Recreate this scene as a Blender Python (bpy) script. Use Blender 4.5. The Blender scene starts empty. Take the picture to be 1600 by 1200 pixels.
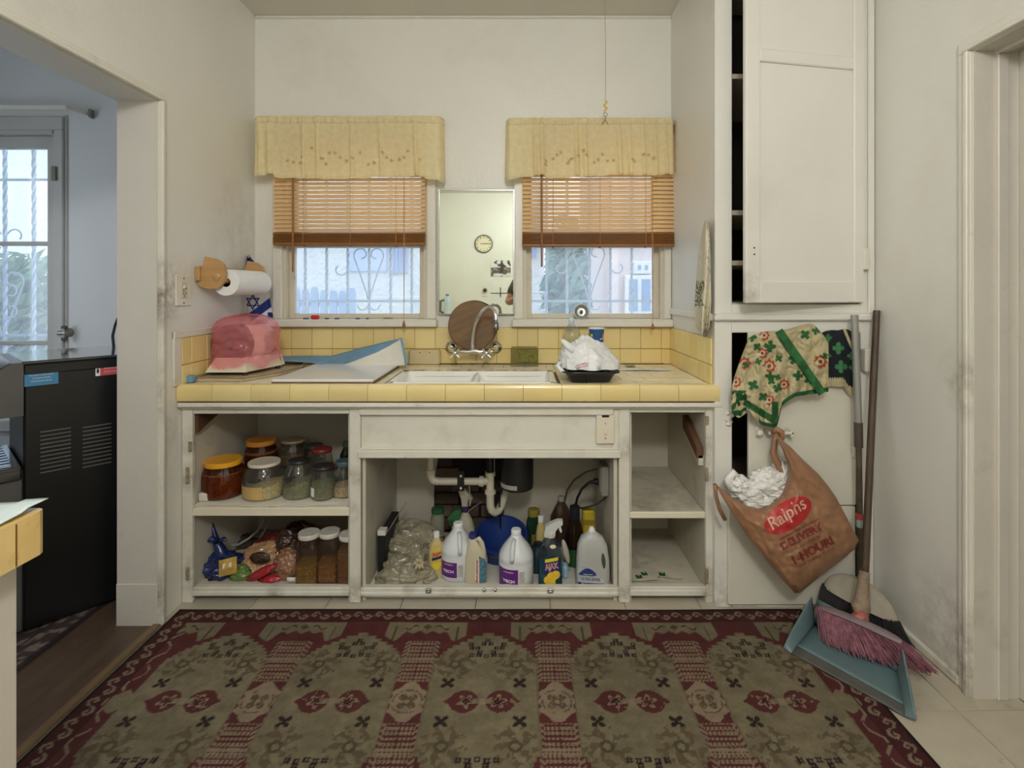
import bpy, bmesh, math, random
import numpy as np
from mathutils import Vector, Matrix, noise as mnoise
random.seed(7)
R = math.radians
SC = bpy.context.scene
COL = SC.collection

# ------------------------------------------------------------------ camera
F, CX, HY, CAMZ = 830.0, 815.0, 452.0, 1.30      # focal length in pixels, principal point, eye height
cam_d = bpy.data.cameras.new('camera')
cam = bpy.data.objects.new('camera', cam_d)
COL.objects.link(cam)
cam.location = (0, 0, CAMZ)
cam.rotation_euler = (R(90), 0, 0)
cam_d.sensor_width = 36
cam_d.lens = 36 * F / 1600
cam_d.shift_x = (800 - CX) / 1600
cam_d.shift_y = -(600 - HY) / 1600
cam_d.clip_start = 0.01
cam_d.clip_end = 100
SC.camera = cam

def at(px, py, Y):
    """world point seen at photo pixel (px, py) at depth Y"""
    return ((px - CX) * Y / F, Y, CAMZ - (py - HY) * Y / F)

# ------------------------------------------------------------------ light
SC.view_settings.view_transform = 'Standard'
SC.view_settings.look = 'None'
SC.view_settings.gamma = 1
SC.view_settings.use_curve_mapping = False
SC.view_settings.exposure = 0.0
w = bpy.data.worlds.new('overcast_sky')
SC.world = w
w.use_nodes = True
bg = w.node_tree.nodes['Background']
bg.inputs[0].default_value = (0.82, 0.90, 1.0, 1)
bg.inputs[1].default_value = 2.75
SC.cycles.max_bounces = 10
SC.cycles.diffuse_bounces = 6
SC.cycles.transparent_max_bounces = 24
SC.cycles.sample_clamp_indirect = 6
SC.cycles.caustics_reflective = False
SC.cycles.caustics_refractive = False

def point_light(name, loc, power, colr, radius):
    l = bpy.data.lights.new(name, 'POINT')
    l.energy = power; l.color = colr; l.shadow_soft_size = radius
    o = bpy.data.objects.new(name, l); COL.objects.link(o); o.location = loc
    return o
LAMP = point_light('ceiling_bulb', (0.10, 0.30, 2.56), 13, (0.99, 0.995, 1.0), 0.11)
FILL_LIGHT = point_light('rear_fill_light', (0.12, -0.85, 2.45), 97, (0.99, 0.995, 1.0), 0.14)  # added fill light, reaches deeper into the cabinets

# ------------------------------------------------------------------ materials
def lin(c):
    o = []
    for v in c[:3]:
        v /= 255.0
        o.append(v / 12.92 if v <= 0.04045 else ((v + 0.055) / 1.055) ** 2.4)
    return (o[0], o[1], o[2], 1.0)

class NT:
    def __init__(s, name):
        s.m = bpy.data.materials.new(name); s.m.use_nodes = True
        s.t = s.m.node_tree; s.t.nodes.clear()
        s.out = s.t.nodes.new('ShaderNodeOutputMaterial')
    def n(s, typ, **kw):
        x = s.t.nodes.new(typ)
        for k, v in kw.items():
            if k.startswith('i_'):
                x.inputs[k[2:].replace('_', ' ')].default_value = v
            else: setattr(x, k, v)
        return x
    def l(s, a, b): s.t.links.new(a, b)
    def coord(s, stretch=None):
        tc = s.n('ShaderNodeTexCoord')
        if not stretch: return tc.outputs['Object']
        mp = s.n('ShaderNodeMapping'); mp.inputs['Scale'].default_value = stretch
        s.l(tc.outputs['Object'], mp.inputs['Vector']); return mp.outputs['Vector']
    def noise(s, scale, detail=4, rough=.55, stretch=None):
        x = s.n('ShaderNodeTexNoise'); x.inputs['Scale'].default_value = scale
        x.inputs['Detail'].default_value = detail; x.inputs['Roughness'].default_value = rough
        s.l(s.coord(stretch), x.inputs['Vector']); return x.outputs['Fac']
    def ramp(s, src, a, b):
        x = s.n('ShaderNodeMapRange'); x.inputs['From Min'].default_value = a; x.inputs['From Max'].default_value = b
        s.l(src, x.inputs['Value']); return x.outputs['Result']
    def mixc(s, fac, a, b):
        x = s.n('ShaderNodeMix', data_type='RGBA')
        for sock, v in ((x.inputs[6], a), (x.inputs[7], b)):
            if isinstance(v, (tuple, list)): sock.default_value = v
            else: s.l(v, sock)
        if isinstance(fac, (int, float)): x.inputs[0].default_value = fac
        else: s.l(fac, x.inputs[0])
        return x.outputs[2]
    def color(s, col, var, vscale, dirt, stretch=None, attr=None):
        if attr:
            a = s.n('ShaderNodeAttribute', attribute_name=attr)
            x = s.n('ShaderNodeHueSaturation'); s.l(a.outputs['Color'], x.inputs['Color'])
            s.l(s.ramp(s.noise(vscale, stretch=stretch), -0.5 + .5 / max(var, 1e-3) * 0, 1.0), x.inputs['Value']) if False else None
            f = s.ramp(s.noise(vscale, stretch=stretch), .3, .7)
            mr = s.n('ShaderNodeMapRange'); mr.inputs['To Min'].default_value = 1 - var; mr.inputs['To Max'].default_value = 1 + var
            s.l(f, mr.inputs['Value']); s.l(mr.outputs['Result'], x.inputs['Value'])
            c = x.outputs['Color']
        else:
            L = lin(col)
            lo = tuple(v * (1 - var) for v in L[:3]) + (1,); hi = tuple(min(1, v * (1 + var)) for v in L[:3]) + (1,)
            c = s.mixc(s.ramp(s.noise(vscale, stretch=stretch), .3, .7), lo, hi)
        for d in (dirt or []):
            dc, ds, d0, d1, amt = d
            f = s.ramp(s.noise(ds, 5, .65), d0, d1)
            ml = s.n('ShaderNodeMath', operation='MULTIPLY'); ml.inputs[1].default_value = amt; ml.use_clamp = True
            s.l(f, ml.inputs[0])
            c = s.mixc(ml.outputs[0], c, lin(dc))
        return c
    def bump(s, strength, scale, stretch=None, dist=.01):
        b = s.n('ShaderNodeBump'); b.inputs['Strength'].default_value = strength; b.inputs['Distance'].default_value = dist
        s.l(s.noise(scale, 3, .5, stretch), b.inputs['Height']); return b.outputs['Normal']

MATS = {}
def mat(name, col=(200, 200, 200), rough=.5, metal=0., var=.06, vscale=6., bump=0., bscale=80., spec=.5, coat=0., dirt=None,
        stretch=None, attr=None, transl=0., transp=0., bdist=.01, sheen=0., spots=None):
    if name in MATS: return MATS[name]
    t = NT(name)
    c = t.color(col, var, vscale, dirt, stretch, attr)
    for (sx, sy, sz, sr, scol, samt) in (spots or []):
        ge = t.n('ShaderNodeNewGeometry'); vd = t.n('ShaderNodeVectorMath', operation='DISTANCE'); vd.inputs[1].default_value = (sx, sy, sz)
        t.l(ge.outputs['Position'], vd.inputs[0])
        f0 = t.ramp(vd.outputs['Value'], sr, 0.); nz = t.ramp(t.noise(14, 6, .7), .38, .62)
        ml = t.n('ShaderNodeMath', operation='MULTIPLY'); t.l(f0, ml.inputs[0]); t.l(nz, ml.inputs[1])
        m2 = t.n('ShaderNodeMath', operation='MULTIPLY'); m2.inputs[1].default_value = samt; m2.use_clamp = True; t.l(ml.outputs[0], m2.inputs[0])
        c = t.mixc(m2.outputs[0], c, lin(scol))
    p = t.n('ShaderNodeBsdfPrincipled')
    t.l(c, p.inputs['Base Color'])
    p.inputs['Roughness'].default_value = rough; p.inputs['Metallic'].default_value = metal
    p.inputs['Specular IOR Level'].default_value = spec; p.inputs['Coat Weight'].default_value = coat
    p.inputs['Coat Roughness'].default_value = .08; p.inputs['Sheen Weight'].default_value = sheen
    nrm = None
    if bump:
        nrm = t.bump(bump, bscale, stretch, bdist); t.l(nrm, p.inputs['Normal'])
    sh = p.outputs[0]
    if transl:
        tr = t.n('ShaderNodeBsdfTranslucent'); t.l(c, tr.inputs['Color'])
        if nrm: t.l(nrm, tr.inputs['Normal'])
        mx = t.n('ShaderNodeMixShader'); mx.inputs[0].default_value = transl
        t.l(sh, mx.inputs[1]); t.l(tr.outputs[0], mx.inputs[2]); sh = mx.outputs[0]
    if transp:
        tr = t.n('ShaderNodeBsdfTransparent'); t.l(t.mixc(.65, c, (1, 1, 1, 1)), tr.inputs['Color'])
        mx = t.n('ShaderNodeMixShader'); mx.inputs[0].default_value = transp
        t.l(sh, mx.inputs[1]); t.l(tr.outputs[0], mx.inputs[2]); sh = mx.outputs[0]
    t.l(sh, t.out.inputs[0])
    MATS[name] = t.m
    return t.m

def glass(name, tint=(235, 240, 238), haze=.0, hazecol=(230, 235, 240), rough=.03, gloss=1.0, ior=1.45):
    """thin-walled glass: clear transmission, Fresnel reflection, optional film of dust"""
    if name in MATS: return MATS[name]
    t = NT(name)
    tr = t.n('ShaderNodeBsdfTransparent')
    L = lin(tint)
    t.l(t.mixc(t.ramp(t.noise(9), .3, .7), L, tuple(min(1, v * 1.04) for v in L[:3]) + (1,)), tr.inputs['Color'])
    gl = t.n('ShaderNodeBsdfGlossy'); gl.inputs['Roughness'].default_value = rough
    lw = t.n('ShaderNodeLayerWeight'); lw.inputs['Blend'].default_value = .5
    pw = t.n('ShaderNodeMath', operation='POWER'); pw.inputs[1].default_value = 3.2
    t.l(lw.outputs['Facing'], pw.inputs[0])
    mu = t.n('ShaderNodeMath', operation='MULTIPLY_ADD'); mu.inputs[1].default_value = .35 * gloss; mu.inputs[2].default_value = .045 * gloss
    t.l(pw.outputs[0], mu.inputs[0])
    sh = tr.outputs[0]
    if haze:
        tl = t.n('ShaderNodeBsdfTranslucent'); tl.inputs['Color'].default_value = lin(hazecol)
        df = t.n('ShaderNodeBsdfDiffuse'); df.inputs['Color'].default_value = lin(hazecol)
        m0 = t.n('ShaderNodeMixShader'); t.l(tl.outputs[0], m0.inputs[1]); t.l(df.outputs[0], m0.inputs[2])
        m0.inputs[0].default_value = .25
        mr = t.n('ShaderNodeMapRange'); mr.inputs['To Min'].default_value = haze * .8; mr.inputs['To Max'].default_value = haze * 1.2
        t.l(t.noise(5), mr.inputs['Value'])
        m1 = t.n('ShaderNodeMixShader'); t.l(mr.outputs[0], m1.inputs[0]); t.l(sh, m1.inputs[1]); t.l(m0.outputs[0], m1.inputs[2]); sh = m1.outputs[0]
    m2 = t.n('ShaderNodeMixShader'); t.l(mu.outputs[0], m2.inputs[0]); t.l(sh, m2.inputs[1]); t.l(gl.outputs[0], m2.inputs[2])
    t.l(m2.outputs[0], t.out.inputs[0])
    MATS[name] = t.m
    return t.m

# ------------------------------------------------------------------ mesh building
class MB:
    def __init__(s): s.v = []; s.f = []; s.c = []
    def add(s, verts, faces, cols=None):
        b = len(s.v); s.v += [tuple(p) for p in verts]; s.f += [tuple(i + b for i in f) for f in faces]
        if cols is not None: s.c += list(cols)
        return s
    def box(s, x0, y0, z0, x1, y1, z1, ch=0.0):
        x0, x1 = sorted((x0, x1)); y0, y1 = sorted((y0, y1)); z0, z1 = sorted((z0, z1))
        if ch <= 0:
            v = [(x, y, z) for z in (z0, z1) for y in (y0, y1) for x in (x0, x1)]
            return s.add(v, [(0, 2, 3, 1), (4, 5, 7, 6), (0, 1, 5, 4), (2, 6, 7, 3), (0, 4, 6, 2), (1, 3, 7, 5)])
        ch = min(ch, (x1 - x0) * .45, (y1 - y0) * .45, (z1 - z0) * .45)
        c = ((x0 + x1) / 2, (y0 + y1) / 2, (z0 + z1) / 2); h = ((x1 - x0) / 2, (y1 - y0) / 2, (z1 - z0) / 2)
        v = []; idx = {}
        for sx in (-1, 1):
            for sy in (-1, 1):
                for sz in (-1, 1):
                    for a in range(3):
                        sg = (sx, sy, sz); p = []
                        for k in range(3):
                            p.append(c[k] + sg[k] * (h[k] - (0 if k == a else ch)))
                        idx[(sx, sy, sz, a)] = len(v); v.append(tuple(p))
        f = []
        for a in range(3):
            o = [k for k in range(3) if k != a]
            for sg in (-1, 1):
                q = []
                for p, r in ((-1, -1), (1, -1), (1, 1), (-1, 1)):
                    key = [0, 0, 0]; key[a] = sg; key[o[0]] = p; key[o[1]] = r
                    q.append(idx[(key[0], key[1], key[2], a)])
                f.append(tuple(q))
            for p in (-1, 1):
                for r in (-1, 1):
                    q = []
                    for t in (-1, 1):
                        key = [0, 0, 0]; key[a] = t; key[o[0]] = p; key[o[1]] = r
                        q.append((idx[(*key, o[0])], idx[(*key, o[1])]))
                    f.append((q[0][0], q[0][1], q[1][1], q[1][0]))
        for sx in (-1, 1):
            for sy in (-1, 1):
                for sz in (-1, 1):
                    f.append(tuple(idx[(sx, sy, sz, a)] for a in range(3)))
        return s.add(v, f)
    def tube(s, pts, r, n=8, cap=True, closed=False):
        pts = [Vector(p) for p in pts]; m = len(pts)
        rs = r if isinstance(r, (list, tuple)) else [r] * m
        v = []; prev = None
        for i, p in enumerate(pts):
            if closed: d = pts[(i + 1) % m] - pts[i - 1]
            else: d = pts[min(i + 1, m - 1)] - pts[max(i - 1, 0)]
            d = d.normalized() if d.length > 1e-9 else Vector((0, 0, 1))
            if prev is None:
                a = Vector((0, 0, 1)) if abs(d.z) < .9 else Vector((1, 0, 0))
                u = d.cross(a).normalized()
            else:
                u = (prev - d * prev.dot(d)).normalized()
            prev = u; w_ = d.cross(u)
            for k in range(n):
                t = 2 * math.pi * k / n
                v.append(p + (u * math.cos(t) + w_ * math.sin(t)) * rs[i])
        f = []
        for i in range(m if closed else m - 1):
            for k in range(n):
                a, b = i * n + k, i * n + (k + 1) % n; j = (i + 1) % m
                f.append((a, b, j * n + (k + 1) % n, j * n + k))
        if cap and not closed:
            f.append(tuple(range(n - 1, -1, -1))); f.append(tuple((m - 1) * n + k for k in range(n)))
        return s.add(v, f)
    def loft(s, rings, n=24, cap0=True, cap1=True):
        """rings: (cx, cy, z, rx, ry, exponent)"""
        v = []
        for (cx, cy, z, rx, ry, e) in rings:
            for k in range(n):
                t = 2 * math.pi * k / n; c, q = math.cos(t), math.sin(t)
                v.append((cx + rx * math.copysign(abs(c) ** (2 / e), c), cy + ry * math.copysign(abs(q) ** (2 / e), q), z))
        f = []
        for i in range(len(rings) - 1):
            for k in range(n):
                f.append((i * n + k, i * n + (k + 1) % n, (i + 1) * n + (k + 1) % n, (i + 1) * n + k))
        if cap0: f.append(tuple(range(n - 1, -1, -1)))
        if cap1: f.append(tuple((len(rings) - 1) * n + k for k in range(n)))
        return s.add(v, f)
    def lathe(s, prof, c=(0, 0, 0), n=24, axis='z', cap0=True, cap1=True):
        st = len(s.v)
        s.loft([(0, 0, z, r, r, 2) for r, z in prof], n, cap0, cap1)
        for i in range(st, len(s.v)):
            x, y, z = s.v[i]
            if axis == 'x': x, y, z = z, x, y
            elif axis == 'y': x, y, z = x, z, -y
            elif axis == '-y': x, y, z = x, -z, y
            s.v[i] = (x + c[0], y + c[1], z + c[2])
        return s
    def grid(s, fn, nu, nv, closed=False, colfn=None, u0=0., u1=1., v0=0., v1=1.):
        v = []; cols = [] if colfn else None
        for j in range(nv + 1):
            for i in range(nu + (0 if closed else 1)):
                a, b = u0 + (u1 - u0) * i / nu, v0 + (v1 - v0) * j / nv
                v.append(fn(a, b))
                if colfn: cols.append(colfn(a, b))
        m = nu if closed else nu + 1; f = []
        for j in range(nv):
            for i in range(nu):
                k = (i + 1) % m
                f.append((j * m + i, j * m + k, (j + 1) * m + k, (j + 1) * m + i))
        return s.add(v, f, cols)
    def prism(s, poly, d0, d1, plane='xz'):
        """polygon extruded between d0 and d1 along the remaining axis"""
        n = len(poly); v = []
        for d in (d0, d1):
            for a, b in poly:
                v.append((a, d, b) if plane == 'xz' else (a, b, d) if plane == 'xy' else (d, a, b))
        f = [tuple(range(n)), tuple(range(2 * n - 1, n - 1, -1))]
        for i in range(n): f.append((i, i + n, (i + 1) % n + n, (i + 1) % n))
        return s.add(v, f)
    def blob(s, c, r, n=20, amp=.1, freq=3., seed=0, zmin=None, m=None, cr=0.):
        m = m or n
        def fn(u, v):
            t, p = 2 * math.pi * u, math.pi * (v * .998 + .001)
            d = Vector((math.sin(p) * math.cos(t), math.sin(p) * math.sin(t), math.cos(p)))
            k = 1 + amp * mnoise.noise(d * freq + Vector((seed * 7.3, seed * 1.7, 0))) * 1.6 \
                + amp * .5 * abs(mnoise.noise(d * freq * 2.7 + Vector((0, seed * 3.1, seed)))) * 1.6
            if cr:
                sv = Vector((seed * 2.3, seed * .7, seed * 5.1))
                for ff, aa in (((3.1, 1.), (6.5, .6), (13., .3)) if cr > .15 else ((2.2, 1.), (4.6, .55), (10., .12))):
                    k += cr * aa * (.32 - abs(mnoise.noise(d * ff + sv))) * 1.5
            q = (c[0] + d.x * r[0] * k, c[1] + d.y * r[1] * k, c[2] + d.z * r[2] * k)
            if zmin is not None and q[2] < zmin: q = (q[0], q[1], zmin + .0005 * d.z)
            return q
        return s.grid(fn, n, m, closed=True)
    def tri(s, off=(0, 0, 0)):
        for i in range(len(s.v)): s.v[i] = tuple(s.v[i][k] + off[k] for k in range(3))
        return s
    def xf(s, M, start=0):
        for i in range(start, len(s.v)): s.v[i] = tuple(M @ Vector(s.v[i]))
        return s
    def build(s, name, m, parent=None, smooth=None, loc=None, rot=None, org=None, solid=0.):
        """vertices are in world space unless org=(0,0,0) is passed; loc/rot place a local mesh"""
        me = bpy.data.meshes.new(name)
        if org is None:
            if parent is not None: org = root_org(parent)
            else:
                a = np.array(s.v); lo, hi = a.min(0), a.max(0)
                org = ((lo[0] + hi[0]) / 2, (lo[1] + hi[1]) / 2, lo[2])
                loc = org if loc is None else loc
        vv = [(p[0] - org[0], p[1] - org[1], p[2] - org[2]) for p in s.v]
        me.from_pydata(vv, [], s.f)
        if s.c and len(s.c) == len(s.v):
            at_ = me.color_attributes.new('col', 'FLOAT_COLOR', 'POINT')
            at_.data.foreach_set('color', np.array(s.c, dtype=np.float32).ravel())
        me.materials.append(m)
        if smooth is not None:
            me.shade_smooth()
            if smooth < 180: me.set_sharp_from_angle(angle=R(smooth))
        me.update()
        bm = bmesh.new(); bm.from_mesh(me); bmesh.ops.recalc_face_normals(bm, faces=bm.faces); bm.to_mesh(me); bm.free()
        o = bpy.data.objects.new(name, me); COL.objects.link(o)
        if parent is not None: o.parent = parent
        if loc is not None: o.location = loc
        if rot is not None: o.rotation_euler = rot
        if solid:
            md = o.modifiers.new('thickness', 'SOLIDIFY'); md.thickness = solid; md.offset = 0
        return o

def root_org(p):
    o = Vector((0, 0, 0))
    while p is not None:
        o = o + p.location; p = p.parent
    return (o.x, o.y, o.z)

def tag(o, label=None, cat=None, group=None, kind=None):
    if label: o['label'] = label
    if cat: o['category'] = cat
    if group: o['group'] = group
    if kind: o['kind'] = kind
    return o

def thing(name, label, cat, loc=(0, 0, 0), rz=0., group=None):
    o = bpy.data.objects.new(name, None); COL.objects.link(o)
    o.empty_display_size = .05; o.location = loc; o.rotation_euler = (0, 0, rz)
    return tag(o, label, cat, group)

def struct(name, mb, m, parent=None, smooth=None, label=None):
    o = mb.build(name, m, parent, smooth)
    if parent is None: o['kind'] = 'structure'
    if label: o['label'] = label
    return o

def copy_tree(o, parent=None):
    c = o.copy(); COL.objects.link(c); c.parent = parent
    for ch in list(o.children): copy_tree(ch, c)
    return c

def clone(o, loc):
    c = o.copy(); COL.objects.link(c); c.location = loc
    return c

_tx = {}
def text_geo(body, bold=0.0, shear=0.0):
    k = (body, bold, shear)
    if k in _tx: return _tx[k]
    cu = bpy.data.curves.new('t', 'FONT'); cu.body = body; cu.size = 1.0; cu.align_x = 'CENTER'; cu.align_y = 'CENTER'
    cu.offset = bold; cu.shear = shear; cu.resolution_u = 3
    o = bpy.data.objects.new('t', cu); COL.objects.link(o)
    bpy.context.view_layer.update()
    dg = bpy.context.evaluated_depsgraph_get()
    me = bpy.data.meshes.new_from_object(o.evaluated_get(dg))
    v = [(p.co.x, p.co.y) for p in me.vertices]; f = [tuple(p.vertices) for p in me.polygons]
    bpy.data.objects.remove(o); bpy.data.curves.remove(cu); bpy.data.meshes.remove(me)
    if v:
        xs = [p[0] for p in v]; ys = [p[1] for p in v]
        cx, cy = (min(xs) + max(xs)) / 2, (min(ys) + max(ys)) / 2
        W, H = max(xs) - min(xs), max(ys) - min(ys)
        v = [((x - cx) / W, (y - cy) / H) for x, y in v]
    _tx[k] = (v, f); return _tx[k]

def put_text(mb, body, fn, cx, cy, wd, ht, ang=0., bold=.02, shear=0.):
    """text of width wd and height ht centred at (cx, cy) on the surface fn(x, y) -> point"""
    v, f = text_geo(body, bold, shear); c, q = math.cos(ang), math.sin(ang)
    mb.add([fn(cx + x * wd * c - y * ht * q, cy + x * wd * q + y * ht * c) for x, y in v], f)
    return mb

def interp(xs, ys, x):
    return float(np.interp(x, xs, ys))
# ------------------------------------------------------------------ setting: paints
GRIME = (120, 104, 80)
XL, XA, XR, YB, YP, ZC = -1.41, .79, 1.44, 2.81, 2.17, 2.745
wall_m = mat('wall_paint', (222, 220, 212), rough=.38, var=.025, vscale=2.2, bump=.22, bscale=55, spec=.45,
             dirt=[((190, 180, 158), 1.3, .55, .9, .5)], bdist=.006,
             spots=[(XL, 2.07, 1.27, .16, (112, 88, 62), .8), (*at(1158, 452, 2.07), .085, (112, 92, 62), .9), (XL, 2.16, 1.30, .16, (150, 128, 100), .4), (XL, 2.12, .72, .2, (150, 130, 104), .4), (XL, 2.62, 1.62, .3, (176, 160, 130), .4), (*at(1140, 940, 2.17), .2, (120, 100, 74), .6), (XR, 1.72, .12, .3, (128, 108, 82), .6), (XR, 1.74, 1.0, .12, (140, 120, 92), .5)])
ceil_m = mat('ceiling_paint', (214, 210, 196), rough=.6, var=.03, vscale=2, bump=.15, bscale=60, bdist=.005)
trim_m = mat('trim_paint', (220, 216, 204), rough=.35, var=.03, vscale=5, bump=.25, bscale=45, bdist=.004,
             dirt=[((150, 132, 100), 9, .62, .85, .55)], spots=[(XL, 2.07, 1.27, .2, (96, 72, 48), .95), (XL, 2.07, .9, .15, (130, 108, 80), .6), (XL, 2.08, .06, .2, (90, 72, 50), .9), (XR, 1.72, .1, .2, (90, 72, 50), .8), (XR, 1.72, 1.0, .14, (120, 98, 70), .7)])
cab_m = mat('cabinet_paint', (217, 214, 202), rough=.42, var=.035, vscale=7, bump=.25, bscale=50, bdist=.004,
            dirt=[((128, 106, 74), 16, .66, .78, .75), ((170, 156, 128), 5, .5, .85, .5)],
            spots=[(at(x, y, 2.2)[0], 2.2, at(x, y, 2.2)[2], r, (104, 78, 46), .7) for x, y, r in ((296, 690, .07), (297, 745, .07), (546, 800, .06), (548, 740, .05), (564, 752, .05), (1104, 700, .09), (1104, 745, .08), (1104, 890, .09), (984, 700, .06), (296, 900, .1), (556, 930, .09), (975, 935, .09), (1108, 930, .1), (640, 918, .04), (700, 930, .05), (430, 928, .05), (900, 915, .04))])
cabin_m = mat('cabinet_inside_paint', (196, 190, 174), rough=.55, var=.05, vscale=5, dirt=[((110, 96, 74), 6, .58, .85, .6)])
nook_m = mat('nook_daylight_paint', (212, 215, 216), rough=.5, var=.03, vscale=2, bump=.15, bscale=50, bdist=.005)  # same white paint, blue daylight tinted into the colour
dark_m = mat('dark_void', (26, 22, 18), rough=.8)

XL, XA, XR, YB, YP, ZC = -1.41, .79, 1.44, 2.81, 2.17, 2.745
YF = -2.4

def holed(a0, a1, z0, z1, b0, b1, holes, axis):
    """a wall slab over a (along) and z, thickness b0..b1, with rectangular holes (a0, a1, z0, z1)"""
    mb = MB()
    A = sorted({a0, a1, *[h[0] for h in holes], *[h[1] for h in holes]})
    for i in range(len(A) - 1):
        am = (A[i] + A[i + 1]) / 2
        hs = sorted([(h[2], h[3]) for h in holes if h[0] < am < h[1]])
        z = z0
        for h0, h1 in hs + [(z1, z1)]:
            if h0 > z + 1e-6:
                if axis == 'x': mb.box(A[i], b0, z, A[i + 1], b1, h0)
                else: mb.box(b0, A[i], z, b1, A[i + 1], h0)
            z = h1
    return mb

WA = (-1.262, -.500, 1.143, 2.12)      # left kitchen window opening: x0, x1, z0, z1
WB = (.008, .752, 1.143, 2.12)
WN = (-3.15, -2.462, .62, 2.14)        # nook window
DL = (1.02, 2.052, 0, 2.03)            # doorway to the nook, along y
DR = (.82, 1.69, 0, 2.06)              # doorway on the other side

# exterior wall: kitchen stretch and nook stretch
mb = holed(-1.48, 1.6, -.3, ZC + .1, YB, YB + .17, [WA, WB], 'x')
wall_back = struct('wall_back', mb, wall_m)
mb = holed(-3.5, -1.48, -.3, ZC + .1, YB, YB + .17, [WN], 'x')
struct('wall_nook_back', mb, nook_m)
mb = holed(YF - .12, YB, 0, ZC, XL - .07, XL, [DL], 'y')
wall_left = struct('wall_left', mb, wall_m)
mb = holed(YF - .12, YB, 0, ZC, XL - .145, XL - .07, [DL], 'y')
struct('wall_nook_right', mb, nook_m)
mb = holed(-.6, YB, 0, ZC, -3.5, -3.35, [(.5, 2.1, .8, 2.1)], 'y')
struct('wall_nook_left', mb, nook_m)
mb = MB().box(-3.5, -.75, 0, XL - .145, -.6, ZC)
struct('wall_nook_front', mb, nook_m)
mb = holed(YF - .12, YB, 0, ZC, XR, XR + .14, [DR], 'y')
wall_right = struct('wall_right', mb, wall_m)
mb = MB().box(XL - .145, YF - .12, 0, XR + .14, YF, ZC)
struct('wall_front', mb, wall_m)
mb = MB().box(XA, YP + .02, 0, XA + .05, YB, ZC)
wall_pantry = struct('wall_pantry', mb, wall_m)
mb = MB().box(-3.5, YF - .12, ZC, 2.9, YB + .17, ZC + .12)
struct('ceiling', mb, ceil_m)
# hallway beyond the doorway on the pantry side
mb = MB().box(2.55, YF, 0, 2.65, YB, ZC).box(XR + .14, 2.3, 0, 2.65, 2.4, ZC).box(XR + .14, -.2, 0, 2.65, -.1, ZC)
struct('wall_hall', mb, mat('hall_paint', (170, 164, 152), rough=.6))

# floors
slab = MB().box(-3.5, YF - .12, -.12, 2.9, YB + .17, -.008)
floor = struct('floor', slab, mat('floor_grout', (120, 108, 88), rough=.8))
tile_m = [mat('floor_vinyl_%s' % n, c, rough=.42, var=.07, vscale=9, bump=.1, bscale=40, bdist=.003,
              dirt=[((112, 96, 72), 3.5, .56, .8, .7), ((70, 58, 42), 11, .66, .8, .6)])
          for n, c in (('pale', (186, 179, 162)), ('mid', (178, 171, 154)), ('warm', (190, 181, 162)))]
T = .307
FO = root_org(floor)
protos = []
for k in range(3):
    protos.append(MB().box(-T / 2 + .0012, -T / 2 + .0012, -.008, T / 2 - .0012, T / 2 - .0012, 0, .001))
made = {}
for i in range(-5, 6):
    for j in range(1, 9):
        cx = (743 - CX) * 2.18 / F + (i + .5) * T; cy = 2.255 - (j - .5) * T
        if cx < XL - .02 or cx - T / 2 > XR + .13 or cy < .3: continue
        if cx - T / 2 > XR and not (DR[0] - .05 < cy < DR[1]): continue
        k = random.randrange(3)
        if k not in made:
            made[k] = protos[k].build('tile', tile_m[k], floor, loc=(cx - FO[0], cy - FO[1], -FO[2]), org=(0, 0, 0))
        else:
            clone(made[k], (cx - FO[0], cy - FO[1], -FO[2]))
mb = MB().box(XL - .0, YF, -.008, XR, .412, -.001)
struct('floor_rear', mb, tile_m[1])
# nook floor: worn brown boards and the threshold in the doorway
wood_m = mat('worn_floorboard', (92, 74, 60), rough=.45, var=.25, vscale=5, stretch=(5, 1, 1), bump=.15, bscale=14, bdist=.004,
             dirt=[((46, 36, 28), 3, .5, .8, .7), ((140, 122, 98), 8, .62, .8, .4)])
nf = None
x = XL - .005
while x > -3.35:
    mb = MB().box(x - .2885, -.6, -.008, x, YB, .004, .002)
    if nf is None: nf = struct('floor_nook', mb, wood_m)
    else: mb.build('plank', wood_m, nf)
    x -= .29
mb = MB().box(XL - .012, DL[0], 0, XL + .022, DL[1] - .002, .012, .005)
struct('trim_threshold', mb, mat('threshold_wood', (120, 98, 72), rough=.4, var=.2, vscale=6, stretch=(8, 1, 1)))
mb = MB().box(XR + .14, -.1, -.008, 2.55, 2.3, 0)
struct('floor_hall', mb, tile_m[0])

# doorway trims, jamb lining
def trim_u(name, xw, sgn, y0, y1, ztop, wd=.05):
    """casing round a doorway on the wall plane x = xw; sgn points into the kitchen"""
    a, b = (xw, xw + sgn * .014); c = xw + sgn * .024
    mb = MB()
    for t, p in ((wd, b), (.016, c)):
        if t < .02: a = b - sgn * .004; ztop -= 0; y1 += .001; y0 -= .001; ztop += .001
        mb.box(a, y1, 0, p, y1 + t, ztop, .003)
        mb.box(a, y0 - t, 0, p, y0, ztop, .003)
        mb.box(a, y0 - t, ztop, p, y1 + t, ztop + t, .003)
    return struct(name, mb, trim_m)
trim_u('trim_1', XL, 1, DL[0], DL[1], DL[3], .034)
trim_u('trim_2', XR, -1, DR[0], DR[1], DR[3], .045)
lin_m = mat('jamb_paint', (206, 200, 188), rough=.4, var=.03, vscale=4, bump=.25, bscale=40, bdist=.004,
            dirt=[((120, 104, 84), 4, .62, .85, .45)])
mb = MB().box(XL - .15, DL[1] - .004, .165, XL + .003, DL[1] + .001, DL[3] - .004).box(XL - .15, DL[0], DL[3] - .004, XL + .003, DL[1], DL[3] + .001)
mb.box(XL - .152, DL[1] - .007, 0, XL + .004, DL[1] + .001, .165, .002)
struct('trim_3', mb, lin_m)
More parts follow.
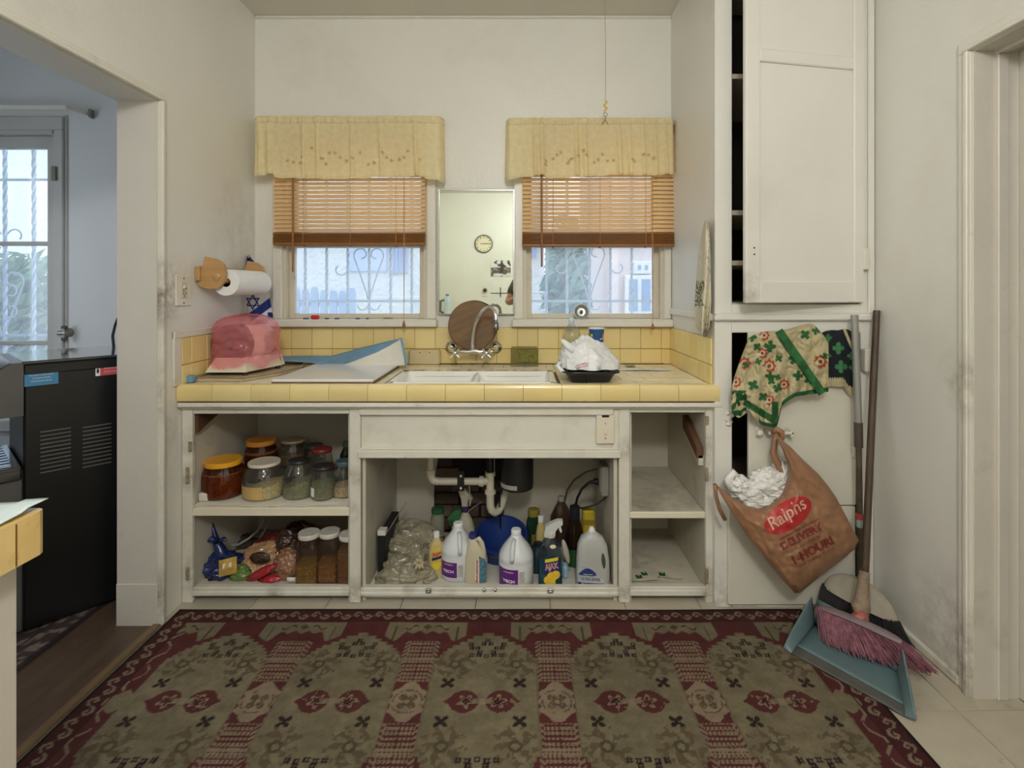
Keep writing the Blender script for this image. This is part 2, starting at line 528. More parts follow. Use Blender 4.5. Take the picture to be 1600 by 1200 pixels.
mb = MB().box(XR - .003, DR[1] - .004, 0, XR + .139, DR[1] + .001, DR[3] - .004).box(XR - .003, DR[0], DR[3] - .004, XR + .139, DR[1], DR[3] + .001)
mb.box(XR + .065, DR[1] - .014, 0, XR + .1, DR[1], DR[3] - .014, .003).box(XR + .065, DR[0], DR[3] - .014, XR + .1, DR[1], DR[3], .003)
mb.box(XR + .14, DR[1] - .03, 0, XR + .155, DR[1] + .05, DR[3] + .05, .003)
tr4 = struct('trim_4', mb, lin_m)
for z in (.99, 1.0, .87):
    MB().box(XR + .118, DR[1] - .0035, z - .014, XR + .13, DR[1] - .0015, z + .008).build('latch_hole', dark_m, tr4)
mb = MB().box(XR - .016, DR[1] + .045, 0, XR, YP - .01, .035, .006)
struct('baseboard_right', mb, trim_m)
# picture-rail bead and pantry corner bead
mb = MB().box(XA - .012, YP + .02, 1.168, XA, YB, 1.2, .006)
struct('trim_5', mb, trim_m)
# cove strip where the back wall meets the ceiling
mb = MB().box(XL, YB - .012, ZC - .014, XA, YB, ZC, .005)
struct('trim_6', mb, trim_m)

# ------------------------------------------------------------------ windows
sash_m = mat('sash_paint', (206, 198, 178), rough=.4, var=.05, vscale=8, bump=.3, bscale=40, bdist=.004,
             dirt=[((120, 98, 66), 12, .6, .8, .7)])
pane_m = glass('window_pane', (244, 249, 255), haze=.22, hazecol=(226, 236, 250))
def window(name, W, yb=YB, meet=1.525, rails=True, cas=.05):
    x0, x1, z0, z1 = W
    # casing boards on the room face
    mb = MB()
    mb.box(x0 - cas, yb - .018, z0, x0, yb, z1, .004).box(x1, yb - .018, z0, x1 + cas if name != 'window_2' else x1 + .036, yb, z1, .004)
    mb.box(x0 - cas, yb - .018, z1, x1 + (cas if name != 'window_2' else .036), yb, z1 + cas, .004)
    win = struct(name, mb, trim_m)
    # jamb box and stops
    mb = MB()
    for a, b, t in ((yb, yb + .03, .018), (yb + .03, yb + .16, .006)):
        mb.box(x0, a, z0, x0 + t, b, z1).box(x1 - t, a, z0, x1, b, z1).box(x0, a, z1 - t, x1, b, z1)
    mb.build('window_frame', sash_m, win)
    y0, y1 = yb + .035, yb + .065
    f = .036; i0, i1 = x0 + .01, x1 - .01
    for (za, zb, dy, bot) in ((z0, meet + .03, 0., .026), (meet, z1, .034, .03)):
        mb = MB()
        mb.box(i0, y0 + dy, za, i0 + f, y1 + dy, zb, .003).box(i1 - f, y0 + dy, za, i1, y1 + dy, zb, .003)
        mb.box(i0 + f, y0 + dy, za, i1 - f, y1 + dy, za + bot, .003).box(i0 + f, y0 + dy, zb - .03, i1 - f, y1 + dy, zb, .003)
        s = mb.build('sash', sash_m, win)
        MB().box(i0 + f - .004, y0 + dy + .012, za + .02, i1 - f + .004, y0 + dy + .015, zb - .02).build('pane', pane_m, s)
    # sill
    MB().box(x0 - cas - .01, yb - .055, z0 - .04, (x1 + cas + .008) if name != 'window_2' else XA, yb + .1, z0, .006).build('window_sill', trim_m, win)
    return win
window('window_1', WA)
window('window_2', WB)
# nook casement with two muntins
x0, x1, z0, z1 = WN
mb = MB().box(x1, YB - .02, z0, x1 + .05, YB, z1, .004).box(x0 - .05, YB - .02, z0, x0, YB, z1, .004).box(x0 - .05, YB - .02, z1, x1 + .05, YB, z1 + .07, .004)
mb.box(x0 - .05, YB - .05, z0 - .06, x1 + .05, YB, z0, .004).box(x0, YB, z0, x0 + .02, YB + .16, z1).box(x1 - .02, YB, z0, x1, YB + .16, z1).box(x0, YB, z1 - .02, x1, YB + .16, z1)
mb.box(x1 + .05, YB - .008, z0 - .06, x1 + .062, YB, z1 + .08, .002)
nm = mat('nook_window_paint', (186, 186, 182), rough=.45, var=.05, vscale=6, dirt=[((110, 100, 84), 10, .64, .8, .6)])
wn = struct('window_3', mb, nm)
mb = MB().box(x1 - .075, YB + .03, z0, x1 - .02, YB + .07, z1 - .02, .003).box(x0 + .02, YB + .03, z0, x0 + .075, YB + .07, z1 - .02, .003)
mb.box(x0 + .07, YB + .03, z1 - .085, x1 - .07, YB + .07, z1 - .02, .003).box(x0 + .07, YB + .03, z0, x1 - .07, YB + .07, z0 + .08, .003)
s = mb.build('sash', nm, wn)
for z in (1.545, 1.012): MB().box(x0 + .07, YB + .035, z - .011, x1 - .07, YB + .06, z + .011, .003).build('muntin', nm, wn)
for za, zb in ((z0 + .08, 1.0), (1.02, 1.535), (1.555, z1 - .085)):
    MB().box(x0 + .07, YB + .046, za, x1 - .07, YB + .05, zb).build('pane', pane_m, wn)
MB().box(x1 - .004, YB - .03, 1.87, x1 + .022, YB - .018, 1.945, .003).build('hinge', mat('old_hinge', (120, 112, 98), rough=.5, metal=.4), wn)

# ------------------------------------------------------------------ outside
gm = mat('yard_concrete', (190, 186, 178), rough=.9)
struct('ground', MB().box(-14, YB + .17, -.45, 14, 16, -.35), gm)
iron_m = mat('grille_paint', (206, 218, 232), rough=.5, var=.1)
def scroll(cx, cz, r, a0, a1, turn=1, n=14, shrink=.55):
    return [(cx + r * (1 - (1 - shrink) * i / n) * math.cos(a0 + (a1 - a0) * i / n), cz + r * (1 - (1 - shrink) * i / n) * math.sin(a0 + (a1 - a0) * i / n)) for i in range(n + 1)]
def grille(W, label, bars, zr, heart, extra, Y=3.12, hz=1.60):
    x0, x1, z0, z1 = W
    g = thing('security_grille', label, 'window grille', ((x0 + x1) / 2, Y, z0 - .1))
    for x in bars:
        mb = MB(); n = 40; v = []; zz0, zz1 = z0 - .1, z1 + .1
        def fn(u, v_, x=x):
            a = 2 * math.pi * u + v_ * 40; k = .0125 if x0 < -2.5 else .0098
            return (x + k * math.cos(a), Y + k * math.sin(a), zz0 + (zz1 - zz0) * v_)
        mb.grid(fn, 4, n, closed=True); mb.build('bar', iron_m, g)
    for z in zr: MB().box(x0 - .1, Y - .006, z - .007, x1 + .1, Y + .006, z + .007).build('rail', iron_m, g)
    for (hx, zb, zt, hw) in heart:
        for sg in (-1, 1):
            pts = [(hx + sg * .006, Y - .012, zb)]
            for i in range(1, 7): pts.append((hx + sg * (hw * i / 6), Y - .012, zb + (zt - zb) * .78 * i / 6))
            r = hw * .5
            for i in range(0, 17):
                a = -.15 + i / 16 * 4.9; rr = r * (1 - .5 * i / 16)
                pts.append((hx + sg * (hw - r + rr * math.cos(a) * 1.0), Y - .012, zb + (zt - zb) * .82 + rr * math.sin(a)))
            MB().tube(pts, .0045, 6).build('scroll', iron_m, g)
            c = [(hx + sg * (.035 + .03 * math.cos(a)), Y - .012, zb - .035 - .03 * math.sin(a)) for a in [k * math.pi / 10 for k in range(11)]]
            MB().tube(c, .0045, 6).build('scroll', iron_m, g)
    for sx_ in (x0 - .085, x1 + .085):
        MB().box(sx_ - .008, YB + .169, zr[0] - .008, sx_ + .008, Y + .006, zr[0] + .008).build('standoff', iron_m, g)
    for (sx, sz, r, a0, a1) in extra:
        MB().tube([(px, Y - .012, pz) for px, pz in scroll(sx, sz, r, a0, a1)], .0045, 6).build('scroll', iron_m, g)
    return g
def xs(pxs, Y): return [(p - CX) * Y / F for p in pxs]
YG = 3.12
gz = lambda py: CAMZ - (py - HY) * YG / F
gx = lambda px: (px - CX) * YG / F
grille(WA, 'white iron security grille with heart scroll outside the window beside the paper towels', xs([411, 444, 477, 510.5, 543.5, 577, 610.5, 643.5, 672], YG), (gz(470.5), 2.0),
       [(gx(577), gz(467), gz(383), gx(600) - gx(577))], [(gx(533), gz(421), .04, -.2, -4.2), (gx(620), gz(421), .04, math.pi + .2, 2 * math.pi)], YG)
grille(WB, 'white iron security grille with heart scroll outside the window over the black tray', xs([821, 854, 886, 921, 953.5, 987, 1020.5, 1052], YG), (gz(470.5), 2.0),
       [(gx(920), gz(467), gz(380), gx(944) - gx(920))], [(gx(876), gz(418), .04, .2, -4.0), (gx(965), gz(418), .04, math.pi, math.pi + 4.2)], YG)
grille((WN[0], WN[1], WN[2], WN[3]), 'white twisted iron grille outside the nook window', xs([-60, -38, -15, 8, 53], YG), (gz(281), 1.03 + .0),
       [(gx(8), 1.03, 1.42, .12)], [(gx(28), gz(370), .05, 2.8, -.6), (gx(-8), gz(370), .05, .3, 3.6), (gx(20), gz(455), .045, 2.6, -2.), (gx(20), gz(485), .045, -2.6, 2.)], YG)
# picket fence, block wall, neighbour houses
pk_m = mat('picket_paint', (166, 184, 212), rough=.7)
Y = 6.3
f = thing('picket_fence', 'pale grey picket fence with rounded tops seen through the window beside the paper towels', 'fence', ((500 - CX) * Y / F, Y, -.35))
for i in range(-3, 10):
    xc = (462 + i * 14.6 - CX) * Y / F; hw = 6 * Y / F
    if xc > (560 - CX) * Y / F: break
    zt = CAMZ + random.uniform(-.03, .03)
    pl = [(xc - hw, -.35), (xc + hw, -.35), (xc + hw, zt - .05), (xc + hw * .6, zt), (xc - hw * .6, zt), (xc - hw, zt - .05)]
    MB().prism(pl, Y, Y + .02).build('picket', pk_m, f)
for z in (.2, 1.1): MB().box((400 - CX) * Y / F, Y + .02, z, (556 - CX) * Y / F, Y + .06, z + .08).build('rail', pk_m, f)
st_m = mat('stucco_white', (226, 226, 222), rough=.9, bump=.6, bscale=14, bdist=.05, var=.06)
tag(MB().box((556 - CX) * 6.3 / F, 6.3, -.35, (680 - CX) * 6.3 / F, 6.5, CAMZ - 12 * 6.3 / F).build('garden_wall', st_m),
    'low rough stucco garden wall beside the picket fence', 'wall')
h = thing('neighbour_house', 'white stucco house beyond the picket fence', 'house', (-1.5, 8.2, -.35))
MB().box(-8.5, 8.2, -.35, .35, 9.0, 5.0).build('wall', st_m, h)
fr = MB().box((612 - CX) * 8.2 / F, 8.14, CAMZ + .25, (638 - CX) * 8.2 / F, 8.2, CAMZ + .9, .01).build('window', pk_m, h)
for k in range(4): MB().box((615 + k * 6 - CX) * 8.2 / F, 8.12, CAMZ + .28, (617 + k * 6 - CX) * 8.2 / F, 8.15, CAMZ + .88).build('bar', mat('far_bar', (150, 170, 205)), fr)
bl_m = mat('far_glass', (150, 172, 205), rough=.15)
MB().box((545 - CX) * 8.2 / F, 8.15, CAMZ + .28, (605 - CX) * 8.2 / F, 8.2, CAMZ + .8).build('shaded_panel', mat('far_panel', (186, 200, 226)), h)
h2 = thing('neighbour_house', 'pinkish house with white framed windows outside the window over the black tray', 'house', (2.0, 6.6, -.35))
MB().box((917 - CX) * 6.6 / F, 6.6, -.35, 5.5, 7.4, 5.0).build('wall', mat('stucco_pink', (222, 208, 206), rough=.9, var=.05), h2)
MB().box((950 - CX) * 6.6 / F, 6.5, -.35, (964 - CX) * 6.6 / F, 6.6, 5).build('corner_post', mat('far_pink', (240, 220, 214)), h2)
wf = mat('far_frame', (236, 236, 236))
def fpx(px, py, Y): return at(px, py, Y)
for (a, b, c, d) in ((990, 408, 1018, 428), (976, 430, 1022, 492)):
    p0, p1 = fpx(a, d, 6.55), fpx(b if False else c, b, 6.55)
    wv = MB()
    wv.box(p0[0], 6.53, p0[2], p1[0], 6.6, p1[2], .01)
    fo = wv.build('window', wf, h2)
    mid = (p0[0] + p1[0]) / 2
    for q0, q1 in ((p0[0] + .05, mid - .025), (mid + .025, p1[0] - .05)):
        MB().box(q0, 6.522, p0[2] + .05, q1, 6.531, p1[2] - .05).build('pane', bl_m, fo)
MB().box((826 - CX) * 8.15 / F, 8.1, CAMZ + .5, (838 - CX) * 8.15 / F, 8.2, CAMZ + 1.2).build('window', bl_m, h)
for (x0_, x1_, z_) in ((940, 1040, CAMZ - .27), (850, 1040, CAMZ - .1)):
    pass
def bush(label, c, r, n, colr, seed):
    rnd = random.Random(seed); mb = MB()
    for i in range(n):
        d = Vector((rnd.gauss(0, 1), rnd.gauss(0, 1), rnd.gauss(0, 1))).normalized() * (rnd.random() ** .4)
        p = Vector((c[0] + d.x * r[0], c[1] + d.y * r[1], c[2] + d.z * r[2])); s_ = rnd.uniform(.05, .11)
        a = Vector((rnd.gauss(0, 1), rnd.gauss(0, 1), rnd.gauss(0, 1))).normalized(); b = a.orthogonal().normalized(); q = a.cross(b)
        mb.add([p - b * s_, p + q * s_ * .4, p + b * s_, p - q * s_ * .4], [(0, 1, 2, 3)])
    t = thing('bush', label, 'bush', (c[0], c[1], -.35))
    o = mb.build('foliage', mat('leaf_%d' % seed, colr, rough=.6, var=.4, vscale=3, transl=.3), t); o['kind'] = 'stuff'
    MB().tube([(c[0], c[1], -.35), (c[0] + .03, c[1], c[2])], [.05, .02], 6).build('trunk', mat('bark', (110, 96, 80), rough=.9), t)
    return t
bush('blue green conifer in front of the pinkish house', ((885 - CX) * 5.6 / F, 5.6, 1.1), (.24, .3, 1.0), 2600, (120, 160, 150), 3)
bush('leafy shrub outside the nook window', ((20 - CX) * 5.0 / F, 5.0, .9), (1.2, .6, .75), 3800, (120, 145, 112), 4)
# chain-link panel at the edge of the right hand view
mb = MB(); Y = 5.0; X0, X1, Z0, Z1 = (822 - CX) * Y / F, (853 - CX) * Y / F, .2, CAMZ - 5 * Y / F
k = -2.0
while k < 2.4:
    for sg in (1, -1):
        pts = []
        for t in np.linspace(0, 1, 2):
            pts.append((X0 + (X1 - X0) * t, Y, k + sg * (X1 - X0) * t + .5))
        if min(p[2] for p in pts) > Z0 and max(p[2] for p in pts) < Z1: mb.tube(pts, .003, 4)
    k += .055
t = thing('chain_link_fence', 'short chain link fence panel before the white neighbour wall', 'fence', (X0, Y, -.35))
mb.build('mesh', iron_m, t)
MB().tube([(X0, Y, Z1), (X1, Y, Z1)], .012, 6).build('rail', iron_m, t)
for x_ in (X0, X1): MB().tube([(x_, Y, -.35), (x_, Y, Z1)], .015, 6).build('post', iron_m, t)
# ------------------------------------------------------------------ base cabinet
YC = 2.20
def cx_(px, Y=YC): return (px - CX) * Y / F
def cz_(py, Y=YC): return CAMZ - (py - HY) * Y / F
bc = thing('base_cabinet', 'white painted open base cabinet with three doorless bays under the yellow tiled counter', 'cabinet', (-.3, YC, 0))
S = [cx_(p) for p in (300, 546, 563, 967, 984, 1103, 1120)]
ztop = .838
def part(name, m, *boxes, ch=.003, p=bc, smooth=None):
    mb = MB()
    for b in boxes: mb.box(*b, ch)
    return mb.build(name, m, p, smooth)
yb_ = YC + .022
part('stile', cab_m, (XL + .002, YC, 0, S[0], yb_, ztop))
part('stile', cab_m, (S[1], YC - .003, 0.002, S[2], yb_, ztop))
part('stile', cab_m, (S[3], YC - .003, 0.002, S[4], yb_, ztop))
part('stile', cab_m, (S[5], YC, 0, S[6], yb_, ztop))
part('rail', cab_m, (S[0], YC + .002, cz_(647), S[1], yb_, ztop))
part('rail', cab_m, (S[4], YC + .002, cz_(645), S[5], yb_, ztop))
part('rail', cab_m, (S[2], YC + .001, cz_(647), S[3], yb_, ztop), (S[2], YC - .012, cz_(648), cx_(958), YC + .002, cz_(637)))
part('false_drawer', cab_m, (S[2], YC + .010, cz_(703), S[3], YC + .026, cz_(646)), (cx_(958), YC - .004, cz_(703), S[3], YC + .012, cz_(640)))
part('rail', cab_m, (S[2] - .008, YC - .012, cz_(715), S[3] + .008, YC + .022, cz_(703)), (S[2], YC - .006, cz_(703), S[3], YC + .02, cz_(699)))
part('bottom_rail', cab_m, (S[0], YC + .002, cz_(931), S[1], yb_ + .01, .064), (S[0], YC - .004, cz_(931), S[1], YC + .004, cz_(924)))
br = part('bottom_rail', cab_m, (S[2], YC, cz_(931), S[3], yb_ + .01, .063), (S[2], YC - .006, cz_(931), S[3], YC + .004, cz_(925)))
part('bottom_rail', cab_m, (S[4], YC + .002, cz_(931), S[5], yb_ + .01, .066), (S[4], YC - .004, cz_(931), S[5], YC + .004, cz_(922)))
part('moulding', trim_m, (XL + .003, YC - .034, cz_(636, 2.18), S[6] + .012, YC + .01, cz_(629, 2.18)), (XL + .003, YC - .018, cz_(640, 2.18), S[6] + .006, YC + .01, cz_(636, 2.18)), ch=.004)
# inside: partitions, floors, backs
YBK = 2.775
part('partition', cabin_m, (S[1] - .012, yb_, .0, S[1], YBK, ztop), (S[2] + .002, yb_, 0, S[2] + .016, YBK, ztop), ch=0)
part('partition', cabin_m, (S[3] - .018, yb_, .0, S[3] - .002, YBK, ztop), (S[4], yb_, 0, S[4] + .012, YBK, ztop), ch=0)
part('end_panel', cabin_m, (XL + .002, yb_, 0, S[0] - .012, YBK, ztop), ch=0)
part('end_panel', cabin_m, (S[5] + .0, yb_, 0, S[6] - .02, YBK, ztop), ch=0)
stain = [((96, 82, 62), 4, .5, .78, .8), ((60, 50, 38), 12, .6, .8, .6)]
flo_m = mat('cabinet_floor_paint', (200, 194, 176), rough=.6, var=.06, vscale=7, dirt=stain)
FL, FM, FR = .045, .03, .05
part('bay_floor', flo_m, (S[0] - .012, yb_, FL - .02, S[1] - .012, YBK, FL), ch=0)
part('bay_floor', mat('bay_liner', (214, 210, 200), rough=.6, var=.04, dirt=[((130, 114, 88), 6, .6, .85, .6)]), (S[2] + .016, yb_, FM - .02, S[3] - .018, YBK, FM), ch=0)
part('bay_floor', flo_m, (S[4] + .012, yb_, FR - .02, S[5], YBK, FR), ch=0)
part('back_panel', cabin_m, (S[0] - .012, YBK, 0, S[1], YBK + .01, ztop), ch=0)
part('back_panel', cabin_m, (S[4], YBK, 0, S[5] + .01, YBK + .01, ztop), ch=0)
# sink bay back with a rough hole that opens on old brickwork
h0, h1 = (677 - CX) * YBK / F, (787 - CX) * YBK / F
mb = MB().box(S[2], YBK, 0, h0 - .06, YBK + .01, ztop).box(h1, YBK, 0, S[3], YBK + .01, ztop)
rnd = random.Random(4); poly = [(h0 - .061, 0)]
for i in range(13): poly.append((h0 + .035 * (i / 12) + rnd.uniform(-.008, .008), i / 12 * ztop))
poly += [(h0 - .061, ztop)]
mb.prism(poly, YBK, YBK + .01)
mb.build('back_panel', cabin_m, bc)
part('hole_backing', dark_m, (h0 - .05, YB - .006, 0, h1 + .03, YB - .002, ztop), ch=0)  # black sheet painting the unlit void between the bricks
brick_ms = [mat('old_brick_%d' % i, c, rough=.9, var=.25, vscale=20, bump=.5, bscale=60) for i, c in enumerate(((86, 70, 58), (104, 88, 74), (74, 60, 50)))]
for row in range(11):
    zb = .04 + row * .066
    for col_ in range(3):
        xb = h0 - .02 + (row % 2) * -.06 + col_ * .165
        if .06 < xb - h0 < .20 and row > 3: continue
        if col_ == 1 and row > 4: continue
        if xb > h1 - .06 or (col_ == 2 and row > 4): continue
        dw = .16 if xb + .16 < h1 + .03 else h1 + .03 - xb
        if row > 4: dw = min(dw, h0 + .075 - xb)
        if dw < .02: continue
        MB().box(max(xb, h0 - .05), YB - .026 + rnd.uniform(-.004, .004), zb, max(xb, h0 - .05) + dw - .008, YB - .006, zb + .057, .004).build('brick', brick_ms[rnd.randrange(3)], bc)
# shelves
sh1 = part('shelf', cabin_m, (S[0] - .012, YC + .012, cz_(793) - .02, S[1] - .012, YBK, cz_(793)))
part('shelf_edge', mat('shelf_edge_paint', (226, 218, 194), rough=.4, var=.03, dirt=[((120, 96, 60), 22, .68, .78, .7)]), (S[0], YC + .002, cz_(807), S[1], YC + .014, cz_(794)), ch=.003, p=sh1)
ZS1 = cz_(793)
lp = MB(); lin_w = S[1] - S[0]
def liner(u, v):
    x = S[0] - .005 + (lin_w - .01) * u; y = YC + .006 + .5 * v
    dz = .001 + .003 * abs(mnoise.noise(Vector((x * 14, y * 14, 0)))) + (.007 * math.exp(-((x - cx_(424)) / .03) ** 2 - (v / .06) ** 2)) - (.006 if v < .001 else 0) * abs(math.sin(u * 9))
    return (x, y, ZS1 + dz)
lp.grid(liner, 40, 20)
paper_m = mat('liner_paper', (226, 220, 204), rough=.7, var=.04, vscale=7, dirt=[((168, 150, 116), 8, .6, .85, .5)])
lp.build('shelf_liner', paper_m, sh1, 60)
sh2 = part('shelf', flo_m, (S[4] + .012, YC + .012, cz_(801) - .02, S[5], YBK, cz_(801)))
part('shelf_edge', mat('shelf_edge_paint'), (S[4], YC + .004, cz_(811), S[5], YC + .014, cz_(801)), p=sh2)
# drawer runners and a split batten under the counter
bw_m = mat('bare_brown_wood', (96, 66, 44), rough=.7, var=.3, vscale=6, stretch=(10, 1, 1), bump=.3, bscale=16)
mb = MB(); v = []
q = [at(1052, 648, 2.42), at(1103, 700, 2.225), at(1103, 716, 2.225), at(1052, 668, 2.42)]
mb.prism([(p[1], p[2]) for p in q], S[5] - .03, S[5] - .004, 'yz')
mb.build('drawer_runner', bw_m, bc)
mb = MB(); q = [at(1052, 668, 2.42), at(1098, 712, 2.225), at(1098, 727, 2.225), at(1052, 678, 2.42)]
mb.prism([(p[1], p[2]) for p in q], S[5] - .022, S[5] - .002, 'yz'); mb.build('drawer_runner', cab_m, bc)
mb = MB(); q = [(yb_ + .003, .80), (2.5, .80), (2.5, .775), (2.34, .735), (yb_ + .003, .70)]
mb.prism(q, S[0] - .011, S[0] + .012, 'yz'); mb.build('drawer_runner', bw_m, bc)
# hinge remains, catches, switch
ch_m = mat('chipped_hinge', (150, 138, 116), rough=.5, metal=.2, var=.3, vscale=40, bump=.6, bscale=120)
for (px, y0, y1) in ((294, 730, 756), (294, 886, 906), (298, 690, 706), (1104, 730, 752), (1104, 888, 912), (1105, 650, 664)):
    MB().box(cx_(px) - .008, YC - .006, cz_(y1), cx_(px) + .006, YC + .001, cz_(y0), .002).build('hinge', ch_m, bc)
st_met = mat('dull_steel', (170, 168, 160), rough=.35, metal=.9, var=.1)
for px in (670, 860):
    c = MB().box(cx_(px) - .012, YC - .012, cz_(925), cx_(px) + .012, YC - .001, cz_(918), .003)
    c.box(cx_(px) - .007, YC - .016, cz_(924), cx_(px) + .007, YC - .01, cz_(921), .002); c.build('catch', st_met, bc)
for px in (757, 774):
    MB().lathe([(.007, 0), (.007, .006), (.003, .009)], (cx_(px), YC - .001, cz_(921)), 10, '-y').build('screw_socket', st_met, bc)
sw = thing('light_switch', 'painted over toggle switch plate on the false drawer front under the sink', 'switch', (cx_(945), YC, cz_(690)))
MB().box(cx_(931), YC - .010, cz_(693), cx_(960), YC + .011, cz_(648), .004).build('plate', mat('switch_paint', (220, 212, 192), rough=.4, dirt=[((110, 90, 62), 20, .64, .8, .6)]), sw)
MB().box(cx_(940), YC - .012, cz_(651), cx_(951), YC - .009, cz_(648)).build('chip', dark_m, sw)
MB().box(cx_(944.5), YC - .022, cz_(677), cx_(947.5), YC - .008, cz_(668), .002).build('toggle', mat('toggle_white', (236, 230, 216), rough=.35), sw)
for yy in (661, 684): MB().lathe([(.004, 0), (.0035, .002)], (cx_(945.5), YC - .0095, cz_(yy)), 8, '-y').build('screw', st_met, sw)

# ------------------------------------------------------------------ countertop of yellow tiles
ct = thing('tiled_countertop', 'pale yellow tiled countertop with bullnose edge running the width of the alcove', 'countertop', (-.3, 2.5, .84))
ty = [mat('yellow_tile_%d' % i, c, rough=.22, var=.035, vscale=6, spec=.5, bump=.04, bscale=30, bdist=.003,
          dirt=[((150, 120, 60), 14, .72, .86, .5)]) for i, c in enumerate(((231, 209, 146), (228, 205, 140), (234, 214, 152), (226, 205, 146)))]
typ = [mat('daylit_yellow_tile_%d' % i, c, rough=.28, var=.03, vscale=6, dirt=[((170, 146, 100), 8, .66, .88, .45)]) for i, c in enumerate(((240, 230, 198), (236, 226, 192), (243, 234, 204)))]  # same yellow tile, window daylight brightened into its colour
grout_m = mat('grout_brown', (128, 104, 62), rough=.8, var=.2, vscale=20)
ZT = .905
SX0, SX1, SY0, SY1 = -.567, .15, 2.215, 2.545
mb = MB()
for b in ((XL, 2.185, SX0, YB), (SX1, 2.185, XA, YB), (SX0, 2.185, SX1, SY0), (SX0, SY1, SX1, YB)):
    mb.box(b[0] + .001, b[1], .845, b[2], b[3] - .001, ZT - .004)
mb.box(XA, 2.185, .845, XA + .02, YP + .018, ZT - .004)
mb.build('substrate', grout_m, ct)
NY0, NY1 = 2.165, 2.205
def nosing(x0, x1):
    pr = [(NY1, ZT + .004), (NY0 + .016, ZT + .006), (NY0 + .006, ZT + .003), (NY0 + .001, ZT - .006), (NY0, ZT - .02), (NY0, .848), (NY0 + .004, .842), (NY0 + .02, .842), (NY0 + .02, ZT - .01), (NY1, ZT - .01)]
    return MB().prism(pr, x0 + .0008, x1 - .0008, 'yz')
ed = [XL + .002] + [(695.8 + 60.8 * k - CX) * 2.165 / F for k in range(-6, 7)] + [(1125 - CX) * 2.165 / F]
for i in range(len(ed) - 1):
    nosing(ed[i], ed[i + 1]).build('nosing_tile', ty[random.randrange(4)], ct, 40)
protos = {}
def tile_at(x0, x1, y0, y1, z):
    k = random.randrange(3); key = (round(x1 - x0, 4), round(y1 - y0, 4), k)
    c = ((x0 + x1) / 2 - ct.location.x, (y0 + y1) / 2 - ct.location.y, z - ct.location.z + random.uniform(-.0006, .0006))
    if key in protos: return clone(protos[key], c)
    w2, d2 = (x1 - x0) / 2 - .0011, (y1 - y0) / 2 - .0011
    protos[key] = MB().box(-w2, -d2, -.006, w2, d2, 0, .0015).build('tile', typ[k], ct, loc=c, org=(0, 0, 0))
    return protos[key]
tw = .1083
def fill(x0, x1, y0, y1):
    y = y0; r = 0
    while y < y1 - .01:
        ye = min(y + tw, y1); x = x0 - (tw / 2 if r % 2 else 0)
        while x < x1 - .004:
            a, b = max(x, x0), min(x + tw, x1)
            if b - a > .012: tile_at(a, b, y, ye, ZT)
            x += tw
        y = ye; r += 1
fill(XL + .002, SX0 - .012, NY1 + .001, YB - .012)
fill(SX1 + .014, XA - .002, NY1 + .001, YB - .012)
fill(SX0 - .012, SX1 + .014, SY1 + .012, YB - .012)
# grimy bead along the wall
gr_m = mat('grimy_caulk', (96, 74, 44), rough=.7, var=.4, vscale=30, bump=.5, bscale=60)
MB().tube([(XL + .01, YB - .014, ZT + .002)] + [(x, YB - .014 + random.uniform(-.003, .003), ZT + .002) for x in np.linspace(-1.2, .75, 40)], .004, 6).build('caulk', gr_m, ct)
MB().tube([(x, SY1 + .011 + random.uniform(-.004, .004), ZT + .001) for x in np.linspace(SX0, SX1, 40)], [random.uniform(.002, .006) for _ in range(40)], 6).build('caulk', gr_m, ct)

# backsplash tiles
rows = [(ZT + .002, ZT + .080), (ZT + .082, 1.098)]
bs = struct('trim_7', MB().box(XL + .001, YB - .004, ZT - .03, XA - .001, YB, 1.099).box(XL, YP + .02, ZT - .03, XL + .004, YB, 1.099).box(XA - .004, YP + .02, ZT - .03, XA, YB, 1.099), mat('grout_pale', (188, 162, 102), rough=.8, var=.12, vscale=20), label='yellow glazed tile backsplash')
pb = {}
def wall_tile(cx, cy, cz, w_, h_, axis, sgn):
    k = random.randrange(4); key = (round(w_, 4), round(h_, 4), axis, sgn, k)
    o_ = root_org(bs); c = (cx - o_[0], cy - o_[1], cz - o_[2])
    if key in pb: return clone(pb[key], c)
    a, b = w_ / 2 - .0008, h_ / 2 - .0008
    mb = MB().box(-a, -.004, -b, a, .003, b, .0015) if axis == 'y' else MB().box(-.004 if sgn > 0 else -.003, -a, -b, .003 if sgn > 0 else .004, a, b, .0015)
    pb[key] = mb.build('tile', ty[k], bs, loc=c, org=(0, 0, 0)); return pb[key]
for (z0, z1) in rows:
    x = (808.5 - CX) * 2.805 / F - tw * 12
    while x < XA:
        a, b = max(x, XL + .006), min(x + tw, XA - .006)
        if b - a > .01: wall_tile((a + b) / 2, YB - .007, (z0 + z1) / 2, b - a, z1 - z0, 'y', 0)
        x += tw
    y = YB - .012
    while y > YP + .03:
        a = max(y - tw, YP + .022)
        wall_tile(XL + .006, (a + y) / 2, (z0 + z1) / 2, y - a, z1 - z0, 'x', 1)
        wall_tile(XA - .006, (a + y) / 2, (z0 + z1) / 2, y - a, z1 - z0, 'x', -1)
        y -= tw
mb = MB().box(XL, YP - .03, 1.098, XL + .012, YB - .05, 1.13, .004).box(XL, YP - .03, ZT, XL + .01, YP + .02, 1.13, .004)
struct('trim_8', mb, trim_m)

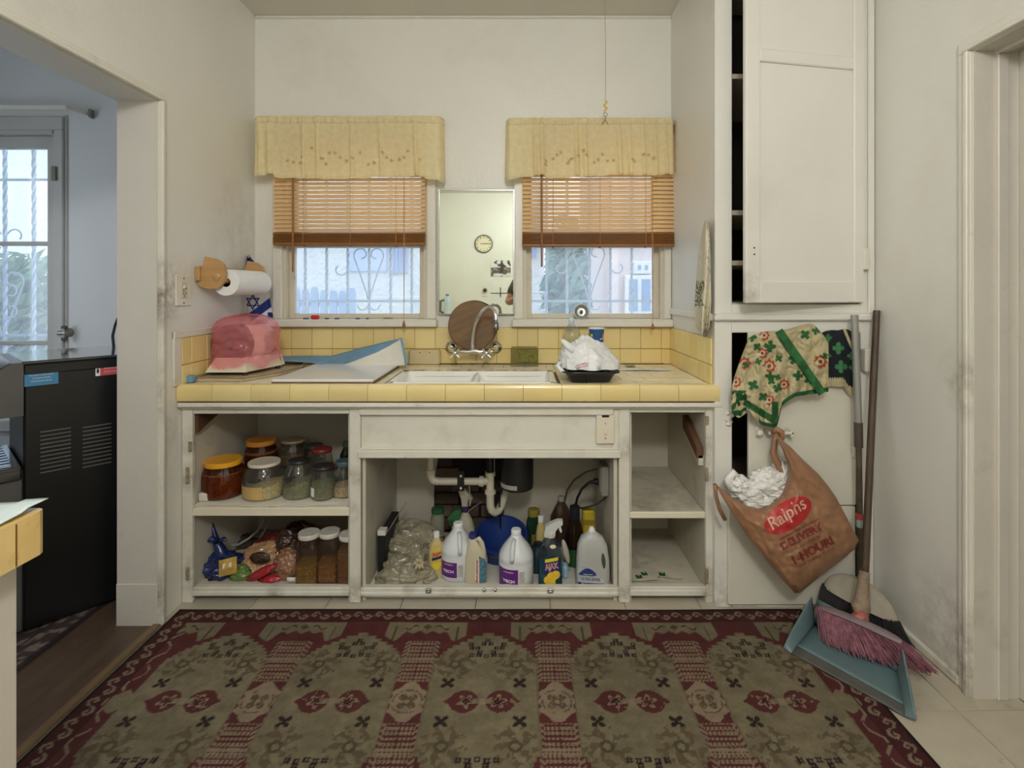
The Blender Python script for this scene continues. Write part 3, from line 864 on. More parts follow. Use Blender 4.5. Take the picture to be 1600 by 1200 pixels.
# ------------------------------------------------------------------ sink
sk = thing('kitchen_sink', 'white enamel double bowl sink set in the yellow tiled counter', 'sink', ((SX0 + SX1) / 2, 2.38, .72))
enam = mat('white_enamel', (244, 243, 236), rough=.15, var=.03, vscale=5, dirt=[((176, 160, 124), 7, .6, .85, .5)])
XD = -.21
mb = MB()
for b in ((SX0, SY0, SX0 + .035, SY1), (SX1 - .035, SY0, SX1, SY1), (SX0, SY0, SX1, SY0 + .022), (SX0, SY1 - .035, SX1, SY1)):
    mb.box(b[0], b[1], ZT - .02, b[2], b[3], ZT + .006, .005)
mb.build('rim', enam, sk)
MB().box(XD - .016, SY0 + .015, .80, XD + .016, SY1 - .02, ZT + .002, .012).build('divider', enam, sk, 60)
for a, b in ((SX0 + .03, XD - .012), (XD + .012, SX1 - .03)):
    cx, cy = (a + b) / 2, (SY0 + SY1) / 2 - .006; rx, ry = (b - a) / 2, (SY1 - SY0) / 2 - .024
    rr = [(cx, cy, ZT + .001, rx + .004, ry + .004, 9), (cx, cy, ZT - .03, rx, ry, 8), (cx, cy, .76, rx * .96, ry * .95, 6), (cx, cy, .728, rx * .88, ry * .86, 5), (cx, cy, .722, rx * .2, ry * .2, 2)]
    o = MB().loft(rr, 40, False, True).build('bowl', enam, sk, 50)
    MB().lathe([(.04, .724), (.036, .727), (.02, .724)], (cx, cy, 0), 16).build('drain', mat('chrome', (225, 225, 225), rough=.08, metal=1, var=.02), o)
# ------------------------------------------------------------------ pantry cupboard
pc = thing('pantry_cupboard', 'tall white built in pantry cupboard with a paneled door standing ajar', 'cupboard', (1.12, YP, 0))
X0, X1, X2 = .79, (1144 - CX) * YP / F, 1.386
LX0, LX1 = (1146 - CX) * YP / F, 1.374
YPB = YP + .022
part('stile', wall_m, (X0, YP, 0, X1, YPB, ZC), p=pc)
part('stile', wall_m, (X2, YP, 0, XR - .001, YPB, ZC), p=pc)
part('rail', wall_m, (X1, YP, cz_(520, YP), X2, YPB, 1.24), p=pc)
part('rail', wall_m, (X1, YP, 2.66, X2, YPB, ZC), p=pc)
part('rail', wall_m, (X1, YP, 0, X2, YPB, .018), p=pc)
mb = MB().box(X0 - .006, YP - .02, 1.172, XR - .001, YP + .001, 1.2, .006).box(X0 - .004, YP - .012, 1.2, XR - .002, YP + .001, 1.206, .002)
mb.build('ledge', wall_m, pc)
MB().box(XR - .03, YP - .014, 1.2, XR - .004, YP, ZC, .005).build('bead', wall_m, pc)
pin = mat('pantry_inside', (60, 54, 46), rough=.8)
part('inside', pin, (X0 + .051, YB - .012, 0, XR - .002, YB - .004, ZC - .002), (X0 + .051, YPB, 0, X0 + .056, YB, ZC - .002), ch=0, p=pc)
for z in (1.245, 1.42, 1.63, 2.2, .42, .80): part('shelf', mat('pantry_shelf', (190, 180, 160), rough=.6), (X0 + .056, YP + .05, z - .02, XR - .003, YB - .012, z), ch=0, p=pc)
# upper door, hinged at the far stile and standing ajar
dw_ = .53
def door(name, w_, zA, zB, rails, st=.062, loc=(0, 0, 0), ang=0., m=wall_m):
    """local: hinge at x=0, door runs to x=-w_, front face at y=-0.022"""
    mb = MB().box(-w_ + .002, -.012, zA + .002, -.002, -.002, zB - .002)
    d = mb.build('door', m, pc, loc=loc, rot=(0, 0, ang), org=(0, 0, 0))
    def sub(n, *b):
        q = MB()
        for t in b: q.box(*t, .004)
        return q.build(n, m, d, org=(0, 0, 0))
    sub('stile', (-w_, -.024, zA, -w_ + st, 0, zB)); sub('stile', (-st * .75, -.024, zA, 0, 0, zB))
    for a, b in rails: sub('rail', (-w_ + st, -.0235, a, -st * .75, 0, b))
    return d
d1 = door('door', dw_, 1.246, 2.645, [(1.246, 1.332), (2.185, 2.235), (2.56, 2.645)], loc=(X2 - .006 - pc.location.x, -.001, 0), ang=R(11))
for z in (1.38, 2.5): MB().box(-.006, -.03, z, .016, -.022, z + .085, .002).build('hinge', trim_m, d1, org=(0, 0, 0))
for z in (1.435, 1.46): MB().lathe([(.004, 0), (.003, .002)], (-dw_ + .035, -.0235, z), 8, '-y').build('screw_hole', dark_m, d1, org=(0, 0, 0))
# lower doors: flat slabs
lm = mat('lower_door_paint', (212, 208, 194), rough=.35, var=.03, vscale=3, bump=.2, bscale=30, bdist=.006, dirt=[((150, 138, 112), 4, .6, .9, .45)])
YD = 2.148
ld = MB().box((1170 - CX) * YD / F, YD, cz_(790, YD), (1338 - CX) * YD / F, YD + .02, cz_(519, YD), .004).build('lower_door', lm, pc)
MB().box((1139 - CX) * YD / F, YD + .004, .02, (1338 - CX) * YD / F, YD + .02, cz_(792, YD), .004).build('lower_door', lm, pc)
for (px, py, w_, h_) in ((1350, 562, 6, 18), (1330, 703, 5, 9)):
    a = at(px - w_, py + h_, YP); b = at(px + w_, py - h_, YP)
    MB().box(a[0], YD - .012, a[2], b[0], YP, b[2], .004).tube([(b[0], YD - .012, a[2]), (b[0], YD - .012, b[2])], .006, 8).build('hinge', trim_m, pc)
# latch: painted bolt with a cross pull
kn = MB(); c = at(1184, 673, YD)
kn.box(c[0] - .012, YD - .014, c[2] - .02, c[0] + .02, YD, c[2] + .02, .004).lathe([(.009, 0), (.009, .02), (.012, .022), (.012, .03), (.004, .034)], (c[0] - .004, YD - .005, c[2]), 12, '-y')
kn.build('latch', trim_m, ld, 40)
a = at(1193, 672, YD); b = at(1231, 672, YD)
MB().box(a[0], YD - .05, a[2] - .006, b[0], YD - .028, a[2] + .005, .003).box(b[0] - .012, YD - .05, a[2] - .016, b[0], YD, a[2] + .016, .003).box(a[0], YD - .04, a[2] - .006, a[0] + .01, YD, a[2] + .004, .002).build('pull', trim_m, ld)
c = at(1141, 652, YP); mb = MB()
for i in range(7): mb.blob((c[0] + random.uniform(-.012, .012), YP - .004, c[2] + (i - 3) * .009), (.012, .008, .008), 8, .3, 3, i)
mb.build('strike', trim_m, pc, 60)
# ------------------------------------------------------------------ ceiling lamp
cl = thing('ceiling_lamp', 'plain ceiling lamp base above the middle of the kitchen', 'lamp', (.10, .45, 2.70))
MB().lathe([(.0, ZC), (.07, ZC), (.075, ZC - .02), (.05, ZC - .05), (.025, ZC - .06), (.022, ZC - .075)], (.10, .45, 0), 24, cap0=False).build('canopy', mat('lamp_white', (230, 228, 222), rough=.4), cl, 40)

# ------------------------------------------------------------------ blinds
slat_m = mat('backlit_blind_wood', (246, 216, 170), rough=.4, var=.16, vscale=5, stretch=(1, 20, 20), transl=.42)  # slat wood with the window backlight lifted into its colour
slat_d = mat('unlit_blind_wood', (138, 92, 48), rough=.42, var=.16, vscale=5, stretch=(1, 20, 20))  # same wood darkened, for the unlit stack and fittings
cord_m = mat('blind_cord', (188, 140, 92), rough=.8)
def blind(label, pxl, pxr, wand_px, wand_y, cord_px, cord_y, pbot, group):
    Y = 2.757; k = Y / F
    x0, x1 = (pxl - CX) * k, (pxr - CX) * k
    t = thing('wooden_blind', label, 'blind', ((x0 + x1) / 2, Y, CAMZ - (pbot - HY) * k), group=group)
    zb = CAMZ - (pbot - HY) * k; zs = CAMZ - (363 - HY) * k; zt = 2.11
    MB().box(x0, Y - .02, zt, x1, Y + .028, zt + .04, .004).build('head_rail', slat_d, t)
    # one cambered slat, shared by every copy
    L = x1 - x0; mb = MB()
    def prof(s): return (s * .0135, .0018 * (1 - s * s))
    for i, (s0) in enumerate((-1, -.5, 0, .5, 1)): pass
    sec = [(-.0135, 0), (-.007, .0018), (0, .0024), (.007, .0018), (.0135, 0), (.0135, -.0018), (0, .0004), (-.0135, -.0018)]
    mb.prism(sec, -L / 2, L / 2, 'yz')
    tilt = R(49); n = int((zt - zs) / .0222); first = None
    for i in range(n):
        z = zs + .012 + (zt - zs - .012) * i / n
        c = (0, 0, z - zb)
        if first is None:
            first = mb.build('slat', slat_m, t, loc=c, org=(0, 0, 0), rot=(tilt, 0, 0))
        else:
            o = clone(first, c)
        o = first if i == 0 else o
        o.rotation_euler = (tilt + R(random.uniform(-2, 2)), 0, R(random.uniform(-.12, .12)))
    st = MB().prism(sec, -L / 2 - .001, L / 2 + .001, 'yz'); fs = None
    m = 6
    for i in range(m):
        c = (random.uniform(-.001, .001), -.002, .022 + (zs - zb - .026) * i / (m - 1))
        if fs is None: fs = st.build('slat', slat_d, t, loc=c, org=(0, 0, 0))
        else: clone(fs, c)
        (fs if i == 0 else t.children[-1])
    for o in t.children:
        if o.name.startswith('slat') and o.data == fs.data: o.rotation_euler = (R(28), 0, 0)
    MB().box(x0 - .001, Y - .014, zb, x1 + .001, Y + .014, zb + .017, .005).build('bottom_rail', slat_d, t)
    for px in (x0 + L * .20, x0 + L * .51, x0 + L * .81):
        MB().tube([(px, Y - .0165, zb + .01), (px, Y - .0165, zt)], .0011, 5).tube([(px + .004, Y + .016, zb + .01), (px + .004, Y + .016, zt)], .0011, 5).build('ladder_cord', cord_m, t)
        MB().lathe([(.006, zb - .006), (.006, zb + .001)], (px, Y, 0), 8).build('cord_button', slat_d, t)
    wx = (wand_px - CX) * (Y - .035) / F; wz = CAMZ - (wand_y - HY) * (Y - .035) / F
    MB().tube([(wx, Y - .03, zt), (wx + .002, Y - .035, wz)], .0052, 8).build('wand', slat_d, t, 60)
    cx = (cord_px - CX) * (Y - .04) / F; cz = CAMZ - (cord_y - HY) * (Y - .04) / F
    for d in (-.0025, .0025): MB().tube([(cx + d, Y - .03, zt), (cx + d * .8, Y - .032, 1.5), (cx, Y - .04, cz)], .0012, 5).build('lift_cord', cord_m, t)
    MB().lathe([(.002, .006), (.006, -.006), (.0085, -.022), (.006, -.026)], (cx, Y - .04, cz), 10).build('tassel', slat_d, t, 50)
    return t
blind('half raised orange wooden blind in the window beside the paper towels', 428, 664.5, 457, 425, 631, 503, 384, 'wooden blinds')
blind('half raised orange wooden blind in the window next to the pantry wall', 816.5, 1053, 846, 417, 1020, 507, 386, 'wooden blinds')

# ------------------------------------------------------------------ valances
val_m = mat('valance_cloth', attr='col', rough=.85, var=.06, vscale=40, transl=.46, bump=.15, bscale=300, bdist=.002, sheen=.2)
def valance(label, pxl, pxr, top, bots, folds, dots, seed):
    Y = 2.70; k = Y / F; x0, x1 = (pxl - CX) * k, (pxr - CX) * k; zt = CAMZ - (top - HY) * k
    rnd = random.Random(seed); L = x1 - x0
    t = thing('valance', label, 'valance', ((x0 + x1) / 2, Y, CAMZ - (278 - HY) * k))
    base = np.array(lin((250, 238, 194))[:3]); darkc = np.array(lin((214, 188, 128))[:3]); lightc = np.array(lin((250, 244, 214))[:3])
    def yoff(u, v):
        g = 0.
        for (f, a, wd) in folds:
            g -= 1.35 * a * math.exp(-((u - f - .012 * v) / wd) ** 2) * (.35 + .65 * v)
        g += .006 * mnoise.noise(Vector((u * 26 + seed, v * 1.2, 0))) * (.4 + v)
        if v < .12: g += .005 * math.sin(u * 170 + 3 * mnoise.noise(Vector((u * 20, 0, seed)))) * (1 if v > .05 else .25)
        ends = min(u, 1 - u)
        if ends < .03: g += .055 * (1 - ends / .03) ** 2
        return g
    def fn(u, v):
        zb = CAMZ - (interp([b[0] for b in bots], [b[1] for b in bots], pxl + u * (pxr - pxl)) - HY) * k + .004 * math.sin(u * 60 + seed) * .5
        ztop = zt + .0015 * math.sin(u * 150)
        x = x0 + L * u + (.006 * (u - .5) * 2 * v)
        y = Y + yoff(u, v)
        if v < .03: y += .012 * (1 - v / .03)
        return (min(max(x, XL + .004), XA - .004), y, ztop + (zb - ztop) * v)
    def colf(u, v):
        c = base.copy()
        px, py = u * (pxr - pxl), v * 98.
        for (dx, dy, kind) in dots:
            ddx, ddy = px - dx, py - dy; r = math.hypot(ddx, ddy)
            if r < 4.:
                a = math.atan2(ddy, ddx)
                if r < 1.0 + 2.2 * abs(math.cos(2.5 * a)): c = darkc if kind == 0 else lightc
        if abs(v - .115) < .006: c = c * .8
        if v > .955: c = c * .93
        return (*c, 1.)
    o = MB().grid(fn, 230, 76, colfn=colf).build('cloth', val_m, t, 180)
    MB().tube([(x0 + .012, YB - .002, zt - .012), (x0 + .012, Y + .02, zt - .012), (x0 + .03, Y + .012, zt - .012), (x1 - .03, Y + .012, zt - .012), (x1 - .012, Y + .02, zt - .012), (x1 - .012, YB - .002, zt - .012)], .006, 8).build('curtain_rod', trim_m, t, 60)
    MB().box(x1 - .014, YB - .05, zt - .03, x1 - .008, YB, zt + .002, .002).build('bracket', mat('brass_worn', (150, 130, 90), rough=.5, metal=.6), t)
    return t
def dotset(seed, W, n):
    rnd = random.Random(seed); out = []
    for i in range(n):
        out.append((80 * 0 + 60 + (W - 90) * i / n + rnd.uniform(-4, 4), 64 + 8 * math.sin(i * 1.3) + rnd.uniform(-6, 9), 0 if rnd.random() < .8 else 1))
    return out
valance('gathered sheer yellow valance over the window beside the paper towels', 393, 692, 180,
        [(393, 276), (428, 272), (432, 278), (520, 280), (600, 277), (660, 275), (664, 279), (690, 283), (692, 281)],
        [(.09, .018, .012), (.27, .02, .01), (.345, .024, .012), (.52, .02, .01), (.67, .018, .012), (.85, .02, .01), (.04, .014, .01)], dotset(1, 299, 26), 1)
valance('gathered sheer yellow valance next to the pantry wall', 790, 1056, 183,
        [(790, 276), (795, 281), (815, 277), (850, 274), (862, 279), (900, 277), (960, 273), (1020, 274), (1050, 272), (1056, 262)],
        [(.17, .02, .01), (.21, .022, .012), (.41, .026, .012), (.46, .02, .014), (.66, .022, .012), (.72, .014, .01), (.80, .018, .012), (.87, .016, .01), (.93, .016, .01)], dotset(2, 266, 26) + [(38, 38, 1), (56, 38, 1), (92, 37, 1), (131, 39, 1), (216, 39, 1)], 2)

# ------------------------------------------------------------------ mirror
YM = YB - .004
mz0, mz1 = CAMZ - (492 - HY) * 2.79 / F, CAMZ - (296 - HY) * 2.79 / F
mx0, mx1 = (684 - CX) * 2.79 / F, (804.5 - CX) * 2.79 / F
mi = thing('wall_mirror', 'thin framed rectangular mirror between the two windows', 'mirror', ((mx0 + mx1) / 2, YM, mz0))
mirror_m = mat('mirror_silver', (204, 210, 200), rough=.015, metal=1, var=.01)
MB().box(mx0 + .006, YM - .014, mz0 + .006, mx1 - .006, YM - .008, mz1 - .006).build('glass', mirror_m, mi)
fm = mat('mirror_frame', (190, 192, 186), rough=.25, metal=.85, var=.1, dirt=[((90, 86, 76), 14, .68, .8, .7)])
MB().box(mx0, YM - .018, mz0, mx0 + .008, YM, mz1, .002).box(mx1 - .010, YM - .018, mz0, mx1, YM, mz1, .002).box(mx0 + .008, YM - .018, mz1 - .007, mx1 - .01, YM, mz1, .002).box(mx0 + .008, YM - .018, mz0, mx1 - .01, YM, mz0 + .007, .002).build('frame', fm, mi)

# ------------------------------------------------------------------ faucet and cutting board
chrome = mat('chrome', (225, 225, 225), rough=.08, metal=1, var=.02)
fa = thing('kitchen_faucet', 'chrome wall mounted gooseneck faucet with two cross handles', 'faucet', (at(740, 548, 2.70)[0], 2.70, .96))
yf = 2.69
l_, r_ = at(712, 549, yf), at(770, 549, yf); zc = l_[2]
MB().tube([(l_[0], yf, zc), ((l_[0] + r_[0]) / 2 - .03, yf, zc - .003), ((l_[0] + r_[0]) / 2, yf, zc + .002), ((l_[0] + r_[0]) / 2 + .03, yf, zc - .003), (r_[0], yf, zc)], [.011, .012, .017, .012, .011], 14).build('bridge', chrome, fa, 60)
for (px, hx) in ((705, 712), (775, 762)):
    e = at(px, 543, YB - .012); h_ = at(hx, 549, yf)
    MB().lathe([(.033, 0), (.03, .008), (.018, .014), (.013, .02)], (e[0], YB - .013, e[2]), 20, '-y').build('escutcheon', chrome, fa, 50)
    MB().tube([(e[0], YB - .02, e[2]), (e[0], yf + .05, e[2] - .002), (h_[0], yf, zc)], .011, 12).build('supply_arm', chrome, fa, 60)
for px in (711, 760):
    c = at(px, 552, yf - .05)
    o = MB().tube([(c[0], yf, zc), (c[0], yf - .045, c[2])], [.012, .010], 12).lathe([(.013, 0), (.014, .012), (.009, .018), (.004, .02)], (c[0], yf - .04, c[2]), 16, '-y').build('valve', chrome, fa, 50)
    mb = MB()
    for k in range(4):
        a = R(45 + 90 * k); d = (math.cos(a), math.sin(a))
        mb.tube([(c[0], yf - .052, c[2]), (c[0] + d[0] * .022, yf - .052, c[2] + d[1] * .022), (c[0] + d[0] * .03, yf - .052, c[2] + d[1] * .03)], [.004, .0055, .0075], 8)
    mb.build('cross_handle', chrome, o, 60)
sp = [(739, 549, 2.69), (738.5, 538, 2.685), (739.5, 522, 2.68), (742.5, 507, 2.66), (748, 494, 2.63), (755, 485, 2.60), (763, 480.5, 2.57), (769, 481.5, 2.55), (773.5, 487, 2.535), (775, 495, 2.53), (775, 500, 2.528)]
MB().tube([at(*p) for p in sp], [.014, .0105] + [.0092] * 9, 14).build('spout', chrome, fa, 60)
c = at(775, 505, 2.527)
MB().lathe([(.008, .016), (.008, .005), (.0115, .002), (.0125, -.014), (.0135, -.018), (.0135, -.03), (.011, -.034)], c, 18).build('aerator', mat('aerator_metal', (120, 120, 118), rough=.25, metal=.9), fa, 50)
cb = thing('cutting_board', 'round brown wooden cutting board leaning behind the faucet', 'cutting board', (at(739, 513, 2.735)[0], 2.735, .985))
bm_ = mat('board_wood', (112, 82, 46), rough=.5, var=.3, vscale=4, stretch=(1.2, 1, 9), bump=.12, bscale=12, bdist=.003, dirt=[((70, 44, 28), 5, .55, .8, .6)])
rb = 38.6 * 2.735 / F
mb = MB().lathe([(0, -.011), (rb - .004, -.011), (rb, -.007), (rb, .007), (rb - .004, .011), (0, .011)], (0, 0, 0), 64, 'y', False, False)
mb.build('board', bm_, cb, 40, loc=(0, 0, rb + .002), rot=(R(-5), R(-22), 0), org=(0, 0, 0))

# ------------------------------------------------------------------ left wall: switch plate, towel holder, flag
pl = thing('outlet_plate', 'painted white switch and outlet plate on the wall beside the doorway', 'outlet', (XL, 2.2, 1.23))
pm = mat('plate_white', (222, 216, 204), rough=.35, dirt=[((130, 110, 84), 30, .6, .8, .5)])
MB().box(XL, 2.157, 1.231, XL + .007, 2.256, 1.358, .003).build('plate', pm, pl)
MB().box(XL + .006, 2.185, 1.262, XL + .010, 2.228, 1.33, .002).build('insert', mat('insert_cream', (206, 196, 174), rough=.4), pl)
MB().box(XL + .009, 2.195, 1.304, XL + .018, 2.205, 1.316, .002).build('toggle', pm, pl)
dk = mat('slot_dark', (52, 38, 28), rough=.7)
for (y, z) in ((2.199, 1.283), (2.214, 1.283), (2.206, 1.272), (2.215, 1.304), (2.2, 1.295)): MB().box(XL + .0095, y, z - .004, XL + .011, y + .003, z + .004).build('slot', dk, pl)
for z in (1.345, 1.243): MB().lathe([(.004, 0), (.003, .002)], (XL + .0065, 2.207, z), 8, 'x').build('screw', dk, pl)
# painter's board corner left on the wall edge above counter
tow = thing('paper_towel_holder', 'varnished wooden wall holder for paper towels with rounded end plates', 'towel holder', (XL, 2.42, 1.25))
pine = mat('varnished_pine', (184, 144, 94), rough=.35, var=.14, vscale=5, stretch=(1, 1, 6), coat=.2)
EPX = [(322, 401), (338, 404), (350, 412), (354, 426), (352, 440), (343, 450), (331, 452), (318, 449), (307, 445)]
def endplate(y, th):
    return MB().prism([(max(at(a, b, 2.31)[0], XL + .006), at(a, b, 2.31)[2]) for a, b in EPX], y, y + th, 'xz')
endplate(2.30, .02).build('end_plate', pine, tow)
endplate(2.655, .018).build('end_plate', pine, tow)
MB().box(XL + .001, 2.285, 1.335, XL + .022, 2.69, 1.40, .004).build('back_board', pine, tow)
MB().lathe([(.016, 0), (.016, .005), (.011, .008)], (XL + .088, 2.301, 1.354), 18, '-y').build('dowel_cap', pine, tow, 50)
MB().tube([(XL + .108, 2.31, 1.338), (XL + .108, 2.66, 1.338)], .013, 12).build('dowel', pine, tow, 60)
tr_ = thing('paper_towel_roll', 'white paper towel roll on the wooden holder', 'paper towels', (XL + .125, 2.45, 1.26))
mb = MB(); rr = .058
def roll(u, v):
    a = 2 * math.pi * u; r = rr * (1 - .02 * math.sin(3 * a))
    return (XL + .112 + r * math.cos(a), 2.333 + .30 * v, 1.330 + r * math.sin(a))
paper = mat('towel_paper', (238, 238, 236), rough=.9, var=.02, vscale=30, bump=.25, bscale=220, bdist=.002)
mb.grid(roll, 40, 6, closed=True)
for y in (2.333, 2.633):
    def ring(u, v, y=y):
        a = 2 * math.pi * u; r = .02 + (rr - .02) * v; return (XL + .112 + r * math.cos(a), y, 1.330 + r * math.sin(a))
    mb.grid(ring, 40, 3, closed=True)
mb.build('roll', paper, tr_, 40)
MB().tube([(XL + .112, 2.3335, 1.330), (XL + .112, 2.632, 1.330)], .0205, 16, cap=False).build('core', mat('card_core', (60, 46, 38), rough=.9), tr_, 60)
# flag: blue stripes and six pointed star on white cloth
fl = thing('small_flag', 'small white flag with blue stripes and star hanging in the corner behind the paper towels', 'flag', (at(400, 450, 2.745)[0], 2.745, 1.14))
W0 = np.array(lin((232, 233, 238))[:3]); B0 = np.array(lin((30, 52, 128))[:3])
def fl_px(u, v):
    l = interp([0, .3, .6, 1], [386, 381, 381, 393], v); r = interp([0, .12, .5, 1], [390, 400, 419, 427], v)
    px = l + (r - l) * u; py = 400 + 102 * v - 6 * u * (v > .5) * (v - .5) * 2
    return px, py
def flfn(u, v):
    px, py = fl_px(u, v); p = at(px, py, 2.70 + .012 * math.sin(u * 7 + v * 3) + .03 * u)
    return p
SU, SV = .38, .72
def flcol(u, v):
    px, py = fl_px(u, v); c = W0
    d = (px - 381) * .62 + (py - 400) * .78         # stripes run up to the corner
    if py < 421: c = B0
    s = (px - 400) * .60 + (py - 470) * .80
    if 9 < s < 22 and py > 455: c = B0
    if px > 418 and py > 488: c = B0
    x, y = px - 395, py - 472; rr_ = 12
    for sg in (1, -1):
        e = max(sg * y * 1., -sg * y * .5 + x * .866, -sg * y * .5 - x * .866)
        if 4.4 < e < 6.4: c = B0
    return (*c, 1)
MB().grid(flfn, 70, 130, colfn=flcol).build('cloth', mat('flag_cloth', attr='col', rough=.8, var=.04, vscale=20, transl=.25), fl, 180)
a, b = at(388, 402, 2.70), at(378, 372, 2.74)
MB().tube([(XL + .002, 2.75, 1.475), a], .004, 8).build('stick', pine, fl)

# ------------------------------------------------------------------ counter, near the doorway wall
tan_m = mat('tan_board', (188, 172, 142), rough=.45, var=.06, vscale=6, bump=.1, bscale=30)
tb = thing('drain_tray', 'tan board tray with cut corners lying under the bagged appliance', 'tray', (-1.24, 2.5, ZT))
pl_ = [(-1.398, 2.265), (-1.19, 2.265), (-1.11, 2.42), (-1.075, 2.60), (-1.11, 2.715), (-1.398, 2.715)]
MB().prism(pl_, ZT + .002, ZT + .014, 'xy').build('board', tan_m, tb)
pin_ = [(p[0], p[1], ZT + .018) for p in pl_]
MB().tube(pin_, .0065, 6, closed=True).build('rim', mat('tan_rim', (150, 134, 106), rough=.5), tb)
wb = MB().box(-1.035, 2.2, ZT + .010, -.615, 2.665, ZT + .022, .003)
t = thing('white_board', 'glossy white laminate board with brown edge lying beside the sink', 'board', (-.82, 2.43, ZT))
wb.build('top', mat('white_laminate', (226, 228, 232), rough=.16, var=.03, vscale=9, bump=.04, bscale=60, bdist=.002), t)
MB().box(-1.036, 2.199, ZT + .003, -.614, 2.666, ZT + .0105, .001).build('edge', mat('brown_edge', (122, 98, 70), rough=.7, var=.2), t)
# appliance under a pink bag
ap = thing('bagged_appliance', 'cream kitchen appliance with a round drum on the counter by the doorway', 'appliance', (-1.22, 2.42, ZT + .016))
ivory = mat('ivory_plastic', (226, 218, 198), rough=.35, var=.03)
zb_ = ZT + .03
mb = MB(); f0, f1 = at(322, 587, 2.335), at(384, 587, 2.335)
v = []
pts = [(-1.388, 2.33), (-1.212, 2.33), (-1.158, 2.56), (-1.158, 2.60), (-1.388, 2.60)]
tp = [(-1.36, 2.36), (-1.222, 2.36), (-1.175, 2.56), (-1.175, 2.59), (-1.36, 2.59)]
n5 = 5; vv = [(x, y, zb_) for x, y in pts] + [(x, y, zb_ + .055) for x, y in pts[0:0]] + [(x, y, zb_ + .06) for x, y in tp]
mb.add(vv, [(4, 3, 2, 1, 0), (5, 6, 7, 8, 9)] + [(i, (i + 1) % 5, 5 + (i + 1) % 5, 5 + i) for i in range(5)])
mb.build('base', ivory, ap)
for (x, y) in ((-1.365, 2.36), (-1.225, 2.355), (-1.175, 2.56), (-1.36, 2.57)): MB().lathe([(.012, ZT + .014), (.010, zb_ + .002)], (x, y, 0), 10).build('foot', dk, ap)
drum = mat('drum_brown', (112, 74, 54), rough=.5, var=.35, vscale=12)
MB().lathe([(.0, 0), (.082, 0), (.088, .006), (.088, .09), (.08, .1), (0, .1)], (-1.306, 2.37 + .1, zb_ + .118), 28, '-y', False, False).build('drum', drum, ap, 50)
MB().lathe([(.026, 0), (.022, .012), (.008, .02)], (-1.306, 2.37, zb_ + .118), 16, '-y').build('knob', mat('knob_brown', (70, 40, 30), rough=.4), ap, 50)
MB().box(-1.36, 2.42, zb_ + .05, -1.185, 2.57, zb_ + .2, .03).build('housing', ivory, ap, 50)
pink = mat('pink_film', (255, 152, 166), rough=.16, var=.08, vscale=7, transp=.66, transl=.1, coat=1.0, bump=.8, bscale=16, bdist=.02, stretch=(1, 1, 3))
def pinkfn(u, v):
    a = 2 * math.pi * u
    z = zb_ + .028 + .222 * (1 - v)
    k = (1 - (max(0, (.40 - v)) / .40) ** 3.2) ** .5 if v < .40 else 1.0
    k = max(k, .002)
    cx_c, cy_c = -1.272, 2.46
    rx, ry = .118, .135
    e = 3.2; c, s = math.cos(a), math.sin(a)
    x = math.copysign(abs(c) ** (2 / e), c); y = math.copysign(abs(s) ** (2 / e), s)
    w_ = 1 + .06 * mnoise.noise(Vector((x * 3, y * 3, v * 7))) + .05 * (.3 - abs(mnoise.noise(Vector((x * 4 + v * 5, y * 4, v * 9 - x * 5))))) + .025 * abs(mnoise.noise(Vector((x * 8, y * 8, v * 14 + x * 6)))) + (.05 * max(0, v - .8) / .2) * (1 + .6 * math.sin(a * 17))
    w_ += .022 * max(0, math.sin(a * 3 + v * 16)) ** 3 * min(1, v * 3) + .016 * max(0, math.sin(a * 7 - v * 11 + 2)) ** 4
    z += .012 * mnoise.noise(Vector((x * 5, y * 5, 3))) + (.014 * math.sin(a * 5 + 1) if v > .85 else 0)
    px_ = cx_c + rx * x * k * w_; 
    return (max(px_, XL + .012), cy_c + ry * y * k * w_, z)
t = thing('pink_plastic_bag', 'translucent pink plastic bag pulled over the cream appliance', 'plastic bag', (-1.225, 2.46, zb_ + .03))
MB().grid(pinkfn, 130, 70, closed=True).build('film', pink, t, 180)
# blue and white absorbent pad, one corner curled up
pad = thing('absorbent_pad', 'pale blue and white absorbent pad curled up against the tiles beside the sink', 'pad', (-.85, 2.74, ZT))
padb = mat('pad_blue', (120, 164, 196), rough=.6, var=.12, vscale=14, bump=.3, bscale=40, transl=.1)
padw = mat('pad_white', (220, 218, 206), rough=.8, var=.04, vscale=10, bump=.3, bscale=25, bdist=.008)
def padfn(u, v):
    px = 436 + 192 * u
    top = interp([436, 480, 520, 560, 600, 622, 628], [557, 556, 556, 545, 535, 530, 528], px); bot = interp([436, 490, 510, 535, 600, 628], [563, 567, 571, 572, 571.5, 571], px)
    Y = 2.735 - .04 * (1 - v) * 0 - .10 * v + .008 * math.sin(u * 14 + v * 2)
    p = at(px, top + (bot - top) * v, Y); return (p[0], p[1], max(p[2], ZT + .006))
MB().grid(padfn, 60, 12).build('blue_side', padb, pad, 180, solid=.003)
def padfn2(u, v):
    px = 533 + 97 * u; top = interp([533, 560, 590, 620, 628, 631], [572, 562, 550, 534, 527.5, 530], px); bot = interp([533, 600, 634], [573, 572.5, 571], px)
    Y = 2.63 - .03 * v - .01 * math.sin(u * 6); p = at(px + 3 * v * u, top + (bot - top) * v, Y); return (p[0], p[1], max(p[2], ZT + .005))
MB().grid(padfn2, 40, 14).build('white_side', padw, pad, 180, solid=.003)
pts = [at(625 + 1.5, 528, 2.615), at(630, 545, 2.61), at(633, 560, 2.60), at(635, 571, 2.595)]
mb = MB(); 
def edge(u, v):
    i = u * 3; k = min(int(i), 2); f = i - k; a, b = Vector(pts[k]), Vector(pts[k + 1]); p = a.lerp(b, f); return (p.x + .011 * (v - .3), p.y - .004, max(p.z, ZT + .004))
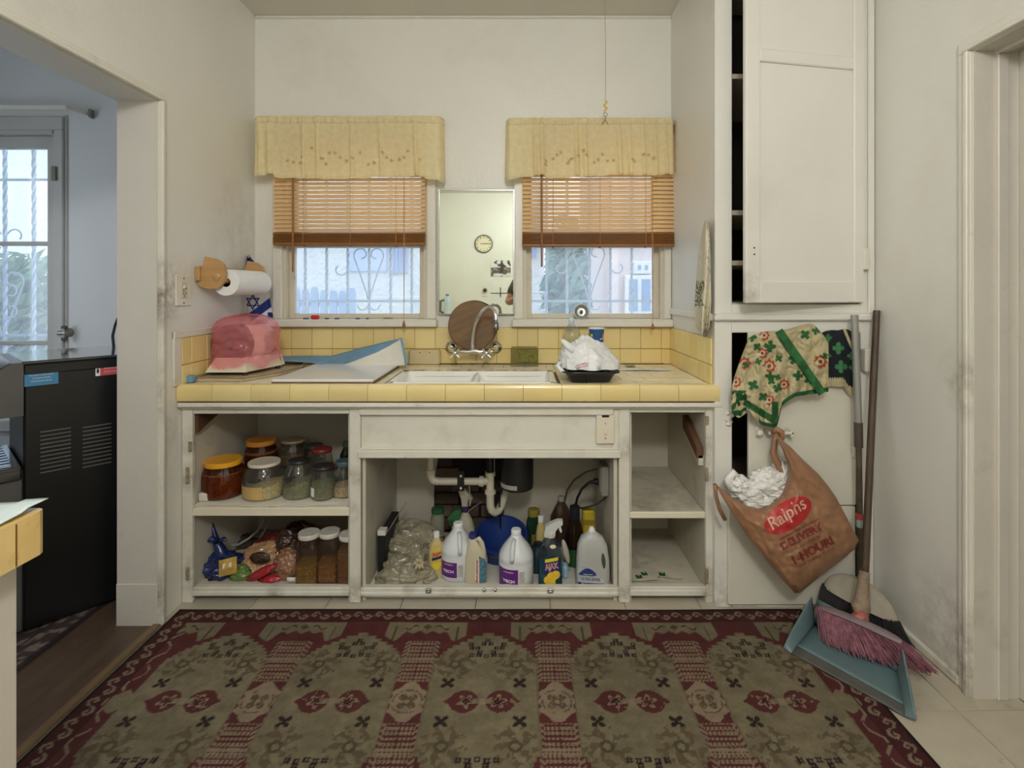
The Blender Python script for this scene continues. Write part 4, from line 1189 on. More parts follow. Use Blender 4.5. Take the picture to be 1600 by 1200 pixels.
mb.grid(edge, 12, 2).build('blue_hem', padb, pad, 180, solid=.002)
t = thing('eraser', 'small blue and white eraser at the end of the counter by the doorway', 'eraser', at(292, 596, 2.24))
MB().box(*at(283, 597, 2.235)[:1], 2.22, ZT + .002, at(291, 597, 2.235)[0], 2.255, ZT + .03, .006).build('white_end', mat('eraser_white', (225, 222, 214), rough=.7), t)
MB().box(at(291, 597, 2.235)[0], 2.219, ZT + .002, at(303, 597, 2.235)[0], 2.256, ZT + .032, .006).build('blue_end', mat('eraser_blue', (110, 150, 180), rough=.6), t)
# sill clutter
zs_ = WA[2]
t = thing('nail_brush', 'small red handled clip on the window sill beside the blind cord', 'clip', at(494, 500, 2.78))
MB().box(at(486, 0, 2.775)[0], 2.765, zs_, at(499, 0, 2.775)[0], 2.785, zs_ + .022, .006).build('body', mat('red_plastic', (196, 52, 60), rough=.35), t)
bl_p = mat('blue_scrap', (88, 104, 140), rough=.6)
for i, (px, w_) in enumerate(((474, 8), (508, 6), (523, 7), (556, 6), (572, 4))):
    x = at(px, 0, 2.785)[0]
    tag(MB().box(x, 2.775, zs_, x + w_ * .0034, 2.795, zs_ + .008, .003).build('peg', bl_p), ['tiny grey blue peg nearest the red clip on its towel side', 'tiny grey blue peg just beyond the red clip', 'tiny grey blue peg second beyond the red clip', 'tiny grey blue peg in the middle of the sill', 'smallest grey blue peg beside the tan ring'][i], 'peg', 'pegs on the window sill')
tag(MB().tube([at(606 + 7 * math.cos(k / 12 * 6.283), 0, 2.782)[:1] + (2.782 + .012 * math.sin(k / 12 * 6.283), zs_ + .006) for k in range(12)], .003, 6, closed=True).build('ring', mat('tan_rubber', (150, 124, 84), rough=.6)), 'tan ring lying on the window sill near the cord tassel', 'ring')
# soap dishes
sd = thing('soap_dish', 'beige ceramic soap dish fixed to the tiles beside the blue pad', 'soap dish', at(662, 571, 2.76))
cer = mat('beige_ceramic', (206, 188, 150), rough=.35, var=.1, vscale=14, dirt=[((130, 104, 66), 10, .6, .8, .5)])
a, b = at(638, 571, 2.755), at(687, 547, 2.755)
mb = MB().box(a[0], 2.755, a[2], b[0], YB - .01, b[2], .008); mb.build('body', cer, sd)
for px in (656, 671): MB().lathe([(.003, 0), (.0028, .002)], at(px, 551, 2.7545), 8, '-y').build('screw', dk, sd)
MB().box(a[0] + .004, 2.735, a[2] - .006, b[0] - .004, 2.757, a[2] + .004, .003).build('lip', cer, sd)
s2 = thing('soap_dish', 'clear plastic soap box holding a green scouring pad behind the sink', 'soap dish', at(819, 580, 2.70))
a, b = at(798, 580, 2.70), at(841, 544, 2.70)
MB().box(a[0], 2.70, a[2] + .001, b[0], YB - .015, b[2], .006).build('box', glass('box_plastic', (226, 226, 196), haze=.25, hazecol=(206, 200, 150), rough=.1), s2)
a, b = at(808, 568, 2.715), at(839, 547, 2.715)
gsp = mat('scourer_green', (156, 152, 88), rough=.95, var=.5, vscale=60, bump=1, bscale=120, bdist=.01)
MB().box(a[0], 2.715, a[2], b[0], 2.765, b[2], .01).build('scouring_pad', gsp, s2)

# ------------------------------------------------------------------ counter, pantry end
t = thing('black_tray', 'black plastic food tray beside the sink under a white bag', 'tray', (.295, 2.33, ZT))
blk = mat('black_plastic', (20, 20, 21), rough=.25, var=.2)
cx0, cy0 = .292, 2.325
rings = [(cx0, cy0, ZT + .002, .085, .085, 6), (cx0, cy0, ZT + .03, .1, .105, 6), (cx0, cy0, ZT + .048, .112, .12, 6), (cx0, cy0, ZT + .050, .122, .128, 6), (cx0, cy0, ZT + .046, .124, .13, 6)]
MB().loft(rings, 40, True, False).build('tray', blk, t, 40, solid=.0015)
t = thing('white_grocery_bag', 'crumpled white plastic grocery bag piled in the black tray', 'plastic bag', (cx0, cy0, ZT + .03))
whitefilm = mat('white_film', (244, 245, 246), rough=.35, var=.03, vscale=8, transl=.12, bump=.5, bscale=22, bdist=.012)
def wbag(u, v):
    a = 2 * math.pi * u; p = math.pi * (.5 * (1 - v) * 1.0); c, s = math.cos(a), math.sin(a)
    d = Vector((c * math.cos(p), s * math.cos(p), math.sin(p)))
    k = 1 + .16 * mnoise.noise(d * 2.6 + Vector((1, 5, 2))) + .10 * abs(mnoise.noise(d * 6 + Vector((4, 1, 0)))) + .05 * mnoise.noise(d * 14)
    hz = .125 - .045 * max(0, d.x) + .02 * max(0, -d.x)
    x = cx0 + .006 + .128 * d.x * k; y = max(cy0 + .102 * d.y * k, cy0 - .108); z = ZT + .052 + hz * d.z * k
    if v > .86: z = ZT + .056 + .006 * math.sin(a * 9) * (1 if d.y > -.3 else .3)
    return (x, y, z)
wg = MB().grid(wbag, 80, 40, closed=True).build('film', whitefilm, t, 180)
pk = MB()
q = [(891, 535), (884, 530), (877, 531), (881, 540)]
MB().tube([at(898, 548, 2.27), at(888, 541, 2.28), at(880, 533, 2.29), at(876, 531, 2.30)], [.018, .016, .010, .004], 10).build('handle', whitefilm, t, 180)
MB().tube([at(884, 585, 2.24), at(877, 578, 2.25), at(871, 572, 2.27), at(874, 567, 2.30), at(880, 568, 2.32)], [.006, .009, .009, .008, .006], 8).build('handle', whitefilm, t, 180)
redp = mat('red_print', (196, 60, 64), rough=.5)
mb = MB()
for ln in ([(898, 574), (904, 570), (910, 569), (915, 570), (920, 567)], [(900, 576), (908, 573), (914, 573), (919, 571)], [(910, 568.5), (914, 566.5), (918, 568)]):
    mb.tube([at(x, y, 2.196 + (.0 if False else 0.004 * abs(x - 912) / 10)) for x, y in ln], .0012, 5)
mb.build('red_marks', redp, t)
bt = thing('clear_bottle', 'empty clear plastic bottle with pale blue cap standing by the tiles', 'bottle', at(893, 560, 2.62))
pet = glass('clear_pet', (240, 243, 243), haze=.06, rough=.06, gloss=1.6)
bx, by = at(893, 500, 2.62)[0], 2.62
MB().lathe([(.043, ZT + .002), (.046, ZT + .012), (.046, ZT + .15), (.046, 1.065), (.043, 1.085), (.028, 1.112), (.013, 1.13), (.012, 1.142)], (bx, by, 0), 32).build('body', pet, bt, 50)
MB().lathe([(.0135, 1.136), (.0145, 1.139), (.0145, 1.154), (.012, 1.158)], (bx, by, 0), 20).build('cap', mat('cap_paleblue', (190, 214, 232), rough=.4), bt, 40)
cu_ = thing('paper_cup', 'tall blue paper cup with white rim behind the white bag', 'cup', at(932, 560, 2.66))
ux, uy = at(932, 500, 2.66)[0], 2.66
MB().lathe([(.030, ZT + .002), (.038, 1.104)], (ux, uy, 0), 32, cap1=False).build('body', mat('cup_blue', (36, 84, 140), rough=.35, var=.2, vscale=6), cu_, 60)
MB().tube([(ux + .0385 * math.cos(k / 24 * 6.2832), uy + .0385 * math.sin(k / 24 * 6.2832), 1.105) for k in range(24)], .003, 6, closed=True).build('rim', mat('cup_white', (240, 240, 240), rough=.4), cu_, 60)
def cupf(x, z): 
    r = .0305 + .008 * (z - ZT) / .2; a = -math.pi / 2 + x / r; return (ux + (r + .0008) * math.cos(a), uy + (r + .0008) * math.sin(a), z)
def patch(f, x0, x1, z0, z1, nu=10, nv=4, skew=0.): return MB().grid(lambda u, v: f(x0 + (x1 - x0) * u, z0 + (z1 - z0) * v + skew * (u - .5)), nu, nv)
patch(cupf, -.038, -.024, 1.065, 1.078).build('print', mat('print_yellow', (226, 206, 60), rough=.4), cu_)
patch(cupf, .026, .042, 1.058, 1.078, skew=.01).build('print', mat('print_orange', (206, 130, 110), rough=.4), cu_)
patch(cupf, .012, .04, 1.052, 1.056).build('print', mat('cup_white'), cu_)
st = thing('sink_strainer', 'round steel sink strainer propped on the window sill above the bottle', 'strainer', at(908.5, 503, 2.765))
sx, sz = at(908.5, 494, 2.765)[0], WA[2] + .041
mb = MB().lathe([(.0, .018), (.022, .016), (.032, .004), (.037, 0), (.040, .001), (.039, .004), (.032, .008), (.02, .02), (0, .022)], (0, 0, 0), 36, 'y', False, False)
mb.build('basket', mat('strainer_steel', (206, 206, 204), rough=.38, metal=.75), st, 40, loc=(0, 0, .040), rot=(R(-12), 0, 0), org=(0, 0, 0))
MB().lathe([(.008, .015), (.009, .0), (.005, -.006)], (0, 0, 0), 12, 'y').build('stopper', blk, st, 40, loc=(0, -.002, .040), rot=(R(-12), 0, 0), org=(0, 0, 0))
for k in range(16):
    a = k / 16 * 6.2832
    MB().lathe([(.0022, .0), (.002, -.001)], (0, 0, 0), 6, 'y').build('hole', dk, st, loc=(.022 * math.cos(a), .005, .040 + .022 * math.sin(a)), rot=(R(-12), 0, 0), org=(0, 0, 0))
st.location = (sx, 2.762, WA[2] + .001)
for (px0, px1, y0, y1, nm, lb) in ((966, 1046, 2.56, 2.63, 'paper_strip', 'white paper strip lying on the counter in the pantry corner'), (985, 1000, 2.68, 2.74, 'paper_scrap', 'greenish paper scrap behind the white strip on the counter')):
    x0, x1 = at(px0, 0, 2.6)[0], at(px1, 0, 2.6)[0]
    x1 = min(x1, XA - .02)
    m_ = mat('strip_white', (232, 230, 224), rough=.7) if nm == 'paper_strip' else mat('scrap_green', (156, 166, 120), rough=.8)
    o = MB().grid(lambda u, v: (x0 + (x1 - x0) * u, y0 + (y1 - y0) * v, ZT + .003 + .003 * abs(math.sin(u * 4 + v))), 16, 4).build(nm, m_, smooth=180)
    tag(o, lb, 'paper')
# ------------------------------------------------------------------ pantry side wall: dish towel on a blue hook
hk = thing('wall_hook', 'blue plastic ring hook on the side wall of the alcove', 'hook', (XA, 2.235, 1.5))
MB().tube([(XA - .006, 2.245 + .018 * math.cos(a), 1.485 + .04 * math.sin(a)) for a in [k / 20 * 6.2832 for k in range(20)]], .0045, 8, closed=True).box(XA - .008, 2.235, 1.52, XA - .001, 2.255, 1.56, .002).build('ring', mat('hook_blue', (64, 76, 140), rough=.4), hk, 60)
twl = thing('dish_towel', 'cream dish towel with a dark green pattern hanging on the alcove wall', 'towel', (XA - .02, 2.3, 1.1))
TC = np.array(lin((214, 206, 180))[:3]); TD = np.array(lin((96, 94, 66))[:3])
def twf(u, v):
    py = 345 + 180 * v
    l = interp([345, 360, 385, 420, 455, 480, 510, 525], [1101, 1098, 1094, 1090, 1087, 1085.5, 1087, 1097], py); r = interp([345, 360, 380, 400, 440, 470, 500, 512, 525], [1107, 1108.5, 1109.5, 1110, 1110.5, 1111, 1109, 1108, 1098], py)
    px = l + (r - l) * u
    X = XA - .012 - .02 * (1 - abs(2 * u - 1)) - .012 * math.sin(u * 9 + v * 4) * v - .01
    Y = X * F / (px - CX); return (X, Y, CAMZ - (py - HY) * Y / F)
def twc(u, v):
    n = mnoise.noise(Vector((u * 3 + 3, v * 9, 0))); c = TC
    if .52 < v < .74 and u < .55 + .2 * n:
        c = TD if mnoise.noise(Vector((u * 14, v * 44, 2))) > -.05 else TC * .8
    elif v > .74 and mnoise.noise(Vector((u * 10 + v * 20, v * 26, 5))) > .32: c = TC * .55
    elif v < .52 and u > .62 and mnoise.noise(Vector((u * 8, v * 30, 9))) > .22: c = TC * .6
    return (*c, 1)
MB().grid(twf, 44, 120, colfn=twc).build('cloth', mat('towel_cloth', attr='col', rough=.95, var=.08, vscale=50, bump=.3, bscale=250, bdist=.002), twl, 180, solid=.002)
# ------------------------------------------------------------------ ceiling string with hook
sg_ = thing('ceiling_string', 'thin string with a yellow knot and wire hook hanging from the ceiling', 'string', (at(946, 100, 2.6)[0], 2.6, 2.11))
X_ = at(946, 100, 2.6)[0]
MB().tube([(X_ - .004, 2.6, ZC), (X_ + .001, 2.6, 2.5), (X_, 2.6, 2.215)], .0014, 5).build('string', mat('string_tan', (176, 150, 110), rough=.9), sg_)
MB().tube([(X_ + .006 * math.sin(k * 1.1), 2.6 + .004 * math.cos(k * 1.3), 2.222 - k * .0052) for k in range(12)], [.004, .006, .003, .005, .006, .003, .005, .006, .004, .005, .003, .002], 6).build('knot', mat('knot_yellow', (216, 188, 96), rough=.7), sg_, 60)
wm = mat('wire_rust', (110, 88, 56), rough=.5, metal=.6)
MB().tube([(X_ + .009 * math.cos(a), 2.6, 2.155 + .009 * math.sin(a)) for a in [k / 14 * 6.2832 for k in range(14)]], .0015, 5, closed=True).tube([(X_, 2.6, 2.146), (X_, 2.6, 2.13), (X_ - .016, 2.6, 2.108)], .0017, 5).tube([(X_, 2.6, 2.13), (X_ + .014, 2.6, 2.106)], .0017, 5).build('wire_hook', wm, sg_)

cl2 = thing('ceiling_lamp', 'added lamp fixture on a short stem above the rear fill light', 'lamp', (.12, -.85, 2.58))  # made-up fixture, added to carry the rear fill light
MB().lathe([(.0, ZC), (.07, ZC), (.075, ZC - .02), (.05, ZC - .05), (.02, ZC - .06), (.018, ZC - .15), (.024, ZC - .155), (.022, ZC - .165)], (.12, -.85, 0), 24, cap0=False).build('canopy', mat('lamp_white'), cl2, 40)
# ------------------------------------------------------------------ jars
clear = glass('jar_glass', (236, 240, 232), haze=.13, hazecol=(220, 222, 214), rough=.04, gloss=1.2)
amber = glass('amber_glass', (206, 152, 92), haze=.16, hazecol=(150, 98, 50), rough=.05, gloss=1.2)
dusty = glass('dusty_glass', (206, 202, 186), haze=.16, hazecol=(190, 184, 164), rough=.1)
def lid_m(n, c): return mat('lid_%s' % n, c, rough=.35, var=.06, vscale=12)
def grain(n, c, v=.45, sc=130): return mat('grain_%s' % n, c, rough=.8, var=v, vscale=sc, bump=.8, bscale=sc, bdist=.004)
def jar(label, px, Y, zf, wpx, ytop, lid, lidr, lidh, gm_, fill=None, fillm=None, neck=.82, square=2.0, group='jars on the upper shelf', lab=None, slope=0.):
    cx, cy = at(px, 0, Y)[0], Y; r = wpx * .5 * Y / F; zt = CAMZ - (ytop - HY) * Y / F
    lr = r * lidr; zl = zt - lidh; hb = zl - zf
    t = thing('glass_jar', label, 'jar', (cx, cy, zf), group=group)
    e = square
    sh = min(.35, .05 / max(hb, .01) + .12)
    rings = [(cx, cy, zf + .001, r * .86, r * .86, e), (cx, cy, zf + .008, r * .98, r * .98, e), (cx, cy, zf + .02, r, r, e), (cx, cy, zf + hb * (1 - sh), r, r, e),
             (cx, cy, zf + hb * (1 - sh * .45), r * (neck + 1) / 2 * 1.02, r * (neck + 1) / 2 * 1.02, (e + 2) / 2), (cx, cy, zf + hb * .95, r * neck, r * neck, 2), (cx, cy, zl + .004, r * neck, r * neck, 2)]
    MB().loft(rings, 32, True, False).build('glass', gm_, t, 50)
    MB().lathe([(lr * .97, zl), (lr, zl + .002), (lr, zt - .003), (lr * .96, zt), (lr * .8, zt - .0015)], (cx, cy, 0), 32).build('lid', lid, t, 40)
    if fill:
        hf = zf + hb * fill; k = .965; mb = MB()
        def cf(u, v):
            a = 2 * math.pi * u; c, s = math.cos(a), math.sin(a)
            x = math.copysign(abs(c) ** (2 / e), c); y = math.copysign(abs(s) ** (2 / e), s)
            if v < .12: return (cx + r * .8 * x * (v / .12 + .02), cy + r * .8 * y * (v / .12 + .02), zf + .004)
            if v < .75: return (cx + r * k * x, cy + r * k * y, zf + .006 + (hf - zf - .006 + slope * x * r) * (v - .12) / .63)
            q = max(.01, 1 - (v - .75) / .25); return (cx + r * k * x * q, cy + r * k * y * q, hf + slope * x * r * q + .004 * mnoise.noise(Vector((x * 4 * q, y * 4 * q, 1))) + .004 * (1 - q))
        mb.grid(cf, 32, 16, closed=True); mb.build('contents', fillm, t, 60)
    if lab:
        a0, a1, z0, z1, lm_ = lab
        mb = MB().grid(lambda u, v: (cx + (r + .0008) * math.sin(a0 + (a1 - a0) * u), cy - (r + .0008) * math.cos(a0 + (a1 - a0) * u), zf + z0 + (z1 - z0) * v), 12, 2)
        o = mb.build('label', lm_, t); o['label'] = 'paper label'
    return t
U = ZS1 + .003
tanlab = mat('tan_label', (196, 164, 104), rough=.7, var=.1, vscale=40)
jar('wide amber jar with bright yellow lid nearest the open cabinet side', 349, 2.335, U, 61, 717, lid_m('yellow', (232, 166, 36)), .88, .022, amber, .8, grain('tea', (136, 90, 50)), .86)
jar('squat glass jar with white lid and tan paper label', 413, 2.33, U, 62, 720, lid_m('white', (216, 208, 188)), .76, .014, clear, .34, grain('oats', (206, 184, 140)), .74, lab=(-1.25, .35, .012, .062, tanlab), slope=.25)
jar('clear glass jar with black lid half full of grey green herbs', 467, 2.325, U, 47, 718, lid_m('black', (40, 40, 44)), .68, .012, clear, .42, grain('herb', (132, 126, 100)), .66, slope=.3)
jar('small clear jar with black lid and white barcode label', 505, 2.30, U, 36, 727, lid_m('black', (40, 40, 44)), .9, .014, clear, .55, grain('herb2', (122, 118, 92)), .84, lab=(-1.1, -.45, .018, .055, mat('white_label', (226, 226, 222), rough=.6)))
jar('glass jar of speckled beans with blue green lid against the centre stile', 538, 2.33, U, 36, 719, lid_m('teal', (70, 96, 104)), .72, .02, clear, .36, grain('beans', (190, 160, 132), .6, 160), .7)
jar('dark amber jar with orange lid in the back row', 408, 2.52, U, 48, 686, lid_m('orange', (198, 128, 44)), .9, .022, amber, .85, grain('tea2', (104, 68, 40)), .86)
jar('dusty jar with white rimmed brown lid in the back row', 458, 2.58, U, 44, 686, lid_m('tan', (150, 130, 104)), .8, .012, dusty, .7, grain('flour', (140, 118, 96)), .78)
jar('jar with black lid behind the red lidded jar', 490, 2.53, U, 31, 695, lid_m('black', (40, 40, 44)), .95, .018, dusty, .6, grain('herb3', (110, 98, 80)), .86)
jar('jar with dark red lid in the back row', 503, 2.45, U, 33, 700, lid_m('red', (128, 40, 40)), .92, .016, clear, .5, grain('spice', (120, 92, 70)), .86)
jar('small jar with dark red lid half hidden behind the barcode jar', 516, 2.40, U, 26, 728, lid_m('red', (128, 40, 40)), .95, .014, clear, .5, grain('spice2', (110, 84, 62)), .86)
jar('little dark lidded jar peeping between the labelled jar and the herb jar', 444, 2.42, U, 22, 731, lid_m('black', (40, 40, 44)), .95, .014, dusty, .5, grain('herb4', (90, 80, 62)), .86)
t = thing('herb_bottle', 'green bottle with dark cap in the back corner by the centre stile', 'bottle', at(541, 760, 2.5)[:2] + (U,))
c = at(541, 0, 2.5); zt = CAMZ - (690 - HY) * 2.5 / F
MB().lathe([(.026, U + .001), (.028, U + .01), (.028, zt - .06), (.014, zt - .03), (.013, zt - .016)], (c[0], 2.5, 0), 20).build('body', glass('green_glass', (120, 134, 84), haze=.15, hazecol=(80, 92, 50)), t, 50)
MB().lathe([(.016, zt - .022), (.016, zt)], (c[0], 2.5, 0), 16).build('cap', lid_m('darkgreen', (64, 76, 44)), t, 40)
t = thing('blue_brush', 'blue plastic strip handle sticking out against the cabinet side wall', 'brush', at(310, 755, 2.29))
MB().tube([at(301, 762, 2.26), at(310, 753, 2.29), at(322, 741, 2.36)], [.010, .012, .012], 8).build('handle', mat('blue_strip', (66, 140, 178), rough=.4), t, 60)
MB().box(S[0] - .008, 2.25, U, S[0] + .035, 2.45, U + .035, .006).build('pad', mat('brush_pad', (214, 208, 192), rough=.8), t)
# lower bay: square jars of grain
for i, (px, w_, top, c, Y, lb) in enumerate(((483, 33, 831, (176, 146, 74), 2.275, 'square clear jar of yellow grain with a white lid beside the bean packs'),
                                             (515, 32, 829, (172, 128, 78), 2.285, 'square clear jar of brown grain with a white lid, middle of the three'),
                                             (546, 32, 833, (150, 112, 78), 2.27, 'square clear jar with white lid touching the centre stile'))):
    jar(lb, px, Y, FL, w_, top, lid_m('white2', (206, 202, 190)), .98, .02, glass('jar_plastic', (214, 204, 190), haze=.24, hazecol=(170, 146, 126), rough=.12), .46 if i < 2 else .75, grain('rice%d' % i, c, .6, 170), .94, 5.0, 'square grain jars on the lower shelf')
# packs and bags
def pack(name, label, cat, c, r, m_, seed, rot=0., zmin=FL + .002, amp=.12, n=28):
    t = thing(name, label, cat, (c[0], c[1], max(zmin, c[2] - r[2])), rot if False else 0.)
    mb = MB().blob((0, 0, 0), r, 44, amp, 2.4, seed, cr=.22)
    mb.xf(Matrix.Translation(Vector(c)) @ Matrix.Rotation(-rot, 4, 'Y'))
    for i, p in enumerate(mb.v):
        if p[2] < zmin: mb.v[i] = (p[0], p[1], zmin + .0004 * (i % 3))
    mb.build('film', m_, t, 180); return t
beanfilm = mat('bean_film', (150, 110, 84), rough=.2, var=.45, vscale=90, bump=.6, bscale=100, bdist=.006, coat=.6)
redfilm = mat('red_film', (172, 44, 54), rough=.2, var=.2, vscale=14, bump=.5, bscale=26, bdist=.012, coat=.5)
kraft = mat('snack_film', (188, 150, 110), rough=.25, var=.2, vscale=12, bump=.5, bscale=24, bdist=.01, coat=.5)
bluef = mat('blue_bag_film', (34, 48, 96), rough=.22, var=.25, vscale=12, bump=.7, bscale=26, bdist=.014, coat=.5)
def flat_label(t, px0, px1, y0, y1, Y, m_, name='label', skew=0):
    q = [at(px0, y1, Y), at(px1, y1 - skew, Y), at(px1, y0 - skew, Y), at(px0, y0, Y)]
    mb = MB().grid(lambda u, v: tuple((1 - v) * ((1 - u) * q[0][k] + u * q[1][k]) + v * ((1 - u) * q[3][k] + u * q[2][k]) - (.010 * math.sin(math.pi * u) * math.sin(math.pi * v) if k == 1 else 0) for k in range(3)), 10, 8)
    return mb.build(name, m_, t, 180)
pack('brown_pack', 'dark brown paper packet at the back of the lower bay', 'packet', at(372, 862, 2.62), (.09, .06, .08), mat('dark_paper', (66, 50, 40), rough=.7, var=.3, vscale=14, bump=.5, bscale=24), 41)
pack('brown_pack', 'maroon packet at the back behind the bean packets', 'packet', at(470, 850, 2.62), (.09, .06, .10), mat('maroon_film', (74, 34, 34), rough=.35, var=.3, vscale=14, bump=.5, bscale=24, coat=.4), 42)
t = pack('blue_bag', 'crumpled dark blue plastic bag with a yellow label, twisted up at the top', 'plastic bag', at(350, 888, 2.36), (.078, .07, .062), bluef, 3, amp=.2)
mb = MB().tube([at(350, 878, 2.36), at(344, 858, 2.37), at(338, 845, 2.37), at(334, 830, 2.37), at(331, 816, 2.37)], [.040, .024, .015, .010, .005], 14)
mb.tube([at(340, 846, 2.36), at(330, 842, 2.34), at(322, 846, 2.33)], [.014, .013, .005], 8).tube([at(341, 846, 2.36), at(350, 842, 2.35), at(354, 845, 2.34)], [.012, .01, .004], 8)
mb.build('twisted_neck', bluef, t, 180)
flat_label(t, 342, 370, 876, 902, 2.272, mat('label_gold', (206, 168, 84), rough=.4, var=.25, vscale=60), skew=7)
flat_label(t, 347, 352, 882, 892, 2.266, mat('label_shine', (232, 226, 210), rough=.3), skew=2); flat_label(t, 357, 362, 880, 889, 2.264, mat('label_shine'), skew=2)  # small pale patches painted as glints on the gold label
pack('green_pack', 'crumpled light green snack pack beside the dark blue bag', 'packet', at(376, 897, 2.31), (.042, .03, .035), mat('green_film', (104, 132, 66), rough=.25, var=.2, vscale=20, bump=.5, bscale=30, coat=.5), 5)
t = pack('bean_pack', 'clear tan packet of dark beans with an oval window, lying at the back', 'packet', at(412, 874, 2.42), (.10, .06, .07), kraft, 8, R(20))
o = MB().blob(at(406, 872, 2.345), (.045, .012, .026), 20, .06, 2, 2).build('window', mat('dark_beans', (66, 44, 36), rough=.25, var=.4, vscale=120, bump=.8, bscale=120, coat=.5), t, 180)
t = pack('red_pack', 'glossy red packet with a ribbed end lying in front of the bean packets', 'packet', at(408, 895, 2.29), (.066, .022, .016), redfilm, 9, R(27), amp=.06)
pack('red_pack', 'crumpled red packet flat on the bay floor under the ribbed one', 'packet', at(424, 905, 2.30), (.05, .03, .02), redfilm, 11, R(8))
pack('red_pack', 'dark red packet with a pale fold lying on top of the pile', 'packet', at(420, 846, 2.46), (.10, .035, .028), mat('dark_red_film', (110, 36, 36), rough=.25, var=.2, bump=.5, bscale=24, coat=.5), 13, R(24), amp=.08)
t = pack('bean_pack', 'brown bean packet with white printed band next to the square jars', 'packet', at(451, 884, 2.33), (.056, .05, .066), beanfilm, 15)
flat_label(t, 448, 462, 902, 910, 2.268, mat('label_white2', (222, 216, 206), rough=.4))
pack('bean_pack', 'dark brown packet stacked behind the printed bean packet', 'packet', at(448, 852, 2.44), (.055, .05, .06), mat('dark_pack', (74, 50, 40), rough=.3, var=.4, vscale=30, bump=.5, bscale=30, coat=.4), 17)
pack('tan_pack', 'tan crumpled packet behind the green one on the bay floor', 'packet', at(392, 890, 2.38), (.05, .05, .05), kraft, 19)
t = thing('white_hose', 'thin white plastic hose curving through the lower cabinet bay', 'hose', at(400, 840, 2.6))
MB().tube([at(412, 812, 2.62), at(402, 830, 2.6), at(388, 842, 2.58), at(372, 851, 2.55), at(358, 852, 2.52)], .006, 8).tube([at(428, 812, 2.66), at(414, 828, 2.64), at(406, 840, 2.62)], .005, 8).build('hose', mat('hose_white', (176, 172, 160), rough=.4), t, 60)

# ------------------------------------------------------------------ plumbing under the sink
pv = thing('drain_pipes', 'white plastic drain pipes and trap hanging under the sink', 'pipe', at(720, 752, 2.5))
pvc = mat('pvc_white', (206, 200, 182), rough=.35, var=.05, vscale=10, dirt=[((140, 120, 86), 12, .62, .8, .5)])
Yp = 2.50
def P(*l): return [at(x, y, q) for x, y, q in l]
MB().tube(P((673, 690, Yp), (673, 736, Yp)), .0175, 14).build('pipe', pvc, pv, 60)
MB().tube(P((673, 734, Yp), (673.5, 744, Yp), (677, 750.5, Yp), (684, 752, Yp)), .0195, 14).tube(P((673, 733, Yp), (673, 740, Yp)), [.025, .0235], 14).build('elbow', pvc, pv, 60)
MB().tube(P((683, 752, Yp), (752, 752, Yp)), .0175, 14).build('pipe', pvc, pv, 60)
MB().tube(P((749, 752, Yp), (756, 752, Yp)), [.025, .025], 10).build('slip_nut', pvc, pv, 30)
MB().tube(P((756, 752, Yp), (768, 752, Yp)), .0175, 14).tube(P((766, 739, Yp), (766, 769, Yp)), .0185, 14).tube(P((766, 737, Yp), (766, 743, Yp)), .024, 14).build('tee', pvc, pv, 60)
MB().tube(P((766, 766, Yp), (766, 771, Yp)), .0265, 10).build('slip_nut', pvc, pv, 30)
MB().tube(P((766, 770, Yp), (766, 790, Yp), (768, 797, Yp), (773, 801, Yp + .01), (779, 798, Yp + .03), (784, 788, Yp + .06), (789, 772, Yp + .09), (793, 755, Yp + .12)), .0185, 14).build('trap', pvc, pv, 60)
MB().tube(P((766, 690, Yp), (766, 740, Yp)), .018, 12).build('tailpiece', mat('black_pipe', (24, 23, 22), rough=.5), pv, 60)
q = at(720, 752, Yp - .02)
MB().box(q[0] - .016, Yp - .024, q[2] - .045, q[0] + .016, Yp - .019, q[2] + .05, .002).build('strap', mat('black_pipe'), pv)
for dy in (-8, 11): MB().blob(at(720, 752 + dy, Yp - .03), (.005, .004, .006), 8, .2, 2, 1).build('wire_twist', mat('strip_white', (232, 230, 224), rough=.7), pv, 60)
dp = thing('garbage_disposer', 'black cylindrical waste disposer with a silver rating label', 'disposer', at(808, 765, 2.5))
rD = 25.5 * 2.5 / F; c = at(808, 0, 2.5); zb = CAMZ - (763 - HY) * 2.5 / F
MB().lathe([(rD * .8, zb), (rD * .97, zb + .008), (rD, zb + .03), (rD, .70), (rD * .7, .74)], (c[0], 2.5, 0), 36).build('body', mat('disposer_black', (30, 30, 30), rough=.45, var=.15), dp, 40)
MB().grid(lambda u, v: (c[0] + (rD + .001) * math.sin(-1.5 + 1.5 * u), 2.5 - (rD + .001) * math.cos(-1.5 + 1.5 * u), zb + .018 + .02 * v), 14, 2).build('label', mat('rating_label', (170, 168, 160), rough=.4, var=.2, vscale=120), dp)
t = thing('supply_hose', 'thin dark supply hose hanging beside the trap', 'hose', at(782, 780, 2.52))
MB().tube(P((786, 762, 2.49), (781, 775, 2.5), (780.5, 790, 2.52), (782, 815, 2.6), (783, 835, 2.66)), .004, 6).build('hose', mat('black_pipe'), t, 60)
t = thing('grey_wire', 'thin pale wire looped below the horizontal drain pipe', 'wire', at(732, 770, 2.47))
MB().tube(P((733, 759, 2.49), (734.5, 772, 2.48), (731, 783, 2.47)), .0022, 5).tube(P((732, 799, 2.5), (742, 791, 2.55), (752, 785, 2.6)), .0025, 5).tube(P((772.5, 715, 2.48), (772.5, 738, 2.48)), .002, 5).build('wire', mat('wire_grey', (150, 148, 140), rough=.5), t, 60)
